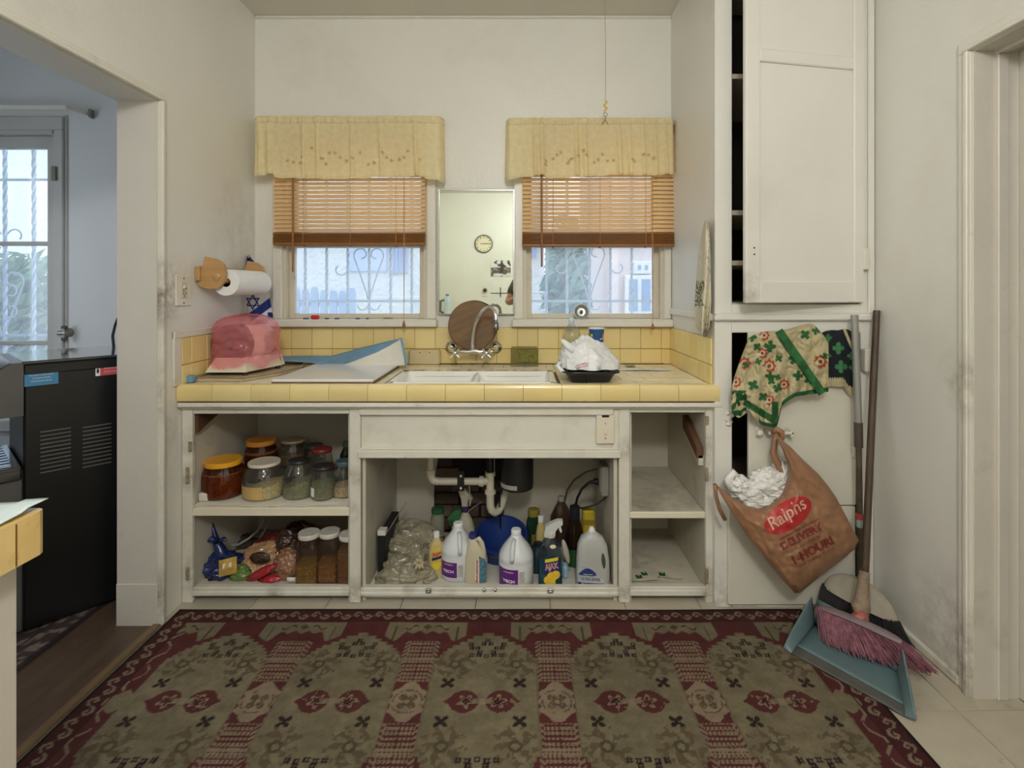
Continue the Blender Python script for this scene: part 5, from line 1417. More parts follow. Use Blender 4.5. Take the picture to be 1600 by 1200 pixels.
# outlet box and cords
ob = thing('outlet_box', 'grey metal outlet box on the side wall under the sink', 'outlet', at(944, 750, 2.36))
xo = S[3] - .019
MB().box(xo - .034, 2.33, CAMZ - (772 - HY) * 2.36 / F, xo, 2.43, CAMZ - (726 - HY) * 2.36 / F, .004).build('box', mat('outlet_grey', (150, 146, 136), rough=.4, metal=.3), ob)
MB().box(xo - .038, 2.345, CAMZ - (768 - HY) * 2.36 / F, xo - .033, 2.415, CAMZ - (730 - HY) * 2.36 / F, .002).build('cover', mat('outlet_cover', (176, 172, 162), rough=.35, metal=.5), ob)
rub = mat('rubber_black', (26, 25, 24), rough=.5)
t = thing('appliance_cord', 'thick black cord with plug running from the outlet box', 'cord', at(905, 780, 2.42))
MB().tube(P((937, 753, 2.40), (930, 752, 2.41), (920, 754, 2.42), (909, 764, 2.44), (902, 778, 2.46), (898, 796, 2.5)), [.012, .011, .0065, .006, .006, .006], 8).build('cord', rub, t, 60)
MB().tube(P((936, 753, 2.40), (928, 752, 2.41)), [.017, .014], 8).build('plug', rub, t, 50)
t = thing('grey_cable', 'grey cord arching above the bottles to the outlet box', 'cord', at(900, 760, 2.55))
MB().tube(P((934, 732, 2.44), (915, 738, 2.5), (897, 750, 2.58), (886, 766, 2.66), (882, 784, 2.7)), .0045, 6).build('cord', mat('cord_grey', (96, 90, 78), rough=.6), t, 60)
t = thing('brown_cable', 'dark cord sagging from the outlet box toward the amber bottle', 'cord', at(920, 790, 2.45))
MB().tube(P((948, 773, 2.38), (944, 780, 2.4), (930, 789, 2.44), (912, 794, 2.5), (900, 793, 2.55)), .005, 6).build('cord', mat('cord_brown', (78, 66, 52), rough=.6), t, 60)

# ------------------------------------------------------------------ bottles and bags under the sink
def front(rings):
    zs = [q[2] for q in rings]
    def f(x, z, off=.0012):
        cx = interp(zs, [q[0] for q in rings], z); cy = interp(zs, [q[1] for q in rings], z)
        rx = interp(zs, [q[3] for q in rings], z); ry = interp(zs, [q[4] for q in rings], z); e = interp(zs, [q[5] for q in rings], z)
        k = min(.999, abs(x - 0) / max(rx, 1e-4))
        return (cx + x, cy - ry * (1 - k ** e) ** (1 / e) - off, z)
    return f
plw = mat('jug_white', (214, 217, 220), rough=.35, var=.02, vscale=6)
purp = mat('label_purple', (96, 40, 124), rough=.35, var=.06, vscale=10)
whp = mat('print_white', (236, 234, 238), rough=.4)
redr = mat('print_red', (196, 40, 48), rough=.4)
def gallon(label, px, Y, wpx, ytop, lx0, lx1, lz0, lz1, flip=1):
    cx, cy = at(px, 0, Y)[0], Y; r = wpx * .5 * Y / F; zt = CAMZ - (ytop - HY) * Y / F; z0 = FM; h = zt - z0
    t = thing('bleach_jug', label, 'jug', (cx, cy, z0))
    H = lambda k: z0 + h * k
    rings = [(cx, cy, H(.004), r * .93, r * .93, 2.2), (cx, cy, H(.03), r, r, 2.2), (cx, cy, H(.44), r, r, 2.2), (cx, cy, H(.47), r * .975, r * .975, 2.2), (cx, cy, H(.50), r * 1.0, r * 1.0, 2.3), (cx, cy, H(.56), r * .97, r * .97, 2.4),
             (cx, cy, H(.66), r * .80, r * .80, 2.5), (cx, cy, H(.77), r * .56, r * .56, 2.3), (cx, cy, H(.86), r * .34, r * .34, 2), (cx, cy, H(.93), r * .26, r * .26, 2)]
    MB().loft(rings, 40, True, True).build('body', plw, t, 60)
    MB().lathe([(r * .28, H(.90)), (r * .29, H(.905)), (r * .285, H(.985)), (r * .25, H(1.0))], (cx, cy, 0), 28).build('cap', mat('cap_white', (236, 236, 236), rough=.4), t, 40)
    f = front(rings); s_ = flip
    hp = [f(s_ * r * .10, H(.86), .004), f(s_ * r * .16, H(.80), .012), f(s_ * r * .20, H(.70), .016), f(s_ * r * .22, H(.60), .010), f(s_ * r * .23, H(.53), -.002)]
    MB().tube(hp, [.009, .010, .0105, .010, .009], 12).build('handle', plw, t, 180)
    lp_ = [f(-s_ * r * .12, H(.84), .001), f(-s_ * r * .42, H(.70), .001), f(-s_ * r * .62, H(.56), .002), f(-s_ * r * .1, H(.52), .002)]
    lb = MB().grid(lambda u, v: f(r * (lx0 + (lx1 - lx0) * u), H(lz0 + (lz1 - lz0) * v)), 16, 6).build('label', purp, t, 180)
    lb['label'] = 'purple front label'
    g = lambda x, z: f(x, z, .0018)
    mb = MB(); put_text(mb, 'TECH', g, cx * 0 + r * (lx0 + lx1) / 2 + .0, H(lz0 + (lz1 - lz0) * .40), r * (lx1 - lx0) * .62, h * .052, 0, .03)
    put_text(mb, 'LINEN', g, r * (lx0 + lx1) / 2, H(lz0 + (lz1 - lz0) * .85), r * (lx1 - lx0) * .5, h * .02, 0, .02)
    mb.build('lettering', whp, lb)
    MB().grid(lambda u, v: f(r * (lx0 + (lx1 - lx0) * .7 * u), H(lz1 - .012 + .008 * v), .0018), 8, 1).build('red_line', redr, lb)
    MB().grid(lambda u, v: f(r * (lx1 + .06 + (.3) * u), H(lz0 + .02 + (lz1 - lz0 - .06) * v)), 8, 4).build('back_label', mat('label_grey', (176, 176, 172), rough=.6, var=.25, vscale=180), t)
    return t
gallon('white gallon jug with purple label standing by the squeeze bottle with a blue cap', 716, 2.37, 53, 816, -.97, .04, .10, .38, 1)
gallon('white gallon jug with purple label in front of the blue bucket', 806.5, 2.30, 54, 826, -.96, .12, .05, .40, -1)
# squeeze bottle with blue cap
Y = 2.32; cx = at(744, 0, Y)[0]; z0 = FM; zt = CAMZ - (832 - HY) * Y / F; h = zt - z0; hw = 17.5 * Y / F
t = thing('floor_cleaner_bottle', 'cream squeeze bottle with blue cap and red vertical lettering', 'bottle', (cx, Y, z0))
H = lambda k: z0 + h * k
rings = [(cx, Y, H(.003), hw, .03, 4), (cx, Y, H(.05), hw * 1.03, .032, 4), (cx, Y, H(.45), hw * 1.0, .032, 3.5), (cx - .003, Y, H(.62), hw * .82, .03, 3), (cx - .012, Y, H(.80), hw * .46, .024, 2.6), (cx - .016, Y, H(.86), hw * .36, .017, 2.2), (cx - .016, Y, H(.90), hw * .34, .016, 2)]
cream = mat('bottle_cream', (198, 190, 164), rough=.35, var=.04, vscale=8)
MB().loft(rings, 36).build('body', cream, t, 60)
MB().lathe([(.0165, H(.87)), (.0165, H(.97)), (.013, H(.975)), (.013, H(1.0))], (cx - .016, Y, 0), 24).build('cap', mat('cap_blue', (48, 56, 120), rough=.4), t, 40)
f = front(rings)
MB().tube([(cx - .004, Y - .008, H(.86)), (cx + .012, Y - .006, H(.89)), (cx + .024, Y - .006, H(.80)), (cx + .032, Y - .008, H(.64)), (cx + .037, Y - .008, H(.48))], [.006, .010, .011, .011, .011], 12).build('handle', cream, t, 180)
lb = MB().grid(lambda u, v: f(hw * (-.05 + .38 * u), H(.02 + .50 * v)), 4, 8).build('label_strip', mat('label_pale', (214, 206, 190), rough=.4), t)
mb = MB(); put_text(mb, 'Armstrong', lambda x, z: f(x, z, .002), hw * .135, H(.27), h * .48, hw * .27, R(-90), .03); mb.build('lettering', redr, lb)
MB().grid(lambda u, v: f(hw * (.34 + .62 * u), H(.02 + (.46 + .1 * (1 - u)) * v)), 8, 8).build('label', mat('label_teal_speckle', (84, 122, 142), rough=.4, var=.4, vscale=90), t)
# bucket
Y = 2.53; cx = at(783, 0, Y)[0]; z0 = FM; zt = CAMZ - (850 - HY) * 2.40 / F
t = thing('blue_bucket', 'round dark blue plastic bucket behind the white jugs', 'bucket', (cx, Y, z0))
blu = mat('bucket_blue', (34, 58, 124), rough=.35, var=.05)
rb_ = .122
def rim(a, r, z, k): return (cx + r * math.cos(a), Y + r * math.sin(a), z + k * math.sin(a) * r / rb_)
prof = [(.01, z0 + .002, 0), (rb_ * .76, z0 + .002, 0), (rb_ * .98, .125, .032), (rb_ * 1.03, .127, .034), (rb_ * 1.03, .137, .034), (rb_ * .95, .137, .034), (rb_ * .73, z0 + .008, 0), (.01, z0 + .008, 0)]
def bk(u, v):
    i = min(int(v * 7), 6); f_ = v * 7 - i; a_, b_ = prof[i], prof[i + 1]
    return rim(6.28319 * u, *(a_[k] + (b_[k] - a_[k]) * f_ for k in range(3)))
MB().grid(bk, 44, 7, closed=True).build('body', blu, t, 40)
MB().tube([rim(a_, rb_ * 1.04, .120, .034) for a_ in np.linspace(math.pi * 1.0, math.pi * 2.0, 16)], .003, 6).build('bail', mat('bail_metal', (120, 120, 120), rough=.35, metal=.8), t, 60)
# lemon spray cleaner
Y = 2.275; cx = at(860, 0, Y)[0]; z0 = FM; zt = CAMZ - (812 - HY) * Y / F; h = zt - z0; hw = 18.5 * Y / F
t = thing('spray_cleaner', 'clear trigger spray bottle of blue green cleaner with lemon label', 'spray bottle', (cx, Y, z0))
H = lambda k: z0 + h * k
rings = [(cx, Y, H(.003), hw, .026, 4), (cx, Y, H(.03), hw * 1.02, .028, 4), (cx, Y, H(.38), hw * .97, .028, 3.5), (cx, Y, H(.50), hw * .88, .027, 3), (cx, Y, H(.60), hw * .86, .026, 3), (cx, Y, H(.69), hw * .62, .022, 2.5), (cx + .002, Y, H(.735), hw * .33, .014, 2), (cx + .002, Y, H(.76), hw * .30, .013, 2)]
MB().loft(rings, 36, True, False).build('body', glass('spray_plastic', (196, 212, 220), haze=.25, hazecol=(120, 134, 146), rough=.08), t, 60)
ri = [(a, b, min(c, H(.40)), rx * .95, ry * .93, e) for a, b, c, rx, ry, e in rings[:4]]
MB().loft(ri, 36).build('liquid', mat('liquid_teal', (24, 104, 124), rough=.15, var=.1), t, 60)
wsp = mat('sprayer_white', (206, 206, 202), rough=.4)
MB().lathe([(hw * .36, H(.745)), (hw * .38, H(.76)), (hw * .36, H(.82)), (hw * .30, H(.83))], (cx + .002, Y, 0), 20).build('collar', wsp, t, 40)
sp_ = [at(x, y, Y) for x, y in ((850, 833), (852, 822), (861, 816), (871, 812), (879, 812), (879, 818), (872, 823), (868, 828), (867, 836), (858, 838), (851, 838))]
MB().prism([(p[0], p[2]) for p in sp_], Y - .013, Y + .013).build('spray_head', wsp, t)
tg = [at(x, y, Y) for x, y in ((873, 821), (876, 820), (878, 830), (876, 832), (873, 826))]
MB().prism([(p[0], p[2]) for p in tg], Y - .006, Y + .006).build('trigger', wsp, t)
f = front(rings)
lemon = mat('label_lemon', (224, 186, 56), rough=.4, var=.12, vscale=30); navy = mat('label_navy', (28, 40, 96), rough=.4)
lb = MB().grid(lambda u, v: f(hw * (-.55 + 1.3 * u), H(.26 + .16 * v) + .006 * (u - .5)), 12, 4).build('label', navy, t, 180)
MB().grid(lambda u, v: f(hw * (-.48 + 1.1 * u), H(.415 + .05 * v) + .010 * (u - .5), .0018), 12, 2).build('yellow_band', mat('print_yellow', (226, 206, 60), rough=.4), lb)
for (x, z, r_) in ((-.25, .14, .34), (.1, .19, .42), (.42, .22, .36), (.05, .10, .36)):
    MB().grid(lambda u, v, x=x, z=z, r_=r_: f(hw * (x + r_ * v * math.cos(6.2832 * u)), H(z) + hw * r_ * v * math.sin(6.2832 * u), .0016 + .0003 * z), 18, 2, closed=True).build('lemon', lemon, lb)
mb = MB(); put_text(mb, 'AJAX', lambda x, z: f(x, z, .0022), hw * .08, H(.335), hw * 1.14, h * .115, R(9), .05); mb.build('lettering_edge', whp, lb)
mb = MB(); put_text(mb, 'AJAX', lambda x, z: f(x, z, .0028), hw * .08, H(.335), hw * 1.08, h * .095, R(9), .01); mb.build('lettering', mat('print_red', (196, 40, 48)), lb)
MB().grid(lambda u, v: f(hw * (.18 + .26 * v * math.cos(6.2832 * u)), H(.635) + hw * .16 * v * math.sin(6.2832 * u), .0016), 18, 2, closed=True).build('round_sticker', mat('sticker_cream', (224, 216, 180), rough=.5), t)
# clear rinse-aid jug
Y = 2.275; cx = at(926, 0, Y)[0]; zt = CAMZ - (823 - HY) * Y / F; h = zt - z0; hw = 26.5 * Y / F
t = thing('rinse_aid_jug', 'translucent white jug with see through handle and dark blue label', 'jug', (cx, Y, z0))
H = lambda k: z0 + h * k
rings = [(cx, Y, H(.003), hw * .98, .036, 4), (cx, Y, H(.03), hw, .038, 4), (cx, Y, H(.45), hw * .96, .038, 3.6), (cx - .002, Y, H(.7), hw * .86, .036, 3.2), (cx - .003, Y, H(.84), hw * .64, .030, 2.8), (cx - .004, Y, H(.90), hw * .34, .02, 2.2), (cx - .004, Y, H(.93), hw * .22, .013, 2)]
MB().loft(rings, 40, True, True).build('body', mat('milky_plastic', (206, 208, 204), rough=.3, var=.05, vscale=9, transl=.3), t, 60)
MB().lathe([(.015, H(.92)), (.0155, H(.925)), (.0145, H(.965)), (.009, H(.97)), (.008, H(1.0)), (.005, H(1.005))], (cx - .004, Y, 0), 20).build('cap', mat('cap_white'), t, 40)
f = front(rings)
hs = [(.42, .60), (.62, .625), (.66, .48), (.70, .37), (.60, .40), (.50, .48)]
MB().grid(lambda u, v: f(hw * (.57 + (.08 - .10 * abs(2 * v - 1) ** 2 + .07) * (u - .5) * 1.6 + .06 * (.5 - v)), H(.37 + .25 * v), .0014), 6, 10).build('handle_shade_patch', mat('handle_shadow', (74, 72, 62), rough=.8), t)  # dark patch painted for the shaded handle opening
lb = MB().grid(lambda u, v: f(hw * (-.9 + (1.55 - .95 * max(0, v - .45)) * u), H(.02 + (.39 - .10 * u * u) * v)), 16, 8).build('label', mat('label_silver', (176, 178, 186), rough=.3, var=.15, vscale=12), t, 180)
MB().grid(lambda u, v: f(hw * (-.86 + 1.0 * u), H(.255 + (.12 - .10 * (2 * u - 1) ** 2) * v), .0018), 14, 4).build('blue_arc', mat('label_blue', (40, 58, 128), rough=.35), lb)
MB().grid(lambda u, v: f(hw * (-.9 + 1.5 * u), H(.02 + .12 * v) - .004 * u, .0018), 14, 4).build('blue_band', mat('label_indigo', (38, 34, 104), rough=.35), lb)
MB().grid(lambda u, v: f(hw * (-.66 + .66 * u), H(.262 + .035 * v) - .004 * u, .0024), 10, 2).build('black_bar', mat('label_black', (18, 18, 24), rough=.4), lb)
mb = MB(); put_text(mb, 'KIRKLAND', lambda x, z: f(x, z, .003), -hw * .33, H(.277), hw * .56, h * .018, R(-2), .02)
put_text(mb, '4X', lambda x, z: f(x, z, .0026), -hw * .62, H(.095), hw * .34, h * .065, R(-3), .03)
put_text(mb, 'CLEAN  DRY', lambda x, z: f(x, z, .0026), hw * .1, H(.088), hw * .8, h * .02, R(-3), .02); mb.build('lettering', whp, lb)
mb = MB(); put_text(mb, 'ULTRA SHINE', lambda x, z: f(x, z, .0024), -hw * .18, H(.195), hw * 1.1, h * .05, R(-3), .01); mb.build('lettering', mat('label_black'), lb)
# background bottles
def bottle(name, label, px, Y, wpx, ytop, m_, capm, capk=.12, neck=.35, e=2.4, cat='bottle', zf=FM, sh=.3):
    cx = at(px, 0, Y)[0]; hw = wpx * .5 * Y / F; zt = CAMZ - (ytop - HY) * Y / F; h = zt - zf; H = lambda k: zf + h * k
    t = thing(name, label, cat, (cx, Y, zf))
    k = 1 - capk
    rings = [(cx, Y, H(.004), hw * .95, hw * .8, e), (cx, Y, H(.03), hw, hw * .85, e), (cx, Y, H(k - sh), hw, hw * .85, e), (cx, Y, H(k - sh * .5), hw * (.5 + neck * .6), hw * (.45 + neck * .5), e), (cx, Y, H(k - .03), hw * neck, hw * neck, 2), (cx, Y, H(k), hw * neck, hw * neck, 2)]
    MB().loft(rings, 28).build('body', m_, t, 60)
    MB().lathe([(hw * neck * 1.1, H(k - .02)), (hw * neck * 1.15, H(k)), (hw * neck * 1.1, H(.99)), (hw * neck * .9, H(1.0))], (cx, Y, 0), 20).build('cap', capm, t, 40)
    return t, front(rings), H, hw
t, f, H, hw = bottle('dish_soap_bottle', 'cream dish soap bottle with red and yellow lemon label beside the tied bag', 682, 2.36, 24, 830, mat('soap_cream', (196, 180, 134), rough=.35), mat('cap_white'), .1, .35, 2.8)
lb = MB().grid(lambda u, v: f(hw * (-.5 + 1.4 * u), H(.22 + .50 * v) + .01 * u), 8, 6).build('label', mat('label_olive', (198, 176, 92), rough=.4, var=.15, vscale=30), t)
mb = MB(); put_text(mb, 'Ajax', lambda x, z: f(x, z, .002), hw * .2, H(.55), hw * 1.25, (H(1) - H(0)) * .13, R(24), .03); mb.build('lettering', mat('print_red'), lb)
MB().grid(lambda u, v: f(hw * (-.45 + 1.3 * u), H(.40 + .06 * v) + .012 * u, .0018), 8, 2).build('navy_band', navy, lb)
for (x, z) in ((-.1, .30), (.45, .32), (.15, .26)): MB().grid(lambda u, v, x=x, z=z: f(hw * (x + .36 * v * math.cos(6.2832 * u)), H(z) + hw * .36 * v * math.sin(6.2832 * u), .002), 14, 1, closed=True).build('lemon', mat('print_yellow'), lb)
def sprayer(label, px, Y, wpx, ytop, body, head, band, sgn=1):
    t, f, H, hw = bottle('spray_bottle', label, px, Y, wpx, ytop + 24, body, band, .10, .34, 2.6, 'spray bottle', sh=.38)
    q = [at(px + sgn * dx, ytop + dy, Y) for dx, dy in ((-10, 2), (-8, -2), (0, -1), (9, 8), (12, 13), (7, 14), (4, 12), (4, 24), (-5, 24), (-6, 12))]
    MB().prism([(p[0], p[2]) for p in q], Y - .012, Y + .012).build('spray_head', head, t)
    q = [at(px + sgn * dx, ytop + dy, Y) for dx, dy in ((7, 13), (10, 13), (8, 24), (6, 24))]
    MB().prism([(p[0], p[2]) for p in q], Y - .005, Y + .005).build('trigger', head, t); return t
greyw = mat('sprayer_greyed', (176, 170, 152), rough=.45)
sprayer('tall cream trigger spray bottle with purple collar behind the gallon jug', 727, 2.56, 30, 766, greyw, greyw, mat('collar_purple', (64, 44, 92), rough=.4))
sprayer('cream trigger spray bottle with green trigger behind the gallon jug', 711, 2.54, 28, 797, greyw, mat('spray_green', (52, 104, 62), rough=.4), greyw, -1)
bottle('cleaner_bottle', 'pale bottle with white and green screw lid behind the plastic bags', 684, 2.6, 22, 793, mat('bottle_greygreen', (134, 134, 118), rough=.4), mat('lid_green2', (46, 88, 62), rough=.4), .1, .8)
c = at(684, 793, 2.6); 
t, f, H, hw = bottle('dish_soap_bottle', 'dark green bottle with yellow cap at the back beside the bucket', 834, 2.6, 24, 795, mat('soap_green', (30, 60, 42), rough=.25), mat('cap_olive', (150, 132, 58), rough=.4), .14, .7, 2.4)
MB().grid(lambda u, v: f(hw * (-.3 + 1.0 * u), H(.18 + .25 * v)), 6, 2).build('label', mat('label_gold2', (140, 112, 56), rough=.4, var=.2, vscale=50), t)
bottle('mustard_bottle', 'small cream yellow squeeze bottle leaning on the dark green bottle', 845, 2.52, 16, 806, mat('soap_paleyellow', (190, 172, 112), rough=.35), mat('cap_white'), .12, .5)
bottle('cleaner_bottle', 'pale blue clear bottle half hidden behind the lemon spray bottle', 841, 2.40, 28, 848, glass('pale_blue_plastic', (150, 190, 206), haze=.35, hazecol=(120, 152, 166), rough=.1), mat('cap_navy', (30, 34, 54), rough=.4), .06, .5, 2.6)
bottle('vinegar_bottle', 'large dusty clear bottle with white cap against the back panel', 877, 2.66, 34, 775, glass('pinkish_plastic', (190, 172, 158), haze=.30, hazecol=(150, 128, 112), rough=.1), mat('cap_dusty', (170, 164, 150), rough=.5), .08, .28, 2, sh=.35)
t, f, H, hw = bottle('amber_soap_bottle', 'amber bottle of green liquid with a black cap under the cord', 898, 2.46, 32, 790, glass('brown_plastic', (150, 118, 84), haze=.28, hazecol=(104, 80, 56), rough=.07), mat('cap_blackish', (26, 28, 36), rough=.4), .2, .45, 2, sh=.4)
zz = H(0); MB().lathe([(.01, zz + .003), (hw * .92, zz + .004), (hw * .94, zz + .08), (.01, zz + .082)], (at(898, 0, 2.46)[0], 2.46, 0), 24).build('liquid', mat('liquid_green', (40, 88, 44), rough=.2), t, 50)
t = thing('sponge_pack', 'yellow packet of sponges standing behind the translucent jug', 'packet', at(919, 830, 2.52)[:2] + (FM,))
a, b = at(910, 0, 2.52)[0], at(929, 0, 2.52)[0]
MB().box(a, 2.50, FM + .001, b, 2.55, CAMZ - (796 - HY) * 2.52 / F, .008).build('packet', mat('packet_yellow', (196, 172, 44), rough=.4, var=.1, vscale=20), t)
MB().box(a - .0008, 2.4985, .19, b + .0008, 2.5015, .215, .0005).build('label', mat('packet_olive', (150, 128, 40), rough=.4), t)
t = thing('sponge_cloth', 'pale blue folded cloth standing beside the lemon spray bottle', 'cloth', at(884, 912, 2.34)[:2] + (FM,))
MB().box(at(878, 0, 2.34)[0], 2.32, FM + .001, at(888, 0, 2.34)[0], 2.37, CAMZ - (882 - HY) * 2.34 / F, .01).build('cloth', mat('cloth_paleblue', (150, 188, 206), rough=.8, var=.08, vscale=40), t)
t = thing('white_brush', 'white oval brush leaning between the spray bottle and the amber bottle', 'brush', at(884, 880, 2.40)[:2] + (FM,))
MB().blob(at(884, 862, 2.38), (.014, .012, .055), 16, .04, 2, 2).xf(Matrix.Translation(Vector(at(884, 862, 2.38))) @ Matrix.Rotation(R(-14), 4, 'Y') @ Matrix.Translation(-Vector(at(884, 862, 2.38)))).build('head', mat('brush_white', (196, 190, 176), rough=.6), t, 180)
MB().tube([at(886, 885, 2.39), at(888, 900, 2.40), (at(889, 905, 2.40)[0], 2.40, FM + .004)], .007, 8).build('handle', mat('brush_white'), t, 60)
# black and white box, bags
t = thing('black_box', 'flat black box with a white end and torn open top standing against the cabinet partition', 'box', at(598, 900, 2.42)[:2] + (FM,))
xb0, xb1 = at(590, 0, 2.36)[0], at(602, 0, 2.36)[0]
MB().box(xb0, 2.36, FM + .001, xb1, 2.62, .205, .002).build('body', mat('box_black', (24, 24, 26), rough=.5), t)
MB().box(xb0 - .001, 2.358, .205, xb1 + .001, 2.40, .228, .002).build('white_end', mat('box_white', (216, 212, 204), rough=.6), t)
MB().grid(lambda u, v: (xb1 + .002 + .03 * u + .008 * v, 2.41 + .2 * v, .206 + .05 * u), 4, 4).build('flap', mat('box_card', (170, 156, 130), rough=.8), t, solid=.002)
dust = mat('dusty_film', (188, 180, 156), rough=.25, var=.2, vscale=9, bump=.6, bscale=36, bdist=.012, transp=.34, transl=.12, coat=1.0)
def filmbag(label, c, r, seed, m_, tie=None, zmin=FM + .002, amp=.16):
    t = thing('plastic_bag', label, 'plastic bag', (c[0], c[1], zmin))
    mb = MB().blob(c, r, 110, amp, 1.8, seed, zmin, cr=.13)
    if tie:
        for i, q in enumerate(mb.v):
            dx, dy, dz = q[0] - tie[0], q[1] - tie[1], q[2] - tie[2]; dd = math.sqrt(dx * dx + dy * dy + dz * dz)
            w_ = .006 * math.sin(math.atan2(dz, dx) * 22 + 2 * math.sin(dd * 40)) * math.exp(-dd / .055) * min(1, dd / .02)
            n_ = Vector((q[0] - c[0], q[1] - c[1], q[2] - c[2])).normalized(); pull = .35 * math.exp(-(dd / .03) ** 2)
            mb.v[i] = (q[0] + n_.x * w_ + (tie[0] - q[0]) * pull, q[1] + n_.y * w_ + (tie[1] - q[1]) * pull, max(q[2] + n_.z * w_ + (tie[2] - q[2]) * pull, zmin))
    mb.build('film', m_, t, 180)
    if tie:
        mb = MB()
        T_ = Vector(tie)
        for k in range(9):
            a = k / 9 * 6.2832; d = Vector((math.cos(a), -.3, math.sin(a) + .3)).normalized()
            mb.tube([T_, T_ + d * .012 + Vector((0, -.004, .004)), T_ + d * .024 + Vector((0, -.006, .006 * math.sin(k * 3)))], [.004, .008, .005], 6)
        mb.build('knot', mat('film_knot', (196, 184, 152), rough=.4, var=.1, transl=.2), t, 180)
    MB().blob((c[0], c[1] + .01, c[2] - r[2] * .12), (r[0] * .8, r[1] * .78, r[2] * .72), 18, .2, 3, seed + 2, zmin + .002).build('contents', mat('bag_stuff_%d' % seed, (96, 92, 60) if seed != 22 else (120, 132, 84), rough=.8, var=.5, vscale=22), t, 180)
    return t
filmbag('dusty clear plastic bag tied in a knot at the front of the sink bay', at(634, 900, 2.33), (.112, .085, .078), 21, dust, at(655, 880, 2.25))
filmbag('open clear plastic bag of green rags behind the tied bag', at(638, 868, 2.47), (.12, .09, .085), 22, dust, None)
filmbag('flattened grey plastic bag draped on top of the bag pile', at(646, 842, 2.54), (.125, .075, .075), 23, dust, at(676, 846, 2.46))
# dirty papers with green marks in the empty bay
pg = mat('print_green', (34, 84, 58), rough=.6)
for i, (px, py, w_, d_, rz, lb) in enumerate(((1010, 870, .12, .10, .2, 'stained paper sheet at the back of the empty bay'), (1040, 897, .13, .08, -.15, 'white paper sheet with one green mark on the empty bay floor'), (1002, 900, .12, .10, .1, 'paper sheet with two green marks on the empty bay floor'))):
    Y = F * (CAMZ - FR) / (py - HY); x = at(px, 0, Y)[0]
    t = thing('paper_sheet', lb, 'paper', (x, Y, FR), rz)
    MB().grid(lambda u, v: ((u - .5) * w_, (v - .5) * d_, .002 + .0015 * i + .004 * abs(math.sin(u * 3 + v * 2 + i))), 8, 6).build('sheet', mat('stained_paper', (196, 190, 172), rough=.85, var=.06, vscale=12, dirt=[((120, 104, 78), 14, .6, .8, .6)]), t, 180, org=(0, 0, 0))
    for k in range((0, 1, 2)[i]):
        mb = MB(); mb.add([(k * .03 - .03 + dx, k * .02 - .02 + dy, .0095) for dx, dy in ((0, -.014), (.008, -.014), (.008, 0), (.018, -.014), (.026, -.014), (.026, .014), (.018, .014), (.018, 0), (.008, .014), (0, .014))], [(0, 1, 8, 9), (1, 3, 7, 8), (3, 4, 5, 6)])
        mb.build('green_mark', pg, t, org=(0, 0, 0))
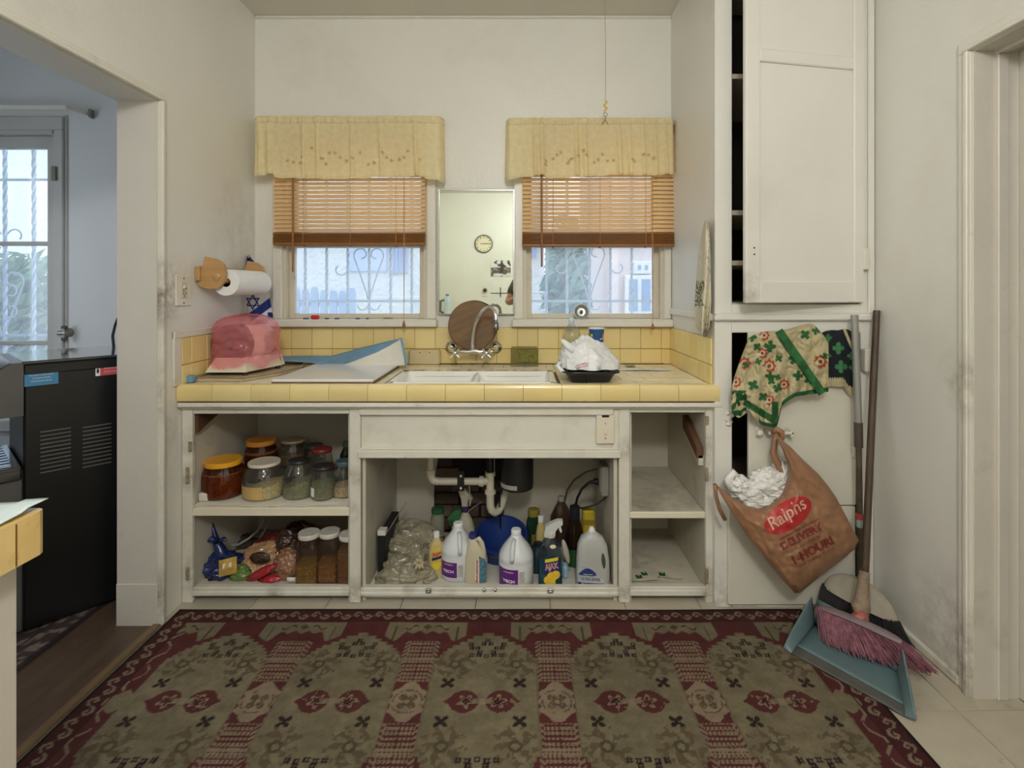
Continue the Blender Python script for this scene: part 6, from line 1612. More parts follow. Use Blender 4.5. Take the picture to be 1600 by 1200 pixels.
# ------------------------------------------------------------------ rug
def value_noise(x, y, s, seed):
    rs = np.random.RandomState(seed); g = rs.rand(257, 257)
    xf, yf = (x * s) % 256, (y * s) % 256
    i, j = xf.astype(int), yf.astype(int); a, b = xf - i, yf - j
    a = a * a * (3 - 2 * a); b = b * b * (3 - 2 * b)
    return (g[i, j] * (1 - a) + g[i + 1, j] * a) * (1 - b) + (g[i, j + 1] * (1 - a) + g[i + 1, j + 1] * a) * b
RX0, RX1, RY1, RY0 = -1.384, 1.136, 2.152, .55
RC = (RX0 + RX1) / 2; RH = (RX1 - RX0) / 2; PC = .470
def L3(*c): return np.array(lin(c)[:3])
def rug_color(X, Y):
    u = X - RC; v = RY1 - Y
    RED, DRED, DARK = L3(80, 40, 39), L3(63, 30, 31), L3(40, 30, 28)
    BEI, BEI2, LBE, BRN = L3(112, 103, 82), L3(100, 92, 73), L3(130, 114, 95), L3(76, 66, 50)
    n1 = value_noise(X + 7, Y + 7, 28, 1); n2 = value_noise(X + 7, Y + 7, 90, 2); n3 = value_noise(X + 3, Y + 9, 300, 3)
    C = np.zeros(X.shape + (3,)); C[:] = RED
    C += (n1[..., None] - .5) * .05 * RED * 4
    def put(mask, c): C[mask] = c
    k = np.round(u / PC); up = u - k * PC; au = np.abs(up)
    ds = np.abs(PC / 2 - au)                       # distance from a stripe's centre line
    per = .66; w = np.where(v < .815, v - .485, ((v - .485 + per / 2) % per) - per / 2); aw = np.abs(w)
    # octagonal medallions
    stp = np.floor(aw / .0165) * .0165
    hw = np.where(stp < .185, .178 + .004 * n2, np.interp(stp, [.185, .22, .25, .285, .305, .32], [.172, .155, .125, .07, .045, 0]))
    med = (au < hw) & (np.abs(u) < 1.14)
    Cm = BEI * (.86 + .28 * n1[..., None]) * (.92 + .16 * n2[..., None])
    C[med] = Cm[med]
    edge = med & (au > hw - .006); C[edge] = BEI2
    # faint rosettes
    for (px, pw, r) in ((.105, .165, .062), (.0, .0, 0)):
        if r == 0: continue
        for sg in (1, -1):
            dx, dy = up - sg * px, aw - pw; rr = np.hypot(dx, dy); th = np.arctan2(dy, dx)
            m = med & (rr < r) & (np.abs(np.cos(2.5 * th + rr * 40)) > .62) & (n2 > .35) & (rr > .012); put(m, BRN * 1.4)
            m = med & (np.abs(rr - .016) < .005); put(m, BRN)
            m = med & (rr < r * 1.2) & (rr > r * .8) & (np.sin(9 * th) > .5) & (n2 > .4); put(m, BRN * 1.5)
    # dark hash marks at both ends of a medallion
    for (px, pw) in ((0, .288), (.013, .270), (.034, .247), (.055, .250), (.024, .226), (0, .206), (.026, .211), (.052, .209), (.060, .268)):
        for sg in ((1, -1) if px else (1,)):
            dx, dy = up - sg * px, aw - pw
            m = (np.abs(dx) < .0098) & (np.abs(dy) < .0098) & ((np.abs(np.abs(dx) - .005) < .0026) | (np.abs(np.abs(dy) - .005) < .002)) & ~((np.abs(dx) < .0018) & (np.abs(dy) > .007))
            put(m & (au < .2), DARK)
    # crossed leaves
    for sg in (1, -1):
        for sw in (1, -1):
            dx, dy = up - sg * .118, w - sw * .078; rr = np.hypot(dx, dy); th = np.arctan2(dy, dx)
            put(med & (rr < .026) & (rr < .006 + .022 * np.abs(np.cos(2 * th - .785 * 2 * 0 + math.pi / 2)) ** 1.4), DARK * 1.1)
    # red double heart
    a = np.abs(up); hh = .046 * np.sqrt(np.clip(1 - ((a - .058) / .046) ** 2, 0, 1)); hh = np.maximum(hh, np.where((a > .07) & (a < .122), (.122 - a) * .75, 0))
    ht = (aw < hh) & (a > .009) & ~((a < .03) & (aw < .010)) & (n2 > .12)
    put(ht, RED * 1.02)
    for sg in (1, -1):
        dx, dy = up - sg * .05, w; rr = np.hypot(dx, dy); th = np.arctan2(dy, dx)
        put((rr < .03) & (np.abs(rr - .017 - .009 * np.cos(5 * th + sg)) < .0045), LBE)
        put((rr < .012) & (np.abs(np.cos(2 * th)) > .6) & (rr > .003), DARK)
    put((a < .010) & (aw < .012), LBE)
    # braided stripes between medallions
    stripe = (~med) & (np.abs(u) < 1.0) & (v > .1)
    bl = stripe & (aw > .085) & (aw < .285) & (ds < .046)
    seg = (aw / .0185) % 1.0; sx = ((up * np.sign(up) * 1.0 + np.abs(seg - .5) * .012) / .0125) % 1.0
    put(bl & (seg > .2) & (seg < .86) & (sx < .72), LBE * .92)
    put(stripe & (aw > .085) & (aw < .285) & (np.abs(ds - .054) < .010) & (((aw * 1.0 + ds * .8) / .021) % 1 < .55), LBE * .8)
    put(stripe & (np.abs(aw - .183) < .008) & (ds < .072), LBE * .95)
    put(stripe & (np.abs(aw - .183) < .003) & (ds < .07) & (np.abs(((up) / .012) % 1 - .5) < .3), DRED)
    # pale flowers in the stripes
    fl = (~med) & (np.abs(u) < 1.0) & (ds < .064 * (1 - .22 * np.abs(np.sin(aw / .075 * 6))) * np.clip(1.15 - (aw / .082) ** 2, 0, 1)) & (aw < .082)
    Cf = LBE * (.88 + .2 * n1[..., None]); C[fl] = Cf[fl]
    rr = np.hypot(PC / 2 - au, aw); th = np.arctan2(w, np.where(au > PC / 2, 1, -1) * 0 + (PC / 2 - au))
    put(fl & (rr < .036 * np.abs(np.sin(2 * th)) ** .5) & (rr > .008) & (n3 > .25), BRN * 1.2)
    put(fl & (np.abs(rr - .046) < .003) & (n2 > .4), BRN * 1.4)
    # zigzag frieze along the far edge
    e = np.minimum(RH - np.abs(u), v)
    tri = np.abs(((ds / .05) % 1.0) - .5) * 2
    lower = .142 + .052 * np.exp(-((ds - .118) / .028) ** 2) + .018 * tri
    fz = (v > .09) & (v < lower) & (ds < .152) & (np.abs(u) < 1.19)
    Cz = BEI * (.9 + .2 * n1[..., None]); C[fz] = Cz[fz]
    put(fz & (lower - v < .006), BEI2 * 1.05)
    put(fz & (np.abs(v - .122 - .012 * np.sin(ds * 110)) < .0035) & (ds > .03) & (ds < .085), DRED)
    put(fz & (np.abs(v - .118) + np.abs(ds) < .017), BRN)
    put(fz & (np.abs(ds - .118) < .0035) & (v > .115), BRN * .9)
    # scroll border on three sides
    bd = (e > .014) & (e < .082)
    s = np.where(v <= RH - np.abs(u), u, v)
    C[bd] = (DRED * (.95 + .2 * n1[..., None]))[bd]
    q = .084; sp = (s % q) - q / 2; d2 = e - .048
    for (ox, oy, sg) in ((-.021, .004, 1), (.021, -.004, -1)):
        dx, dy = sp - ox, d2 - oy; rr = np.hypot(dx, dy); th = np.arctan2(dy * sg, dx * sg)
        put(bd & (np.abs(rr - (.011 + .0022 * th)) < .0036), LBE * .9)
        put(bd & (rr < .0035), LBE * .85)
    put(bd & (np.abs(d2 - .024 * np.sin(2 * np.pi * s / q)) < .003), LBE * .75)
    # side guard: loose leaf scrolls beside the border
    sd = (np.abs(u) > 1.14) & (e > .082) & (v > .1) & (~med)
    wig = .018 * np.sin(v / .11 * 6.283)
    put(sd & (np.abs(RH - np.abs(u) - .105 - wig) < .006) & (n2 > .25), LBE * .85)
    put((np.abs(u) > 1.10) & (np.abs(u) < 1.185) & (np.abs(aw) < .05 * (1 - np.abs(np.abs(u) - 1.14) / .06)), BEI)
    put((e > .082) & (e < .088), DRED * .9)
    put(e < .014, DARK * .75)
    put((e >= .014) & (e < .018), DRED)
    C *= (.93 + .14 * n3[..., None])
    C = C * (.88 + .24 * value_noise(X + 11, Y + 5, 3.1, 8)[..., None])
    return np.clip(C, 0, 1)
st_ = .0042
nx, ny = int((RX1 - RX0) / st_), int((RY1 - RY0) / st_)
gx_, gy_ = np.meshgrid(np.linspace(RX0, RX1, nx + 1), np.linspace(RY0, RY1, ny + 1))
colr = rug_color(gx_, gy_)
gz_ = .007 + .0015 * (value_noise(gx_ + 4, gy_ + 4, 4, 5) - .5)
ed_ = np.minimum(np.minimum(gx_ - RX0, RX1 - gx_), np.minimum(RY1 - gy_, gy_ - RY0)); gz_ = np.where(ed_ < .001, .0015, gz_)
gxw = gx_ + .006 * (value_noise(gx_ * 0 + 3, gy_ + 4, 3, 9) - .5)
gyw = gy_ + .010 * (value_noise(gx_ + 9, gy_ * 0 + 2, 2.2, 12) - .5) * np.clip((gy_ - 1.9) / .25, 0, 1)
co = np.stack([gxw - RC, gyw - 1.4, gz_], -1).reshape(-1, 3).astype(np.float32)
idx = np.arange((nx + 1) * (ny + 1)).reshape(ny + 1, nx + 1)
fc = np.stack([idx[:-1, :-1], idx[:-1, 1:], idx[1:, 1:], idx[1:, :-1]], -1).reshape(-1, 4).astype(np.int32)
me = bpy.data.meshes.new('area_rug')
me.vertices.add(len(co)); me.vertices.foreach_set('co', co.ravel())
me.loops.add(fc.size); me.loops.foreach_set('vertex_index', fc.ravel())
me.polygons.add(len(fc)); me.polygons.foreach_set('loop_start', np.arange(0, fc.size, 4, dtype=np.int32))
me.update(calc_edges=True); me.validate()
ca = me.color_attributes.new('col', 'FLOAT_COLOR', 'POINT')
ca.data.foreach_set('color', np.concatenate([colr.reshape(-1, 3), np.ones((len(co), 1))], 1).astype(np.float32).ravel())
me.materials.append(mat('rug_pile', attr='col', rough=.95, var=.10, vscale=30, spec=.2, bump=.5, bscale=420, bdist=.004, dirt=[((80, 72, 58), 2.2, .55, .9, .35)]))
me.shade_smooth()
rug = bpy.data.objects.new('area_rug', me); COL.objects.link(rug); rug.location = (RC, 1.4, 0)
tag(rug, 'worn dark red and beige patterned rug with floral medallions in front of the sink cabinet', 'rug')

# ------------------------------------------------------------------ hanging brown bag
BY = 2.035
bag = thing('brown_bag', 'brown plastic grocery bag with red store logo hanging from the cupboard latch', 'plastic bag', at(1240, 880, BY))
ca_, sa_ = math.cos(R(28)), math.sin(R(28))
def bag_px(u, v): return (1240 + u * ca_ - v * sa_, 830 - u * sa_ - v * ca_)
TU = [-74, -70, -66, -60, -56, -46, -32, -16, 0, 12, 20, 28, 34, 39, 42, 45, 47.5, 50, 54, 58, 64, 70, 76, 81, 84]
TV = [124, 116, 105, 92, 86, 70, 57, 54, 56, 61, 67, 76, 84, 93, 105, 126, 148, 140, 127, 118, 96, 80, 62, 38, 14]
BU = [-74, -73, -70, -66, -59, -52, -44, -36, 0, 40, 70, 84]
BV = [118, 92, 50, 10, -26, -58, -86, -90, -82, -76, -70, -60]
def bag_depth(u, v):
    t, b = interp(TU, TV, u), interp(BU, BV, u)
    h = max(t - b, 1.); f = min(max((v - b) / h, 0), 1)
    un = (u - 5) / 80.
    d = max(0, 1 - abs(un) ** 2.6) ** .5 * (max(0, 1 - abs(2 * min(f * 1.0, 1) - 1) ** 3.2) ** .5)
    wr = .010 * mnoise.noise(Vector((u * .03, v * .03, 4)))
    for (hx, hy) in ((47, 146), (-72, 118)):
        dx, dy = u - hx, v - hy; r = math.hypot(dx, dy); an = math.atan2(dy, dx)
        wr += .011 * math.sin(an * 15 + r * .02) * math.exp(-r / 46) * min(1, r / 14)
    wr += .011 * abs(mnoise.noise(Vector((u * .06 + v * .03, v * .05 - u * .02, 9)))) + .0035 * mnoise.noise(Vector((u * .13, v * .10, 2)))
    return .085 * d + wr * min(1, d * 3)
def bag_front(u, v, off=0.):
    px, py = bag_px(u, v); return at(px, py, BY - bag_depth(u, v) - off)
def bfn(side):
    def fn(a, b):
        u = -73.5 + 157 * a; t, bo = interp(TU, TV, u), interp(BU, BV, u); v = bo + (t - bo) * b
        if side > 0: return bag_front(u, v)
        px, py = bag_px(u, v); return at(px, py, BY + .35 * bag_depth(u, v))
    return fn
brown = mat('brown_film', (160, 118, 88), rough=.36, var=.06, vscale=12, transl=.12, bump=.4, bscale=30, bdist=.006)
mb = MB().grid(bfn(1), 120, 90).grid(bfn(-1), 60, 40)
mb.build('film', brown, bag, 180)
lg = mat('logo_red', (178, 44, 48), rough=.45)
pr = mat('bag_print', (126, 48, 42), rough=.5)
lt = mat('logo_letters', (206, 168, 140), rough=.5)
# logo oval, tilted a little more than the lettering
def oval(u, v):
    a = 2 * math.pi * u; x, y = 41.5 * v * math.cos(a), 22 * v * math.sin(a); t_ = R(6)
    return bag_front(8 + x * math.cos(t_) - y * math.sin(t_) - 4, 26 + x * math.sin(t_) + y * math.cos(t_), .003)
lo = MB().grid(oval, 40, 8, closed=True).build('logo', lg, bag, 180); lo['label'] = 'red oval store logo'
mb = MB(); put_text(mb, 'Ralphs', lambda x, y: bag_front(x, y, .0055), 4, 26.5, 66, 27, R(6), .01, .15); mb.build('lettering', lt, lo)
mb = MB().grid(lambda u, v: bag_front(-26 + 70 * u, -2 + 1.2 * v, .004), 20, 1)
put_text(mb, 'DELIVERY', lambda x, y: bag_front(x, y, .005), 8, -13, 72, 12.5, 0, .035)
put_text(mb, '1-HOUR!', lambda x, y: bag_front(x, y, .005), 13, -40, 70, 14.5, 0, .04)
put_text(mb, 'IN AS LITTLE AS', lambda x, y: bag_front(x, y, .005), 12, -26, 44, 3.6, 0, .0)
put_text(mb, 'GET STARTED TODAY', lambda x, y: bag_front(x, y, .005), 14, -53, 60, 3.0, 0, .0)
mb.build('print', pr, bag)
# back strap of the handle loop, and the tied end on the pull
MB().tube([at(1213, 677, 2.09), at(1211, 690, 2.085), at(1208, 708, 2.08), at(1214, 722, 2.07), at(1222, 738, 2.06), at(1226, 752, 2.05)], [.010, .011, .013, .014, .014, .01], 10).build('handle', brown, bag, 180)
MB().tube([at(1206, 676, 2.10), at(1213, 671, 2.085), at(1221, 675, 2.09), at(1222, 688, 2.08)], [.008, .014, .013, .008], 10).build('handle', brown, bag, 180)
MB().tube([at(1117, 757, 2.03), at(1119, 775, 2.04), at(1124, 795, 2.05), at(1133, 812, 2.05)], [.008, .007, .007, .008], 8).build('handle', brown, bag, 180)
wf_ = thing('white_bag_filling', 'crumpled white plastic bags stuffed in the top of the brown bag', 'plastic bag', at(1182, 790, BY))
mb = MB()
for (px, py, rx, rz, sd, dy) in ((1170, 768, 24, 17, 31, -.02), (1200, 752, 25, 19, 32, .0), (1222, 745, 12, 25, 34, .0), (1152, 756, 16, 13, 33, .0), (1185, 782, 30, 16, 35, -.035), (1213, 765, 20, 16, 36, -.03)):
    c = at(px, py, BY + .045); mb.blob(c, (rx * BY / F, .042, rz * BY / F), 48, .16, 2.6, sd, cr=.3)
wm_ = mat('white_film2', (240, 240, 236), rough=.4, var=.04, vscale=14, transl=.12, bump=.4, bscale=46, bdist=.012)
mb.build('film', wm_, wf_, 180)
MB().tube([at(1141, 765, BY + .03), at(1138, 748, BY + .03), at(1147, 738, BY + .03), at(1154, 744, BY + .03)], [.014, .016, .014, .006], 10).build('tail', wm_, wf_, 180)

# ------------------------------------------------------------------ apron and dark cloth over the lower door
YD_ = 2.108
ap_ = thing('apron', 'cream cloth with green shamrocks and orange flowers draped over the cupboard door', 'apron', at(1220, 640, YD_))
AX = [1143, 1147, 1155, 1163, 1170, 1180, 1190, 1200, 1208, 1213, 1216, 1222, 1232, 1242, 1252, 1260, 1266, 1274, 1280, 1287, 1294.5]
AT = [606, 590, 566, 545, 528, 522, 519, 517.5, 517, 517, 517, 516, 514, 511, 508, 506, 505, 509, 516, 524, 535]
AB = [644, 650, 653, 648, 640, 655, 664, 667, 668, 668, 660, 634, 626, 620, 618, 617, 616, 615, 614, 613, 612]
SH = [(1203, 541, 9), (1175, 527, 7), (1183, 542, 6), (1240, 562, 7.5), (1258, 523, 7.5), (1217, 560, 6), (1247, 587, 7.5), (1215, 606, 7), (1275, 517, 6), (1177, 602, 8), (1192, 620, 7), (1165, 570, 5), (1185, 565, 5), (1264, 593, 7), (1203, 588, 7), (1289, 556, 5), (1215, 590, 5), (1205, 595, 6)]
FW = [(1194, 524, 8), (1191, 552, 8), (1163, 568, 9.5), (1202, 572, 10), (1282, 565, 10), (1150, 597, 8), (1225, 601, 7.5), (1202, 625, 8), (1257, 580, 6)]
cG, cG2, cC, cO, cW = L3(44, 100, 52), L3(38, 92, 46), L3(192, 180, 142), L3(178, 72, 48), L3(204, 194, 162)
def ap_point(px, py, off=0.):
    t, b = interp(AX, AT, px), interp(AX, AB, px); f = min(max((py - t) / max(b - t, 1), 0), 1)
    Y = YD_ - .012 + .030 * max(0, 1 - f / .07) ** 2
    Y -= .016 * math.sin(px * .22 + py * .05) * f ** .7 + .016 * mnoise.noise(Vector((px * .06, py * .04, 3))) + .020 * abs(mnoise.noise(Vector((px * .10, py * .09, 7)))) + .016 * f
    if px < 1165: Y += .02 * (1165 - px) / 22
    return at(px, py, Y - off)
def ap_fn(u, v):
    px = 1143 + 151.5 * u; t, b = interp(AX, AT, px), interp(AX, AB, px); return ap_point(px, t + (b - t) * v)
def ap_col(u, v):
    px = 1143 + 151.5 * u; t, b = interp(AX, AT, px), interp(AX, AB, px); py = t + (b - t) * v
    c = cC
    for (x, y, r) in FW:
        d = math.hypot(px - x, py - y); a = math.atan2(py - y, px - x)
        if d < r * (1 + .12 * math.cos(8 * a)):
            c = cO if d > r * .58 and a < 2.2 else (cW if d > r * .3 else (cO * .8 if math.cos(3 * a) > 0 else cG * .6))
    for (x, y, r) in SH:
        dx, dy = px - x, py - y; d = math.hypot(dx, dy); a = math.atan2(dy, dx)
        if d < r * (.35 + .75 * abs(math.cos(2 * a + x)) ** .6): c = cG
    trim = 6.5
    if b - py < trim and (px > 1186 or px < 1150): c = cG2
    if 1163 < px < 1215 and abs((py - 628) - (px - 1163) * .62) < 6: c = cG2
    if 1206 <= px < 1216 and py > 628: c = cG2
    if px < 1166 and 610 < py < 614: c = cG2
    if px < 1167 and py > 614 and mnoise.noise(Vector((px * .16, py * .12, 1))) > -.1: c = cG2 * .75
    return (*c, 1)
MB().grid(ap_fn, 150, 110, colfn=ap_col).build('cloth', mat('apron_cloth', attr='col', rough=.9, var=.07, vscale=30, bump=.35, bscale=60, bdist=.006, transl=.1), ap_, 180)
def strap(u, v):
    x0, y0 = 1217 + 68 * v, 517 + 98 * v; w_ = 6.5
    px, py = x0 + (u - .5) * 2 * w_ * .83, y0 - (u - .5) * 2 * w_ * .5
    return ap_point(min(px, 1294), min(max(py, 512), 640), .012 + .004 * math.sin(v * 8) + .003 * (1 - abs(2 * u - 1)))
MB().grid(strap, 6, 40).build('strap', mat('strap_green', (42, 100, 52), rough=.9, var=.1, vscale=40, bump=.2, bscale=120), ap_, 180, solid=.002)
dc = thing('dark_cloth', 'black cloth with green shamrocks and a cream hem beside the apron', 'cloth', at(1312, 612, 2.125))
DX = [1284, 1290, 1300, 1310, 1318, 1326, 1336]; DT = [520, 517, 515.5, 516, 514, 515, 522]; DB = [603, 604, 604, 604, 604, 616, 620]
cK, cS = L3(20, 26, 32), L3(62, 120, 76)
SH2 = [(1310, 544, 9), (1314, 573, 9.5), (1294, 528, 6), (1330, 556, 6), (1333, 574, 6), (1294, 556, 5), (1290, 586, 4)]
def dc_fn(u, v):
    px = 1284 + 52 * u; t, b = interp(DX, DT, px), interp(DX, DB, px); py = t + (b - t) * v
    return at(px, py, 2.126 + .02 * max(0, 1 - v / .07) ** 2 - .006 * math.sin(px * .25) - .006 * v)
def dc_col(u, v):
    px = 1284 + 52 * u; t, b = interp(DX, DT, px), interp(DX, DB, px); py = t + (b - t) * v; c = cK
    for (x, y, r) in SH2:
        dx, dy = px - x, py - y; d = math.hypot(dx, dy); a = math.atan2(dy, dx)
        if d < r * (.3 + .75 * abs(math.cos(2 * a)) ** .6): c = cS
    if abs(px - 1319 - (py - 514) * .42) < 2.4 and py < 545: c = cC
    if b - py < 12: c = cC * .8
    if 12 <= b - py < 14 and math.sin(px * 1.6) > 0: c = cC
    return (*c, 1)
MB().grid(dc_fn, 60, 90, colfn=dc_col).build('cloth', mat('dark_cloth_weave', attr='col', rough=.95, var=.1, vscale=40, bump=.3, bscale=90), dc, 180)

# ------------------------------------------------------------------ brooms and dustpan in the corner
gp = thing('grey_pole_broom', 'broom with a cream fan shaped cap, dark bristles and a grey metal pole', 'broom', at(1340, 948, 2.06)[:2] + (.02,))
top, mid, bot = at(1335, 492, 2.10), at(1341, 660, 2.08), at(1345, 905, 2.06)
MB().tube([top, mid], .0135, 12).build('pole', mat('grey_pole', (150, 150, 144), rough=.4, metal=.4, var=.1), gp, 60)
MB().tube([mid, tuple(np.array(mid) + (np.array(bot) - np.array(mid)) * .16)], .0155, 12).build('grip', mat('grip_brown', (72, 62, 54), rough=.6), gp, 60)
MB().tube([tuple(np.array(mid) + (np.array(bot) - np.array(mid)) * .16), bot], .011, 12).build('lower_pole', mat('rusty_pole', (92, 84, 72), rough=.45, metal=.5, var=.35, vscale=14), gp, 60)
a = at(1343.5, 812, 2.055)
MB().tube([at(1342.5, 803, 2.06), at(1343, 811, 2.06)], .0135, 10).build('sticker_band', mat('band_red', (170, 60, 56), rough=.5), gp, 60)
MB().tube([at(1343, 811, 2.06), at(1343.5, 823, 2.06)], .0135, 10).build('sticker_band', mat('band_pale', (150, 168, 160), rough=.5), gp, 60)
fan = mat('dusty_cream', (160, 152, 136), rough=.75, var=.12, vscale=10, dirt=[((120, 108, 90), 7, .5, .8, .6)], bump=.2, bscale=30)
N_ = Vector(bot)
capL, capR = Vector(at(1288, 915, 2.10)), Vector(at(1403, 973, 1.95))
def fanfn(u, v):
    a = 2 * math.pi * u
    ax = (capR - capL); mid_ = (capL + capR) * .5
    k = (.10 + .90 * (math.sin(v * math.pi / 2)) ** .8)
    x = math.copysign(abs(math.cos(a)) ** .8, math.cos(a)); y = math.sin(a)
    c = N_.lerp(mid_, v ** 1.4); per_ = Vector((.75, .55, 0)) * .032
    return c + ax * .5 * x * k + per_ * y * (.4 + .6 * v)
MB().grid(fanfn, 36, 16, closed=True).build('cap', fan, gp, 180)
def bristles(t, name, A, B, dirA, dirB, ln, n, m_, rad=.0016, jit=.012, depth=.012, seed=1):
    rnd = random.Random(seed); mb = MB(); A, B = Vector(A), Vector(B)
    for i in range(n):
        s = rnd.random(); p = A.lerp(B, s) + Vector((rnd.uniform(-depth, depth), rnd.uniform(-depth, depth), 0))
        d = Vector(dirA).lerp(Vector(dirB), s).normalized(); l = ln * rnd.uniform(.85, 1.05)
        j = Vector((rnd.uniform(-jit, jit), rnd.uniform(-jit, jit), rnd.uniform(-jit, jit) * .5))
        e = p + d * l + j; e.z = max(e.z, .009); m2 = p + d * l * .5 + j * .3; m2.z = max(m2.z, .010)
        mb.tube([p, m2, e], [rad, rad, rad * .6], 3, cap=False)
    o = mb.build(name, m_, t); o['kind'] = 'stuff'; return o
darkb = mat('bristle_dark', (50, 48, 48), rough=.8, var=.3, vscale=40)
bristles(gp, 'bristles', tuple(capL + Vector((.004, 0, .004))), tuple(capR + Vector((-.004, 0, .004))), (-.30, -.05, -1), (.35, -.25, -1), .10, 900, darkb, .002, .012, .014, 2)
# pink broom on the brown pole
pb_ = thing('pink_broom', 'broom with pink bristles and a dusty neck on a dark brown wooden pole', 'broom', at(1350, 990, 1.92)[:2] + (.02,))
p0, p1 = (1.424, 2.13, 1.214), at(1351, 905, 1.97)
MB().tube([p0, tuple((np.array(p0) + np.array(p1)) / 2), p1], [.0125, .013, .0135], 12).lathe([(.0, 0), (.012, 0)], p0, 12).build('pole', mat('dark_pole_wood', (74, 58, 44), rough=.5, var=.3, vscale=6, stretch=(12, 12, 1), bump=.2, bscale=20), pb_, 60)
neck = mat('dusty_neck', (140, 122, 102), rough=.85, var=.3, vscale=22, bump=.8, bscale=50, bdist=.01)
nk = [at(1351, 893, 1.965), at(1349, 915, 1.95), at(1347, 935, 1.935), at(1345, 950, 1.92), at(1346, 962, 1.905)]
MB().tube(nk, [.017, .020, .024, .030, .022], 14).build('neck', neck, pb_, 180)
MB().tube([at(1340, 958, 1.895), at(1346, 968, 1.89), at(1352, 973, 1.885)], [.022, .026, .02], 12).build('socket', mat('socket_pink', (176, 100, 92), rough=.6, var=.3, vscale=30, bump=.6, bscale=60), pb_, 180)
bA, bB = at(1283, 949, 1.975), at(1410, 1004, 1.765)
A_, B_ = Vector(bA), Vector(bB); ax = (B_ - A_).normalized(); sd_ = Vector((-ax.y, ax.x, 0)).normalized()
if sd_.y > 0: sd_ = -sd_
mb = MB()
def block(u, v):
    a = 2 * math.pi * v; p = A_.lerp(B_, u); k = 1 - .5 * abs(2 * u - 1) ** 6
    return p + sd_ * .020 * math.cos(a) * k + Vector((0, 0, 1)) * (.010 * math.sin(a) * k + .008 * (1 - (2 * u - 1) ** 2))
mb.grid(block, 24, 12).build('head', mat('head_mauve', (128, 112, 114), rough=.6, var=.15, vscale=16), pb_, 180)
pinkb = mat('bristle_pink', (132, 84, 96), rough=.8, var=.45, vscale=60)
bristles(pb_, 'bristles', bA, bB, (-.12, -.55, -.75), (.62, -.35, -.62), .105, 1500, pinkb, .0019, .014, .014, 3)
# dustpan
dp_ = thing('dustpan', 'dusty pale teal plastic dustpan lying on the corner of the rug', 'dustpan', (1.1, 1.8, .008))
teal = mat('pan_teal', (100, 124, 128), rough=.45, var=.08, vscale=8, dirt=[((92, 96, 92), 4, .52, .85, .6), ((70, 66, 60), 18, .68, .8, .5)])
lipm = mat('pan_lip', (88, 88, 84), rough=.6, var=.2, vscale=14)
Lf, Rf, Lb, Rb = (Vector((.957, 1.883, .010)), Vector((1.159, 1.606, .010)), Vector((1.125, 2.035, .016)), Vector((1.262, 1.785, .016)))
up_ = Vector((0, 0, 1))
def q4(a, b, c, d, m_, name, sub=(8, 8), solid=.004, sag=0.):
    return MB().grid(lambda u, v: (a.lerp(b, u)).lerp(d.lerp(c, u), v) + up_ * sag * math.sin(math.pi * u) * math.sin(math.pi * v), *sub).build(name, m_, dp_, 180, solid=solid)
lipb = .20
Li, Ri = Lf.lerp(Lb, lipb), Rf.lerp(Rb, lipb)
q4(Lf, Rf, Ri + up_ * .004, Li + up_ * .004, lipm, 'lip')
q4(Li + up_ * .004, Ri + up_ * .004, Rb, Lb, teal, 'floor')
q4(Lb, Rb, Rb + up_ * .095 + Vector((.01, .006, 0)), Lb + up_ * .095 + Vector((.01, .006, 0)), teal, 'back_wall')
out_l, out_r = Vector((-.016, .020, 0)), Vector((.016, -.020, 0))
for (f_, b_, o_) in ((Lf, Lb, out_l), (Rf, Rb, out_r)):
    MB().grid(lambda u, v, f_=f_, b_=b_, o_=o_: f_.lerp(b_, u) + (up_ * (.004 + .092 * u ** .8) + o_ * (1 - u * .5)) * v, 14, 6).build('side_wall', teal, dp_, 180, solid=.004)
    MB().tube([f_.lerp(b_, u) + up_ * (.004 + .092 * u ** .8) + o_ * (1 - u * .5) for u in np.linspace(0, 1, 10)], .004, 6).build('rim', teal, dp_, 180)
for p_ in ((1455, 1058, 1.74), (1500, 1005, 1.74)): pass
# ------------------------------------------------------------------ nook: beverage machine
MA = math.atan2(2.188 - 1.969, 1.846 - 1.655)
mc = thing('drink_machine', 'black freestanding drink dispenser with vented side panel in the nook', 'machine', (-1.846, 1.969, .004), MA)
mblk = mat('machine_black', (12, 12, 13), rough=.32, var=.2)
mgry = mat('machine_grey', (92, 90, 88), rough=.4, metal=.2, var=.1)
mgl = mat('machine_gloss', (40, 42, 46), rough=.06, spec=.9, coat=1)
O = (0, 0, 0)
def mpart(name, m, *bx, ch=.004, parent=None):
    q = MB()
    for b in bx: q.box(*b, ch)
    return q.build(name, m, parent or mc, org=O)
HT = 1.028
mpart('body', mblk, (0, .012, .02, .425, .44, HT - .04))
side = mpart('side_panel', mblk, (.002, 0, .03, .42, .012, HT - .045))
mpart('top', mgl, (-.005, -.004, HT - .012, .43, .45, HT))
mpart('top_band', mblk, (0, -.003, HT - .052, .426, .445, HT - .012))
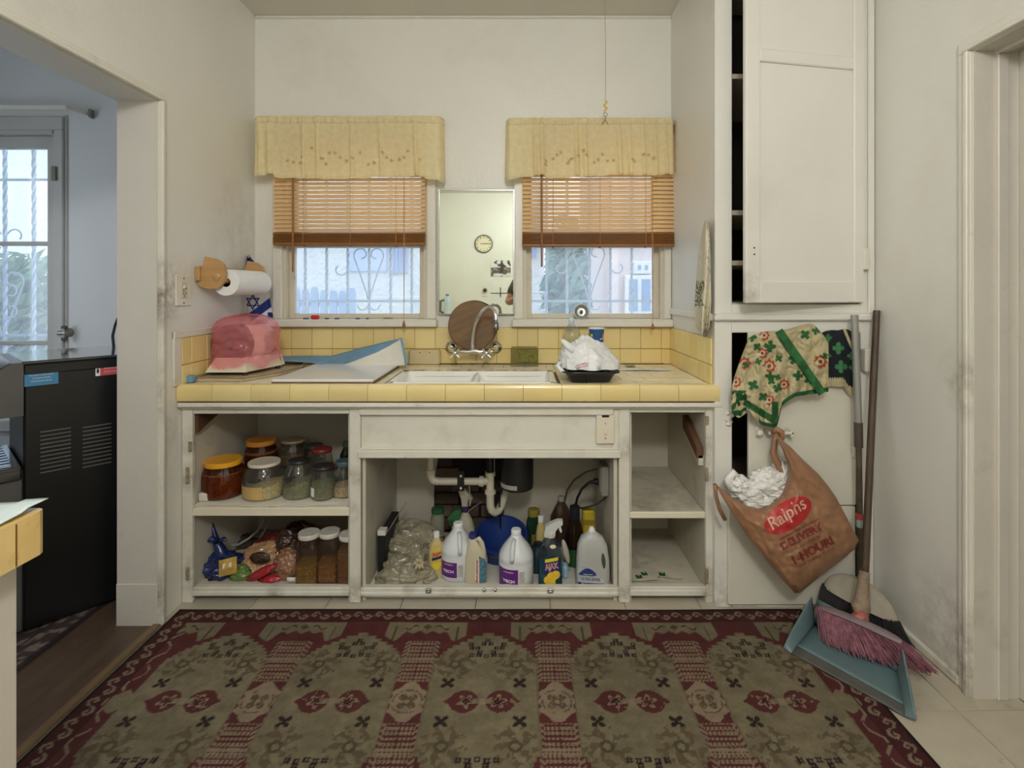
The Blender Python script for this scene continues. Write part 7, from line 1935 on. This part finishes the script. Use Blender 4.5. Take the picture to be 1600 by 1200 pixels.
# front overhang with sloped bezel
q = MB().prism([(-.16, .93), (-.035, HT - .004), (0, HT - .004), (0, .827), (-.16, .827)], -.002, .44, 'xz'); q.build('dispenser_head', mgry, mc, org=O)
q = MB().add([(-.162, .0, .934), (-.162, .438, .934), (-.034, .438, HT), (-.034, 0, HT)], [(0, 1, 2, 3)]); q.build('control_bezel', mgl, mc, org=O)
mpart('base_column', mgry, (-.17, .02, .02, 0, .42, .625))
tray = mpart('drip_tray', mgl, (-.19, .005, .625, -.005, .43, .64), (-.19, .005, .59, -.005, .43, .628))
for k in range(9): mpart('slat', mat('tray_steel', (196, 204, 220), rough=.2, metal=.9), (-.18, .02 + k * .045, .64, -.03, .045 + k * .045, .648), ch=.002, parent=tray)
q = MB().tube([(-.10, .14, .83), (-.10, .14, .79), (-.125, .14, .755)], .014, 10); q.build('spout', mgry, mc, org=O)
ventm = mat('vent_metal', (112, 110, 104), rough=.45, metal=.3)
for (t0, t1, z0, z1) in ((.046, .135, .596, .765), (.171, .262, .585, .758)):
    for k in range(11):
        z = z0 + (z1 - z0) * (k + .5) / 11
        mpart('vent_slat', ventm, (t0, -.004, z - .0022, t1, .004, z + .0012), ch=0, parent=side)
def mfn(x, z): return (x, -.0018, z)
s1 = MB().grid(lambda u, v: (.002 + .096 * u, -.0012, .934 + .058 * v), 1, 1).build('blue_sticker', mat('sticker_blue', (64, 136, 178), rough=.4), mc, org=O)
q = MB(); put_text(q, 'NOTICE', mfn, .05, .984, .016, .005, 0, .0)
for i, (t, w_) in enumerate((('FOR QUALITY WATER USE ONLY', .072), ('COLD AND HOT DISPENSER', .052), ('KEEP LEVEL AND UPRIGHT', .06))): put_text(q, t, mfn, .05, .973 - i * .011, w_, .005, 0, .0)
q.build('lettering', whp, s1, org=O)
s2 = MB().grid(lambda u, v: (.226 + .075 * u, -.0012, .948 + .04 * v), 1, 1).build('red_sticker', mat('sticker_red', (206, 84, 88), rough=.4), mc, org=O)
MB().grid(lambda u, v: (.211 + .015 * u, -.0012, .948 + .04 * v), 1, 1).build('white_tab', whp, s2, org=O)
MB().grid(lambda u, v: (.2185 + .0045 * v * math.cos(6.283 * u), -.002, .968 + .010 * v * math.sin(6.283 * u)), 14, 1, closed=True).build('symbol', mat('symbol_dark', (80, 40, 50), rough=.5), s2, org=O)
q = MB(); put_text(q, 'CAUTION HOT SURFACE', mfn, .265, .976, .055, .006, 0, .01); put_text(q, 'DO NOT TOUCH', mfn, .262, .962, .045, .006, 0, .01); q.build('lettering', mat('sticker_text', (236, 190, 190), rough=.5), s2, org=O)
t = thing('power_cable', 'black cable rising from the drink machine against the nook wall', 'cable', at(178, 548, 2.5))
MB().tube([at(181, 556, 2.42), at(178, 545, 2.46), at(176, 525, 2.52), at(180, 508, 2.58), at(188, 488, 2.62), at(200, 470, 2.66)], .006, 8).build('cable', rub, t, 60)
t = thing('wall_valve', 'small metal valve on the nook wall beside the window casing', 'valve', at(103, 520, YB - .02))
vm = mat('valve_metal', (150, 146, 138), rough=.35, metal=.7, var=.2)
c = at(104, 520, YB - .02)
MB().lathe([(.024, 0), (.022, .01), (.012, .02), (.012, .04)], (c[0], YB, c[2]), 14, '-y').tube([(c[0] - .03, YB - .035, c[2]), (c[0] + .012, YB - .035, c[2])], .012, 10).tube([(c[0], YB - .035, c[2] - .03), (c[0], YB - .035, c[2] + .03)], .009, 10).build('body', vm, t, 50)
for sg in (-1, 1): MB().box(c[0] - .012, YB - .045, c[2] + sg * .03 - .008, c[0] + .014, YB - .025, c[2] + sg * .03 + .008, .004).build('tap', mat('valve_dark', (70, 68, 66), rough=.5), t)
# curtain rod over the nook window
t = thing('curtain_rod', 'white double curtain rod with bent end over the nook window', 'curtain rod', at(60, 182, 2.7))
ya = YB - .11
zr_ = CAMZ + (HY - 171) * 2.72 / F
for dz, dy in ((0, 0), (-.0, .055)):
    a, b = at(104, 166, ya + dy), (at(143, 179, YB - .01))
    MB().box(-3.3, ya + dy - .003, a[2] - .014, a[0], ya + dy + .003, a[2] + .006, .002).add([(a[0], ya + dy, a[2] - .014), (b[0], YB - .002, b[2] - .010 + dy * .3), (b[0], YB - .002, b[2] + .008 + dy * .3), (a[0], ya + dy, a[2] + .006)], [(0, 1, 2, 3)]).build('rail', trim_m, t, solid=.002)
MB().box(b[0] - .004, YB - .03, b[2] - .02, b[0] + .008, YB, b[2] + .025, .003).build('bracket', vm, t)
# nook rug
rgx0, rgx1, rgy0, rgy1 = -3.2, -1.705, -.2, 2.35
def nrf(u, v): return (rgx0 + (rgx1 - rgx0) * u, rgy0 + (rgy1 - rgy0) * v, .0095)
def nrc(u, v):
    X, Y = rgx0 + (rgx1 - rgx0) * u, rgy0 + (rgy1 - rgy0) * v
    e = rgx1 - X
    c = L3(46, 34, 36)
    if e > .02:
        n = mnoise.noise(Vector((X * 22, Y * 22, 0))); m_ = math.sin(Y * 60 + 3 * n) * math.sin(X * 60 + 2 * n)
        c = L3(136, 124, 112) if m_ > .05 else L3(70, 56, 56)
        if .10 < e < .115: c = L3(60, 44, 46)
    return (*c, 1)
nr = MB().grid(nrf, 150, 255, colfn=nrc).build('runner_rug', mat('nook_rug_pile', attr='col', rough=.95, var=.15, vscale=40, bump=.4, bscale=400, bdist=.003))
tag(nr, 'grey patterned runner rug under the drink machine in the nook', 'rug')

# ------------------------------------------------------------------ near counter corner by the nook doorway
nc = thing('stove_side_counter', 'end of a yellow tiled counter with stained edge on a white cabinet near the camera', 'countertop', (-1.12, .62, 0))
PX, PY = -.842, .944
MB().box(XL + .004, .1, 0, -.878, PY - .018, .842, .003).build('cabinet', mat('near_cabinet_paint', (206, 198, 186), rough=.4, var=.04, vscale=6, bump=.2, bscale=40, bdist=.004, dirt=[((150, 134, 112), 7, .6, .85, .5)]), nc)
MB().box(XL + .004, .1, .842, PX - .03, PY - .03, .905).build('substrate', grout_m, nc)
et = [mat('edge_tile_%d' % i, c, rough=.3, var=.08, vscale=14, dirt=[((140, 104, 56), 16, .58, .8, .6)]) for i, c in enumerate(((226, 196, 132), (222, 190, 124)))]
ys = [.1, .272, .424, .576, .73, .885, PY]
for i in range(6):
    a, b = ys[i] + .0012, ys[i + 1] - .0012
    r_ = 0 if i < 5 else .014
    pr = [(PX, a), (PX, b - r_), (PX - r_ * .3, b - r_ * .3), (PX - r_, b), (PX - .034, b), (PX - .034, a)]
    MB().prism(pr, .836, .912, 'xy').build('nosing_tile', et[i % 2], nc)
    if i: MB().box(PX - .01, ys[i] - .0014, .838, PX + .0006, ys[i] + .0014, .908).build('grout', mat('grout_stain', (116, 78, 36), rough=.9), nc)
x = PX - .036
while x > XL:
    MB().box(max(x - .1, XL + .004), PY - .034, .84, x, PY, .910, .003).build('nosing_tile', et[0], nc); x -= .1015
x = PX - .036
while x > XL + .02:
    y = PY - .036
    while y > .15:
        MB().box(max(x - .106, XL + .004), y - .106, .903, x, y, .909, .0015).build('tile', typ[random.randrange(3)], nc); y -= .1083
    x -= .1083
ps = thing('paper_sheet', 'pale blue and white absorbent sheet lying on the corner of the near counter', 'paper', (-1.1, .7, .912))
def shf(u, v):
    x = -1.36 + .512 * u; y = .30 + .652 * v
    z = .916 + .004 * abs(math.sin(u * 5 + v * 6)) + .006 * mnoise.noise(Vector((x * 9, y * 9, 1)))
    if u > .94: z -= .10 * (u - .94) * .35 * (1 - v ** 3)
    if v > .93 and u > .9: z += .004
    return (x, y, max(z, .914 if u < .95 else .905))
MB().grid(shf, 50, 50).build('sheet', mat('sheet_pale', (206, 220, 222), rough=.6, var=.05, vscale=14, bump=.3, bscale=40, bdist=.004), ps, 180, solid=.0015)

# ------------------------------------------------------------------ behind the camera, seen in the mirror
VD = 2 * (YM - .014) - YF - .0
def mir(px, py, Yr=YF):
    d = 2 * (YM - .014) - Yr
    return ((px - CX) * d / F, Yr, CAMZ - (py - HY) * d / F)
ck = thing('wall_clock', 'round cream faced wall clock with dark rim reflected in the mirror', 'clock', mir(756, 381))
c = mir(756, 381); rc = 14 * VD / F
MB().lathe([(0, .006), (rc - .012, .006), (rc - .010, .03), (rc, .028), (rc + .002, .0), (0, 0)], (c[0], YF + .002, c[2]), 48, 'y', False, False).build('case', mat('clock_rim', (46, 42, 38), rough=.35), ck, 40)
MB().lathe([(0.0001, .0085), (rc - .011, .0085)], (c[0], YF + .002, c[2]), 48, 'y', False, False).build('face', mat('clock_face', (222, 212, 184), rough=.5), ck)
q = MB()
for k in range(12):
    a = R(90 - 30 * (k + 1)); put_text(q, str(k + 1), lambda x, y: (c[0] - x, YF + .0125, c[2] + y), rc * .76 * math.cos(a), rc * .76 * math.sin(a), .014 * len(str(k + 1)), .022, 0, .02)
q.build('numerals', mat('numeral_dark', (60, 52, 44), rough=.6), ck)
hm = mat('clock_hand', (120, 92, 50), rough=.4)
MB().box(c[0] - .055, YF + .014, c[2] - .004, c[0] + rc * .82, YF + .016, c[2] + .004, .001).build('minute_hand', hm, ck)
MB().box(c[0] - .02, YF + .0165, c[2] - .003, c[0] + rc * .55, YF + .0185, c[2] + .007, .001).build('hour_hand', hm, ck)
pa, pb__ = mir(767, 432), mir(798, 407)
cal = thing('wall_calendar', 'wall calendar with a grey photograph above a white date page reflected in the mirror', 'calendar', (pa[0] + .14, YF, 1.24))
LC = [L3(214, 214, 212), L3(92, 84, 78), L3(150, 142, 134), L3(60, 54, 50)]
def pcol(u, v):
    n = mnoise.noise(Vector((u * 5, v * 5, 2))) + .5 * mnoise.noise(Vector((u * 14, v * 14, 5)))
    if v > .55: k = LC[0] if n < .15 else LC[3]
    else: k = LC[1] if n < .1 else LC[2]
    if abs(u - .55) < .08 + .06 * n: k = LC[3]
    if v < .18 and n > 0: k = LC[0]
    return (*k, 1)
MB().grid(lambda u, v: (pa[0] + (pb__[0] - pa[0]) * u, YF + .006, pa[2] + (pb__[2] - pa[2]) * v), 40, 40, colfn=pcol).build('picture', mat('calendar_picture', attr='col', rough=.4, var=.05, vscale=10), cal, solid=.002)
qa, qb = mir(767, 458), mir(798, 433)
MB().box(qa[0], YF + .002, qa[2], qb[0], YF + .006, qb[2]).build('page', mat('page_white', (222, 220, 212), rough=.6), cal)
MB().box(qa[0], YF + .0055, mir(0, 458)[2] - .006, qb[0], YF + .0075, mir(0, 458)[2] + .006).box(mir(782, 0)[0] - .008, YF + .0055, mir(0, 464)[2], mir(782, 0)[0] + .008, YF + .0075, mir(0, 449)[2]).build('mark', mat('mark_dark', (70, 66, 62), rough=.6), cal)
op = thing('outlet_plate', 'white outlet plate with dark plug on the wall behind the camera, reflected in the mirror', 'outlet', mir(757.5, 460))
a, b = mir(753, 463), mir(763, 446)
MB().box(a[0], YF, a[2], b[0], YF + .008, b[2], .003).build('plate', mat('plate_white'), op)
MB().lathe([(.025, 0), (.03, .03), (.018, .05)], ((a[0] + b[0]) / 2, YF + .006, (a[2] + b[2]) / 2 + .01), 14, 'y').build('plug', mat('plug_dark', (40, 42, 48), rough=.4), op, 50)
rcab = thing('rear_counter', 'white cabinet with plain top along the wall behind the camera', 'cabinet', (-1.1, YF + .3, 0))
MB().box(XL + .005, YF + .004, .0, -.86, YF + .56, .875, .004).build('body', cab_m, rcab)
MB().box(XL + .005, YF + .004, .875, -.84, YF + .58, .905, .006).build('top', mat('rear_top', (220, 200, 150), rough=.3), rcab)
for x0 in (XL + .02, -1.13):
    d = MB().box(x0, YF + .56, .1, x0 + .255, YF + .578, .84, .005).build('door', cab_m, rcab)
    MB().lathe([(.012, 0), (.014, .015), (.008, .02)], (x0 + .23, YF + .577, .6), 12, 'y').build('knob', st_met, d, 40)
Yk = YF + .2
a, b = mir(694, 490, Yk), mir(704, 460, Yk)
jw = thing('water_jug', 'pale blue jug with grey handle standing on the rear counter, reflected in the mirror', 'jug', ((a[0] + b[0]) / 2, Yk, .906))
cxj = (a[0] + b[0]) / 2; wj = (b[0] - a[0]) / 2
MB().loft([(cxj, Yk, .907, wj, .06, 4), (cxj, Yk, 1.1, wj, .06, 4), (cxj, Yk, 1.17, wj * .9, .05, 3), (cxj, Yk, 1.2, wj * .5, .03, 2.5)], 24).build('body', mat('jug_paleblue', (186, 206, 216), rough=.3, var=.1), jw, 50)
MB().lathe([(wj * .5, 1.195), (wj * .5, 1.23)], (cxj, Yk, 0), 16).build('cap', mat('jug_cap', (90, 130, 170), rough=.4), jw, 50)
MB().tube([(cxj - wj, Yk, 1.14), (cxj - wj - .05, Yk, 1.13), (cxj - wj - .06, Yk, .98), (cxj - wj, Yk, .94)], .018, 10).build('handle', mat('jug_handle', (96, 96, 92), rough=.5), jw, 60)

# ------------------------------------------------------------------ the photographer, seen in the mirror from the elbow
def skinned(name, verts, edges, radii, root, m, parent, sub=2):
    me = bpy.data.meshes.new(name); me.from_pydata(verts, edges, []); me.materials.append(m)
    o = bpy.data.objects.new(name, me); COL.objects.link(o)
    md = o.modifiers.new('skin', 'SKIN'); md.use_smooth_shade = True
    if not me.skin_vertices: me.attributes  # layer is made by the modifier below
    bm = bmesh.new(); bm.from_mesh(me); lay = bm.verts.layers.skin.verify(); bm.verts.ensure_lookup_table()
    for i, v in enumerate(bm.verts):
        r = radii[i]; v[lay].radius = (r, r) if isinstance(r, (int, float)) else r; v[lay].use_root = (i == root)
    bm.to_mesh(me); bm.free()
    sm = o.modifiers.new('smooth', 'SUBSURF'); sm.levels = sm.render_levels = sub
    o.parent = parent
    return o
PXc, PYc = .16, -.36
pe = thing('person', 'person in an olive shirt holding up a phone, elbow reflected in mirror', 'person', (PXc, PYc, 0))
skin_m = mat('skin', (196, 146, 118), rough=.5, var=.05, vscale=30)
shirt = mat('shirt_olive', (92, 94, 76), rough=.9, var=.08, vscale=30, bump=.3, bscale=120)
jean = mat('trousers_navy', (48, 54, 70), rough=.9, var=.1, vscale=40, bump=.3, bscale=200)
hair = mat('hair_brown', (62, 46, 36), rough=.7, var=.2, vscale=60)
# local coordinates: x to the right of the person, y forward, z up
elL, elR = (-.315, .09, 1.145), (.30, .10, 1.13)
wrL, wrR = (-.15, .28, 1.235), (.10, .30, 1.24)
V = [(0, 0, .93), (0, -.005, 1.08), (0, 0, 1.25), (0, -.01, 1.38), (0, .0, 1.47), (0, .015, 1.53),           # 0-5 pelvis .. neck
     (-.19, -.01, 1.41), elL, wrL, (.19, -.01, 1.41), elR, wrR,                                               # 6-11 arms
     (-.095, 0, .88), (-.11, .02, .48), (-.12, -.01, .09), (-.125, .12, .035), (.095, 0, .88), (.11, .02, .48), (.12, -.01, .09), (.125, .12, .035),
     (0, .03, 1.60), (0, .035, 1.68), (0, .02, 1.74)]
E = [(0, 1), (1, 2), (2, 3), (3, 4), (4, 5), (3, 6), (6, 7), (7, 8), (3, 9), (9, 10), (10, 11), (0, 12), (12, 13), (13, 14), (14, 15), (0, 16), (16, 17), (17, 18), (18, 19), (5, 20), (20, 21), (21, 22)]
RD = [(.125, .085), (.12, .08), (.13, .085), (.12, .08), .06, .052, .052, .045, .03, .052, .045, .03, .082, .062, .042, .024, .082, .062, .042, .024, (.066, .08), (.078, .095), (.06, .075)]
skinned('body', V, E, RD, 0, skin_m, pe)
# clothes: shells following the body
skinned('shirt', [(0, 0, .86), (0, -.005, 1.08), (0, 0, 1.25), (0, -.01, 1.38), (0, 0, 1.46), (-.19, -.01, 1.41), (-.285, .065, 1.215), (.19, -.01, 1.41), (.275, .07, 1.205)],
        [(0, 1), (1, 2), (2, 3), (3, 4), (3, 5), (5, 6), (3, 7), (7, 8)], [(.194, .146), (.170, .128), (.182, .128), (.172, .116), .074, .08, .066, .08, .066], 1, shirt, pe)
skinned('trousers', [(0, 0, .96), (0, 0, .90), (-.095, 0, .86), (-.11, .02, .48), (-.12, -.005, .07), (.095, 0, .86), (.11, .02, .48), (.12, -.005, .07)],
        [(0, 1), (1, 2), (2, 3), (3, 4), (1, 5), (5, 6), (6, 7)], [(.178, .130), (.184, .134), .116, .078, .064, .116, .078, .064], 1, jean, pe)
for sg in (-1, 1):
    MB().loft([(sg * .125, .05, .0, .048, .135, 2.6), (sg * .125, .05, .03, .05, .138, 2.6), (sg * .125, .03, .065, .046, .1, 2.4), (sg * .122, -.01, .11, .044, .055, 2)], 24).build('shoe', mat('shoe_dark', (44, 42, 42), rough=.6), pe, 60, org=O)
    # hand with four fingers and a thumb, curled on the phone edge
    wx, wy, wz = wrL if sg < 0 else wrR
    gx0 = (-.035 - PXc + .0) if sg < 0 else (.128 - PXc)
    palm = (gx0 + sg * .020, .305 + .02, 1.275)
    hv = [(wx, wy, wz), (palm[0], palm[1] - .01, palm[2] - .02), palm]; he = [(0, 1), (1, 2)]; hr = [.028, (.034, .02), (.032, .018)]
    for f_ in range(4):
        b_ = len(hv); L_ = (.030, .034, .033, .026)[f_]; zf_ = palm[2] + .024 - .017 * f_
        hv += [(palm[0] + sg * .006, palm[1] + .018, zf_), (palm[0] - sg * .004, palm[1] + .018 + L_ * .7, zf_ + .002), (palm[0] - sg * (.004 + L_ * .8), palm[1] + .022 + L_ * .75, zf_ + .003)]
        he += [(2, b_), (b_, b_ + 1), (b_ + 1, b_ + 2)]; hr += [.010, .009, .0075]
    b_ = len(hv); hv += [(palm[0] - sg * .012, palm[1] - .012, palm[2] - .002), (palm[0] - sg * .036, palm[1] - .008, palm[2] + .014), (palm[0] - sg * .052, palm[1] - .004, palm[2] + .022)]
    he += [(1, b_), (b_, b_ + 1), (b_ + 1, b_ + 2)]; hr += [.013, .011, .009]
    skinned('hand', hv, he, hr, 1, skin_m, pe)
    MB().blob((sg * .082, .015, 1.665), (.010, .022, .032), 10, .1, 2, 1).build('ear', skin_m, pe, 180, org=O)
    MB().blob((sg * .032, .118, 1.672), (.011, .006, .007), 10, 0, 1, 1).build('eye', mat('eye_white', (236, 234, 230), rough=.2), pe, 180, org=O)
MB().tube([(0, .122, 1.675), (0, .142, 1.645), (0, .128, 1.632)], [.010, .014, .012], 8).build('nose', skin_m, pe, 180, org=O)
MB().blob((0, .118, 1.602), (.026, .008, .008), 10, .05, 1, 1).build('mouth', mat('lips', (168, 100, 92), rough=.4), pe, 180, org=O)
MB().blob((0, -.006, 1.735), (.092, .108, .075), 20, .08, 3, 4).build('hair', hair, pe, 180, org=O)
ph = thing('phone', 'dark phone held up in both hands behind the lens', 'phone', (.046, -.03, 1.262))
MB().box(-.036, -.034, 1.262, .128, -.026, 1.338, .004).build('body', mat('phone_dark', (26, 27, 30), rough=.25), ph)
MB().lathe([(.011, 0), (.011, .003), (.008, .0035)], (0.0, -.026, 1.30), 16, 'y').build('camera_lens', mgl, ph, 50)
